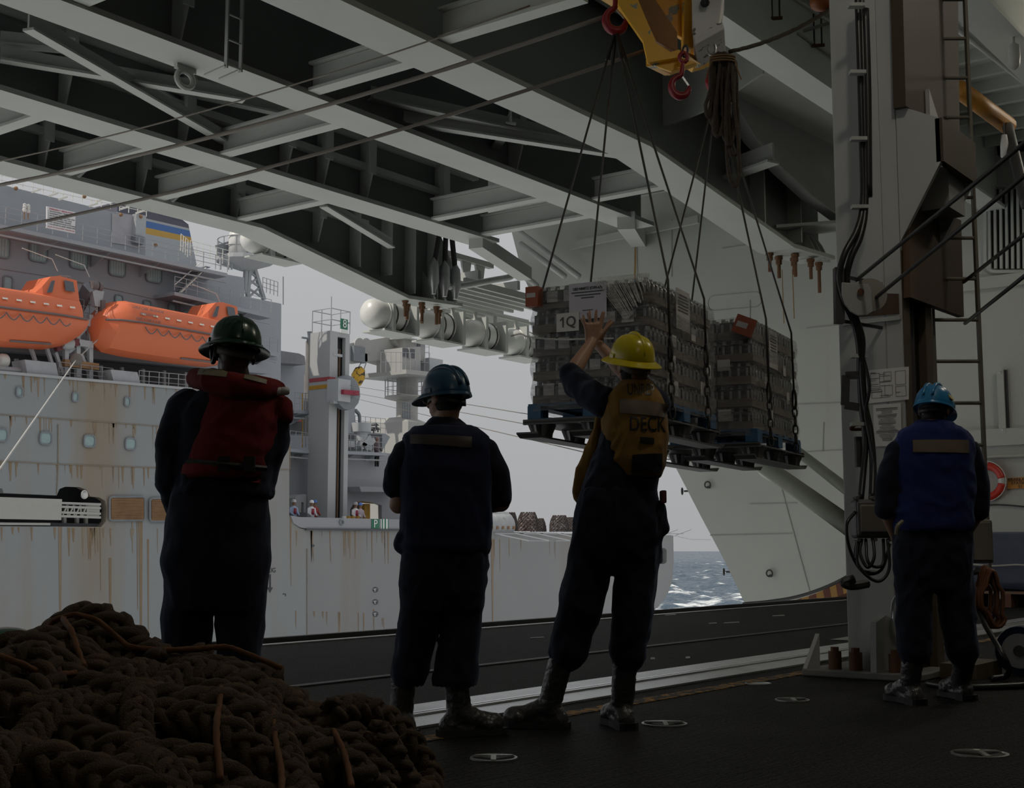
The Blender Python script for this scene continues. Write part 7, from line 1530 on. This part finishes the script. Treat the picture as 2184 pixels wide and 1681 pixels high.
b = Blob(); b.loft([(T(0, -.014, z).x, T(0, -.016, z).y, T(0, 0, z).z, r, r * 1.1) for z, r in ((-.07, .056), (-.03, .072), (.02, .082), (.06, .08))], 16); b.fuse('hair', hairm, t, .008, 2, None, lambda p: (V(p) - T(0, .03, -.02)).dot(Rm @ V((0, 1, 0))) > -.035)
b = Blob(); b.loft(rows([(1125, 1912, 2068, .135), (1020, 1910, 2074, .14), (950, 1908, 2074, .13), (925, 1920, 2060, .11), (905, 1955, 2024, .075), (894, 1966, 2014, .062)]), 24)
for pts in (((1914, 964, 0), (1893, 1020, 0), (1889, 1086, 0)), ((2068, 964, 0), (2086, 1025, .01), (2087, 1090, .02))): P = [J(*p) for p in pts]; b.limb([(P[0], .066), (P[1], .062), (P[2], .06)])
b.fuse('shirt', navy, t, .0115, 3, (.009, (9, 9, 6), 32))
b = Blob(); b.loft(rows([(1132, 1909, 2071, .150), (1112, 1906, 2074, .156), (1050, 1908, 2077, .155), (980, 1905, 2079, .15), (945, 1906, 2076, .14), (922, 1918, 2062, .122), (906, 1945, 2035, .095), (897, 1958, 2020, .075)]), 28)
b.fuse('work_vest', bluev, t, .0115, 3, (.010, (9, 9, 7), 35)); wv = [o for o in COL.objects if o.parent == t and o.name.startswith('work_vest')][0]
patch(t, 'reflective_band', refl, wv, J, 1933, 2051, (942, 942), (968, 970), .006, 10); patch(t, 'waist_hem', bluev, wv, J, 1912, 2066, (1112, 1114), (1132, 1132), .012, 10)
b = Blob(); b.loft(rows([(1262, 1912, 2074, .11), (1220, 1908, 2076, .135), (1170, 1906, 2073, .145), (1120, 1910, 2070, .14)]), 24)
b.limb([(J(1950, 1235), .108), (J(1949, 1330), .098), (J(1951, 1385), .092), (J(1948, 1405), .062)]); b.limb([(J(2036, 1235), .108), (J(2045, 1330), .098), (J(2053, 1388), .088), (J(2056, 1408), .06)])
b.fuse('trousers', navy, t, .0115, 3, (.011, (9, 9, 6), 39))
q = J(1952, 1497); boot(t, J(1947, 1410), q.x, q.y, (-.30, .95), .28); q = J(2060, 1484, .22); boot(t, J(2056, 1412, .16), q.x, q.y, (-.22, .97), .27)
helmet(t, J(1992, 872), Rm, M('helmet_blue', (.025, .19, .40), .25, var=.12, vs=20, spots=((.4, .3, .15), 55, .76)), False, mt['black'], (.108, .13, .15))
T2 = lambda x, y, z: J(1992, 872) + Rm @ V((x, y, z)); m = MB(); n_ = (Rm @ V((.8, -.15, .45))).normalized(); u_ = n_.orthogonal().normalized(); w_ = n_.cross(u_); c = T2(.0, 0, .03)
from mathutils.bvhtree import BVHTree
m.lathe([(.001, .0), (.026, 0), (.027, -.006)], T2(.101, -.02, .062), n_, 20); m.build('emblem', M('emblem_gold', (.42, .33, .10), .5, var=.5, vs=120), t)
m = MB(); m.tube(curve([J(1925, 1112, -.12), J(1915, 1122, -.14), J(1912, 1140, -.13)]), .012, 6); m.build('belt_tag', refl2, t)
# ================================================================ pile of heavy rope in the foreground
sil = [(-420, 1420), (-200, 1415), (-60, 1405), (60, 1382), (100, 1358), (145, 1318), (190, 1310), (235, 1322), (300, 1368), (400, 1385), (470, 1388), (560, 1402), (600, 1420), (640, 1448), (700, 1488), (780, 1518), (830, 1560), (880, 1612), (925, 1672), (960, 1735), (990, 1790)]
def zr(px):
    for (a, ya), (b, yb) in zip(sil, sil[1:]):
        if a <= px <= b: y = ya + (yb - ya) * (px - a) / (b - a); return max(.0, .87 - (y - 1172) * 4.0 / FPX - .085)
    return 0.0 if px > 0 else .55
gk = [(2.2, .30), (2.5, .50), (2.8, .66), (3.1, .79), (3.4, .90), (3.7, .965), (4.0, 1.0), (4.2, .9), (4.5, .55), (4.8, 0)]
def gz(f):
    for (a, x), (b, y) in zip(gk, gk[1:]):
        if a <= f <= b: return x + (y - x) * (f - a) / (b - a)
    return .3 if f < 2.2 else 0
def surf(u, f):
    px = 1092 + u * FPX / 4.0; z = zr(px) * gz(f) + .035 * mnoise.noise(V((u * 3, f * 3, 2))) * min(1, zr(px) * 4)
    p = FH * f + RT * u; return V((p.x, p.y, max(.0, z)))
pile = thing('rope_pile', 'large heap of thick frayed brown mooring rope in the dark foreground', 'rope', surf(-1.2, 3.5))
rm_ = M('mooring_rope', (.066, .041, .021), .9, var=.8, vs=14, bump=.5, bs=260)
def plait(pts, R):
    """eight-strand plaited rope: four strands each way round, weaving over and under"""
    pts = [V(p) for p in pts]; k = len(pts); fr = []; u = None; L = 0.0
    for i in range(k):
        d = (pts[min(i + 1, k - 1)] - pts[max(i - 1, 0)]).normalized()
        if u is None: u = d.orthogonal().normalized()
        u = (u - d * u.dot(d)).normalized(); L += (pts[i] - pts[i - 1]).length if i else 0; fr.append((pts[i], u.copy(), d.cross(u), L))
    m = MB()
    for sg in (-1, 1):
        for j in range(4):
            q = []
            for p, a, b, l in fr:
                th = sg * 2 * math.pi * l / (R * 4.6) + j * math.pi / 2 + (.4 if sg > 0 else 0); rad = R * (.60 + .13 * sg * math.cos(2 * th + .6)); q.append(p + (a * math.cos(th) + b * math.sin(th)) * rad)
            m.tube(q, R * .34, 6)
    o = m.build('rope_turn', rm_, pile, True); o['kind'] = 'stuff'; return o
m = MB(); nu, nf = 60, 26; us = [-2.0 + 1.92 * i / nu for i in range(nu + 1)]; fs = [2.1 + 2.6 * j / nf for j in range(nf + 1)]
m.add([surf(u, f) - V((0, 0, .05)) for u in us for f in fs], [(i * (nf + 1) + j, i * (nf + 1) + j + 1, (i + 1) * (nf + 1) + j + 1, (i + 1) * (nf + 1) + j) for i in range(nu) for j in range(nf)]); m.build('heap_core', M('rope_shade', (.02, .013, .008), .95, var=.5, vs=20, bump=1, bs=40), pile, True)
rr2 = random.Random(4); paths = []
def run(f0, u0, u1, amp, ph, r, lift=0.0, name='rope_turn', mat=None, step=.014, k=2.2):
    n = int(abs(u1 - u0) / step); pts = []
    for i in range(n + 1):
        u = u0 + (u1 - u0) * i / n; f = f0 + amp * math.sin(k * u * 2 + ph) + .05 * mnoise.noise(V((u * 2.5, f0 * 3, ph))); s = surf(u, f); pts.append(s + V((0, 0, r * .35 + lift + .025 * mnoise.noise(V((u * 5, f0 * 5, 9))))))
    plait(pts, r); paths.append((pts, r)); return pts
for k, f0 in enumerate((4.02, 3.93, 3.84, 3.72, 3.62, 3.50, 3.40, 3.28, 3.17, 3.06, 2.95, 2.84, 2.74, 2.64, 2.54)):
    run(f0, -1.95, -.30 - .1 * max(0, 3.3 - f0) - rr2.uniform(0, .22), .05 + .03 * (k % 3), k * 1.7, .047 + .008 * (k % 3), .012 * (k % 2))
for k, (u, a) in enumerate(((-1.62, .16), (-1.3, -.12), (-1.02, .1), (-.74, .2), (-.52, .16))):
    n = 110; pts = []
    for i in range(n + 1):
        f = 4.0 - 1.35 * i / n; uu = u + a * math.sin((4 - f) * 3 + k); s = surf(uu, f); pts.append(s + V((0, 0, .05 + .02 * math.sin(i * .2 + k))))
    plait(pts, .045); paths.append((pts, .045))
# loop falling off the right end, and the hump on top
m = MB(); pts = curve([dep(*q) for q in ((700, 1520, 3.85), (770, 1512, 3.95), (830, 1540, 4.0), (880, 1595, 4.0), (915, 1660, 4.0), (905, 1700, 3.9), (860, 1660, 3.85), (830, 1600, 3.8), (800, 1560, 3.75))], 18); plait(pts, .046); paths.append((pts, .042))
m = MB(); pts = curve([dep(*q) for q in ((60, 1400, 4.0), (110, 1362, 4.03), (160, 1328, 4.05), (200, 1322, 4.05), (245, 1342, 4.02), (300, 1388, 4.0), (350, 1420, 3.9))], 18); plait(pts, .058); paths.append((pts, .055))
m = MB(); pts = curve([dep(*q) for q in ((-60, 1500, 3.3), (10, 1430, 3.4), (70, 1405, 3.45), (98, 1440, 3.4), (80, 1510, 3.3))], 18); plait(pts, .05); paths.append((pts, .048))
# frayed fibres standing off the strands
m = MB(); rnd = random.Random(11)
for pts, r in paths:
    for _ in range(int(len(pts) * 1.6)):
        p = rnd.choice(pts); d = V((rnd.gauss(0, 1), rnd.gauss(0, 1), abs(rnd.gauss(.4, .8)))).normalized(); a = p + d * r * .85; e = a + d * rnd.uniform(.012, .03) + V((rnd.gauss(0, .008), rnd.gauss(0, .008), 0)); s = d.orthogonal().normalized() * .0011; m.add([a - s, a + s, e], [(0, 1, 2)])
o = m.build('frayed_fibre', M('rope_fibre', (.16, .105, .06), .9), pile); o['kind'] = 'stuff'
# thin rust-coloured cords lying over the heap
cm_ = M('rusty_cord', (.12, .045, .013), .85, var=.4, vs=30)
for k, (q, nm) in enumerate((([(40, 1350, 3.95), (95, 1356, 3.95), (135, 1376, 3.92), (230, 1374, 3.92), (330, 1386, 3.9), (420, 1384, 3.93), (480, 1380, 3.95), (520, 1392, 3.93), (600, 1425, 3.9)], 'across the top of the rope heap'), ([(132, 1382, 3.85), (140, 1420, 3.75), (160, 1465, 3.6), (178, 1505, 3.5)], 'down the left front of the rope heap'), ([(-20, 1455, 3.35), (60, 1465, 3.35), (120, 1478, 3.4), (160, 1495, 3.45)], 'at the left edge of view on the rope heap'), ([(470, 1535, 3.45), (462, 1600, 3.25), (460, 1650, 3.1), (470, 1700, 2.95)], 'hanging down the middle of the rope heap'), ([(582, 1528, 3.5), (588, 1590, 3.3), (600, 1650, 3.1), (600, 1710, 2.9)], 'hanging right of the middle of the rope heap'), ([(712, 1560, 3.55), (735, 1610, 3.4), (750, 1680, 3.2)], 'hanging near the right end of the rope heap'))):
    P = []
    for p in curve([dep(*a) for a in q], 14):
        u, f = p.dot(RT), p.dot(FH); s = surf(u, f); P.append(V((p.x, p.y, max(p.z, s.z + .095))))
    m = MB(); m.tube(P, 0.0085, 9, twist=(3, .35)); o = m.build('rusty_cord', cm_, None, True); tag(o, 'thin rust-brown cord ' + nm, 'rope')
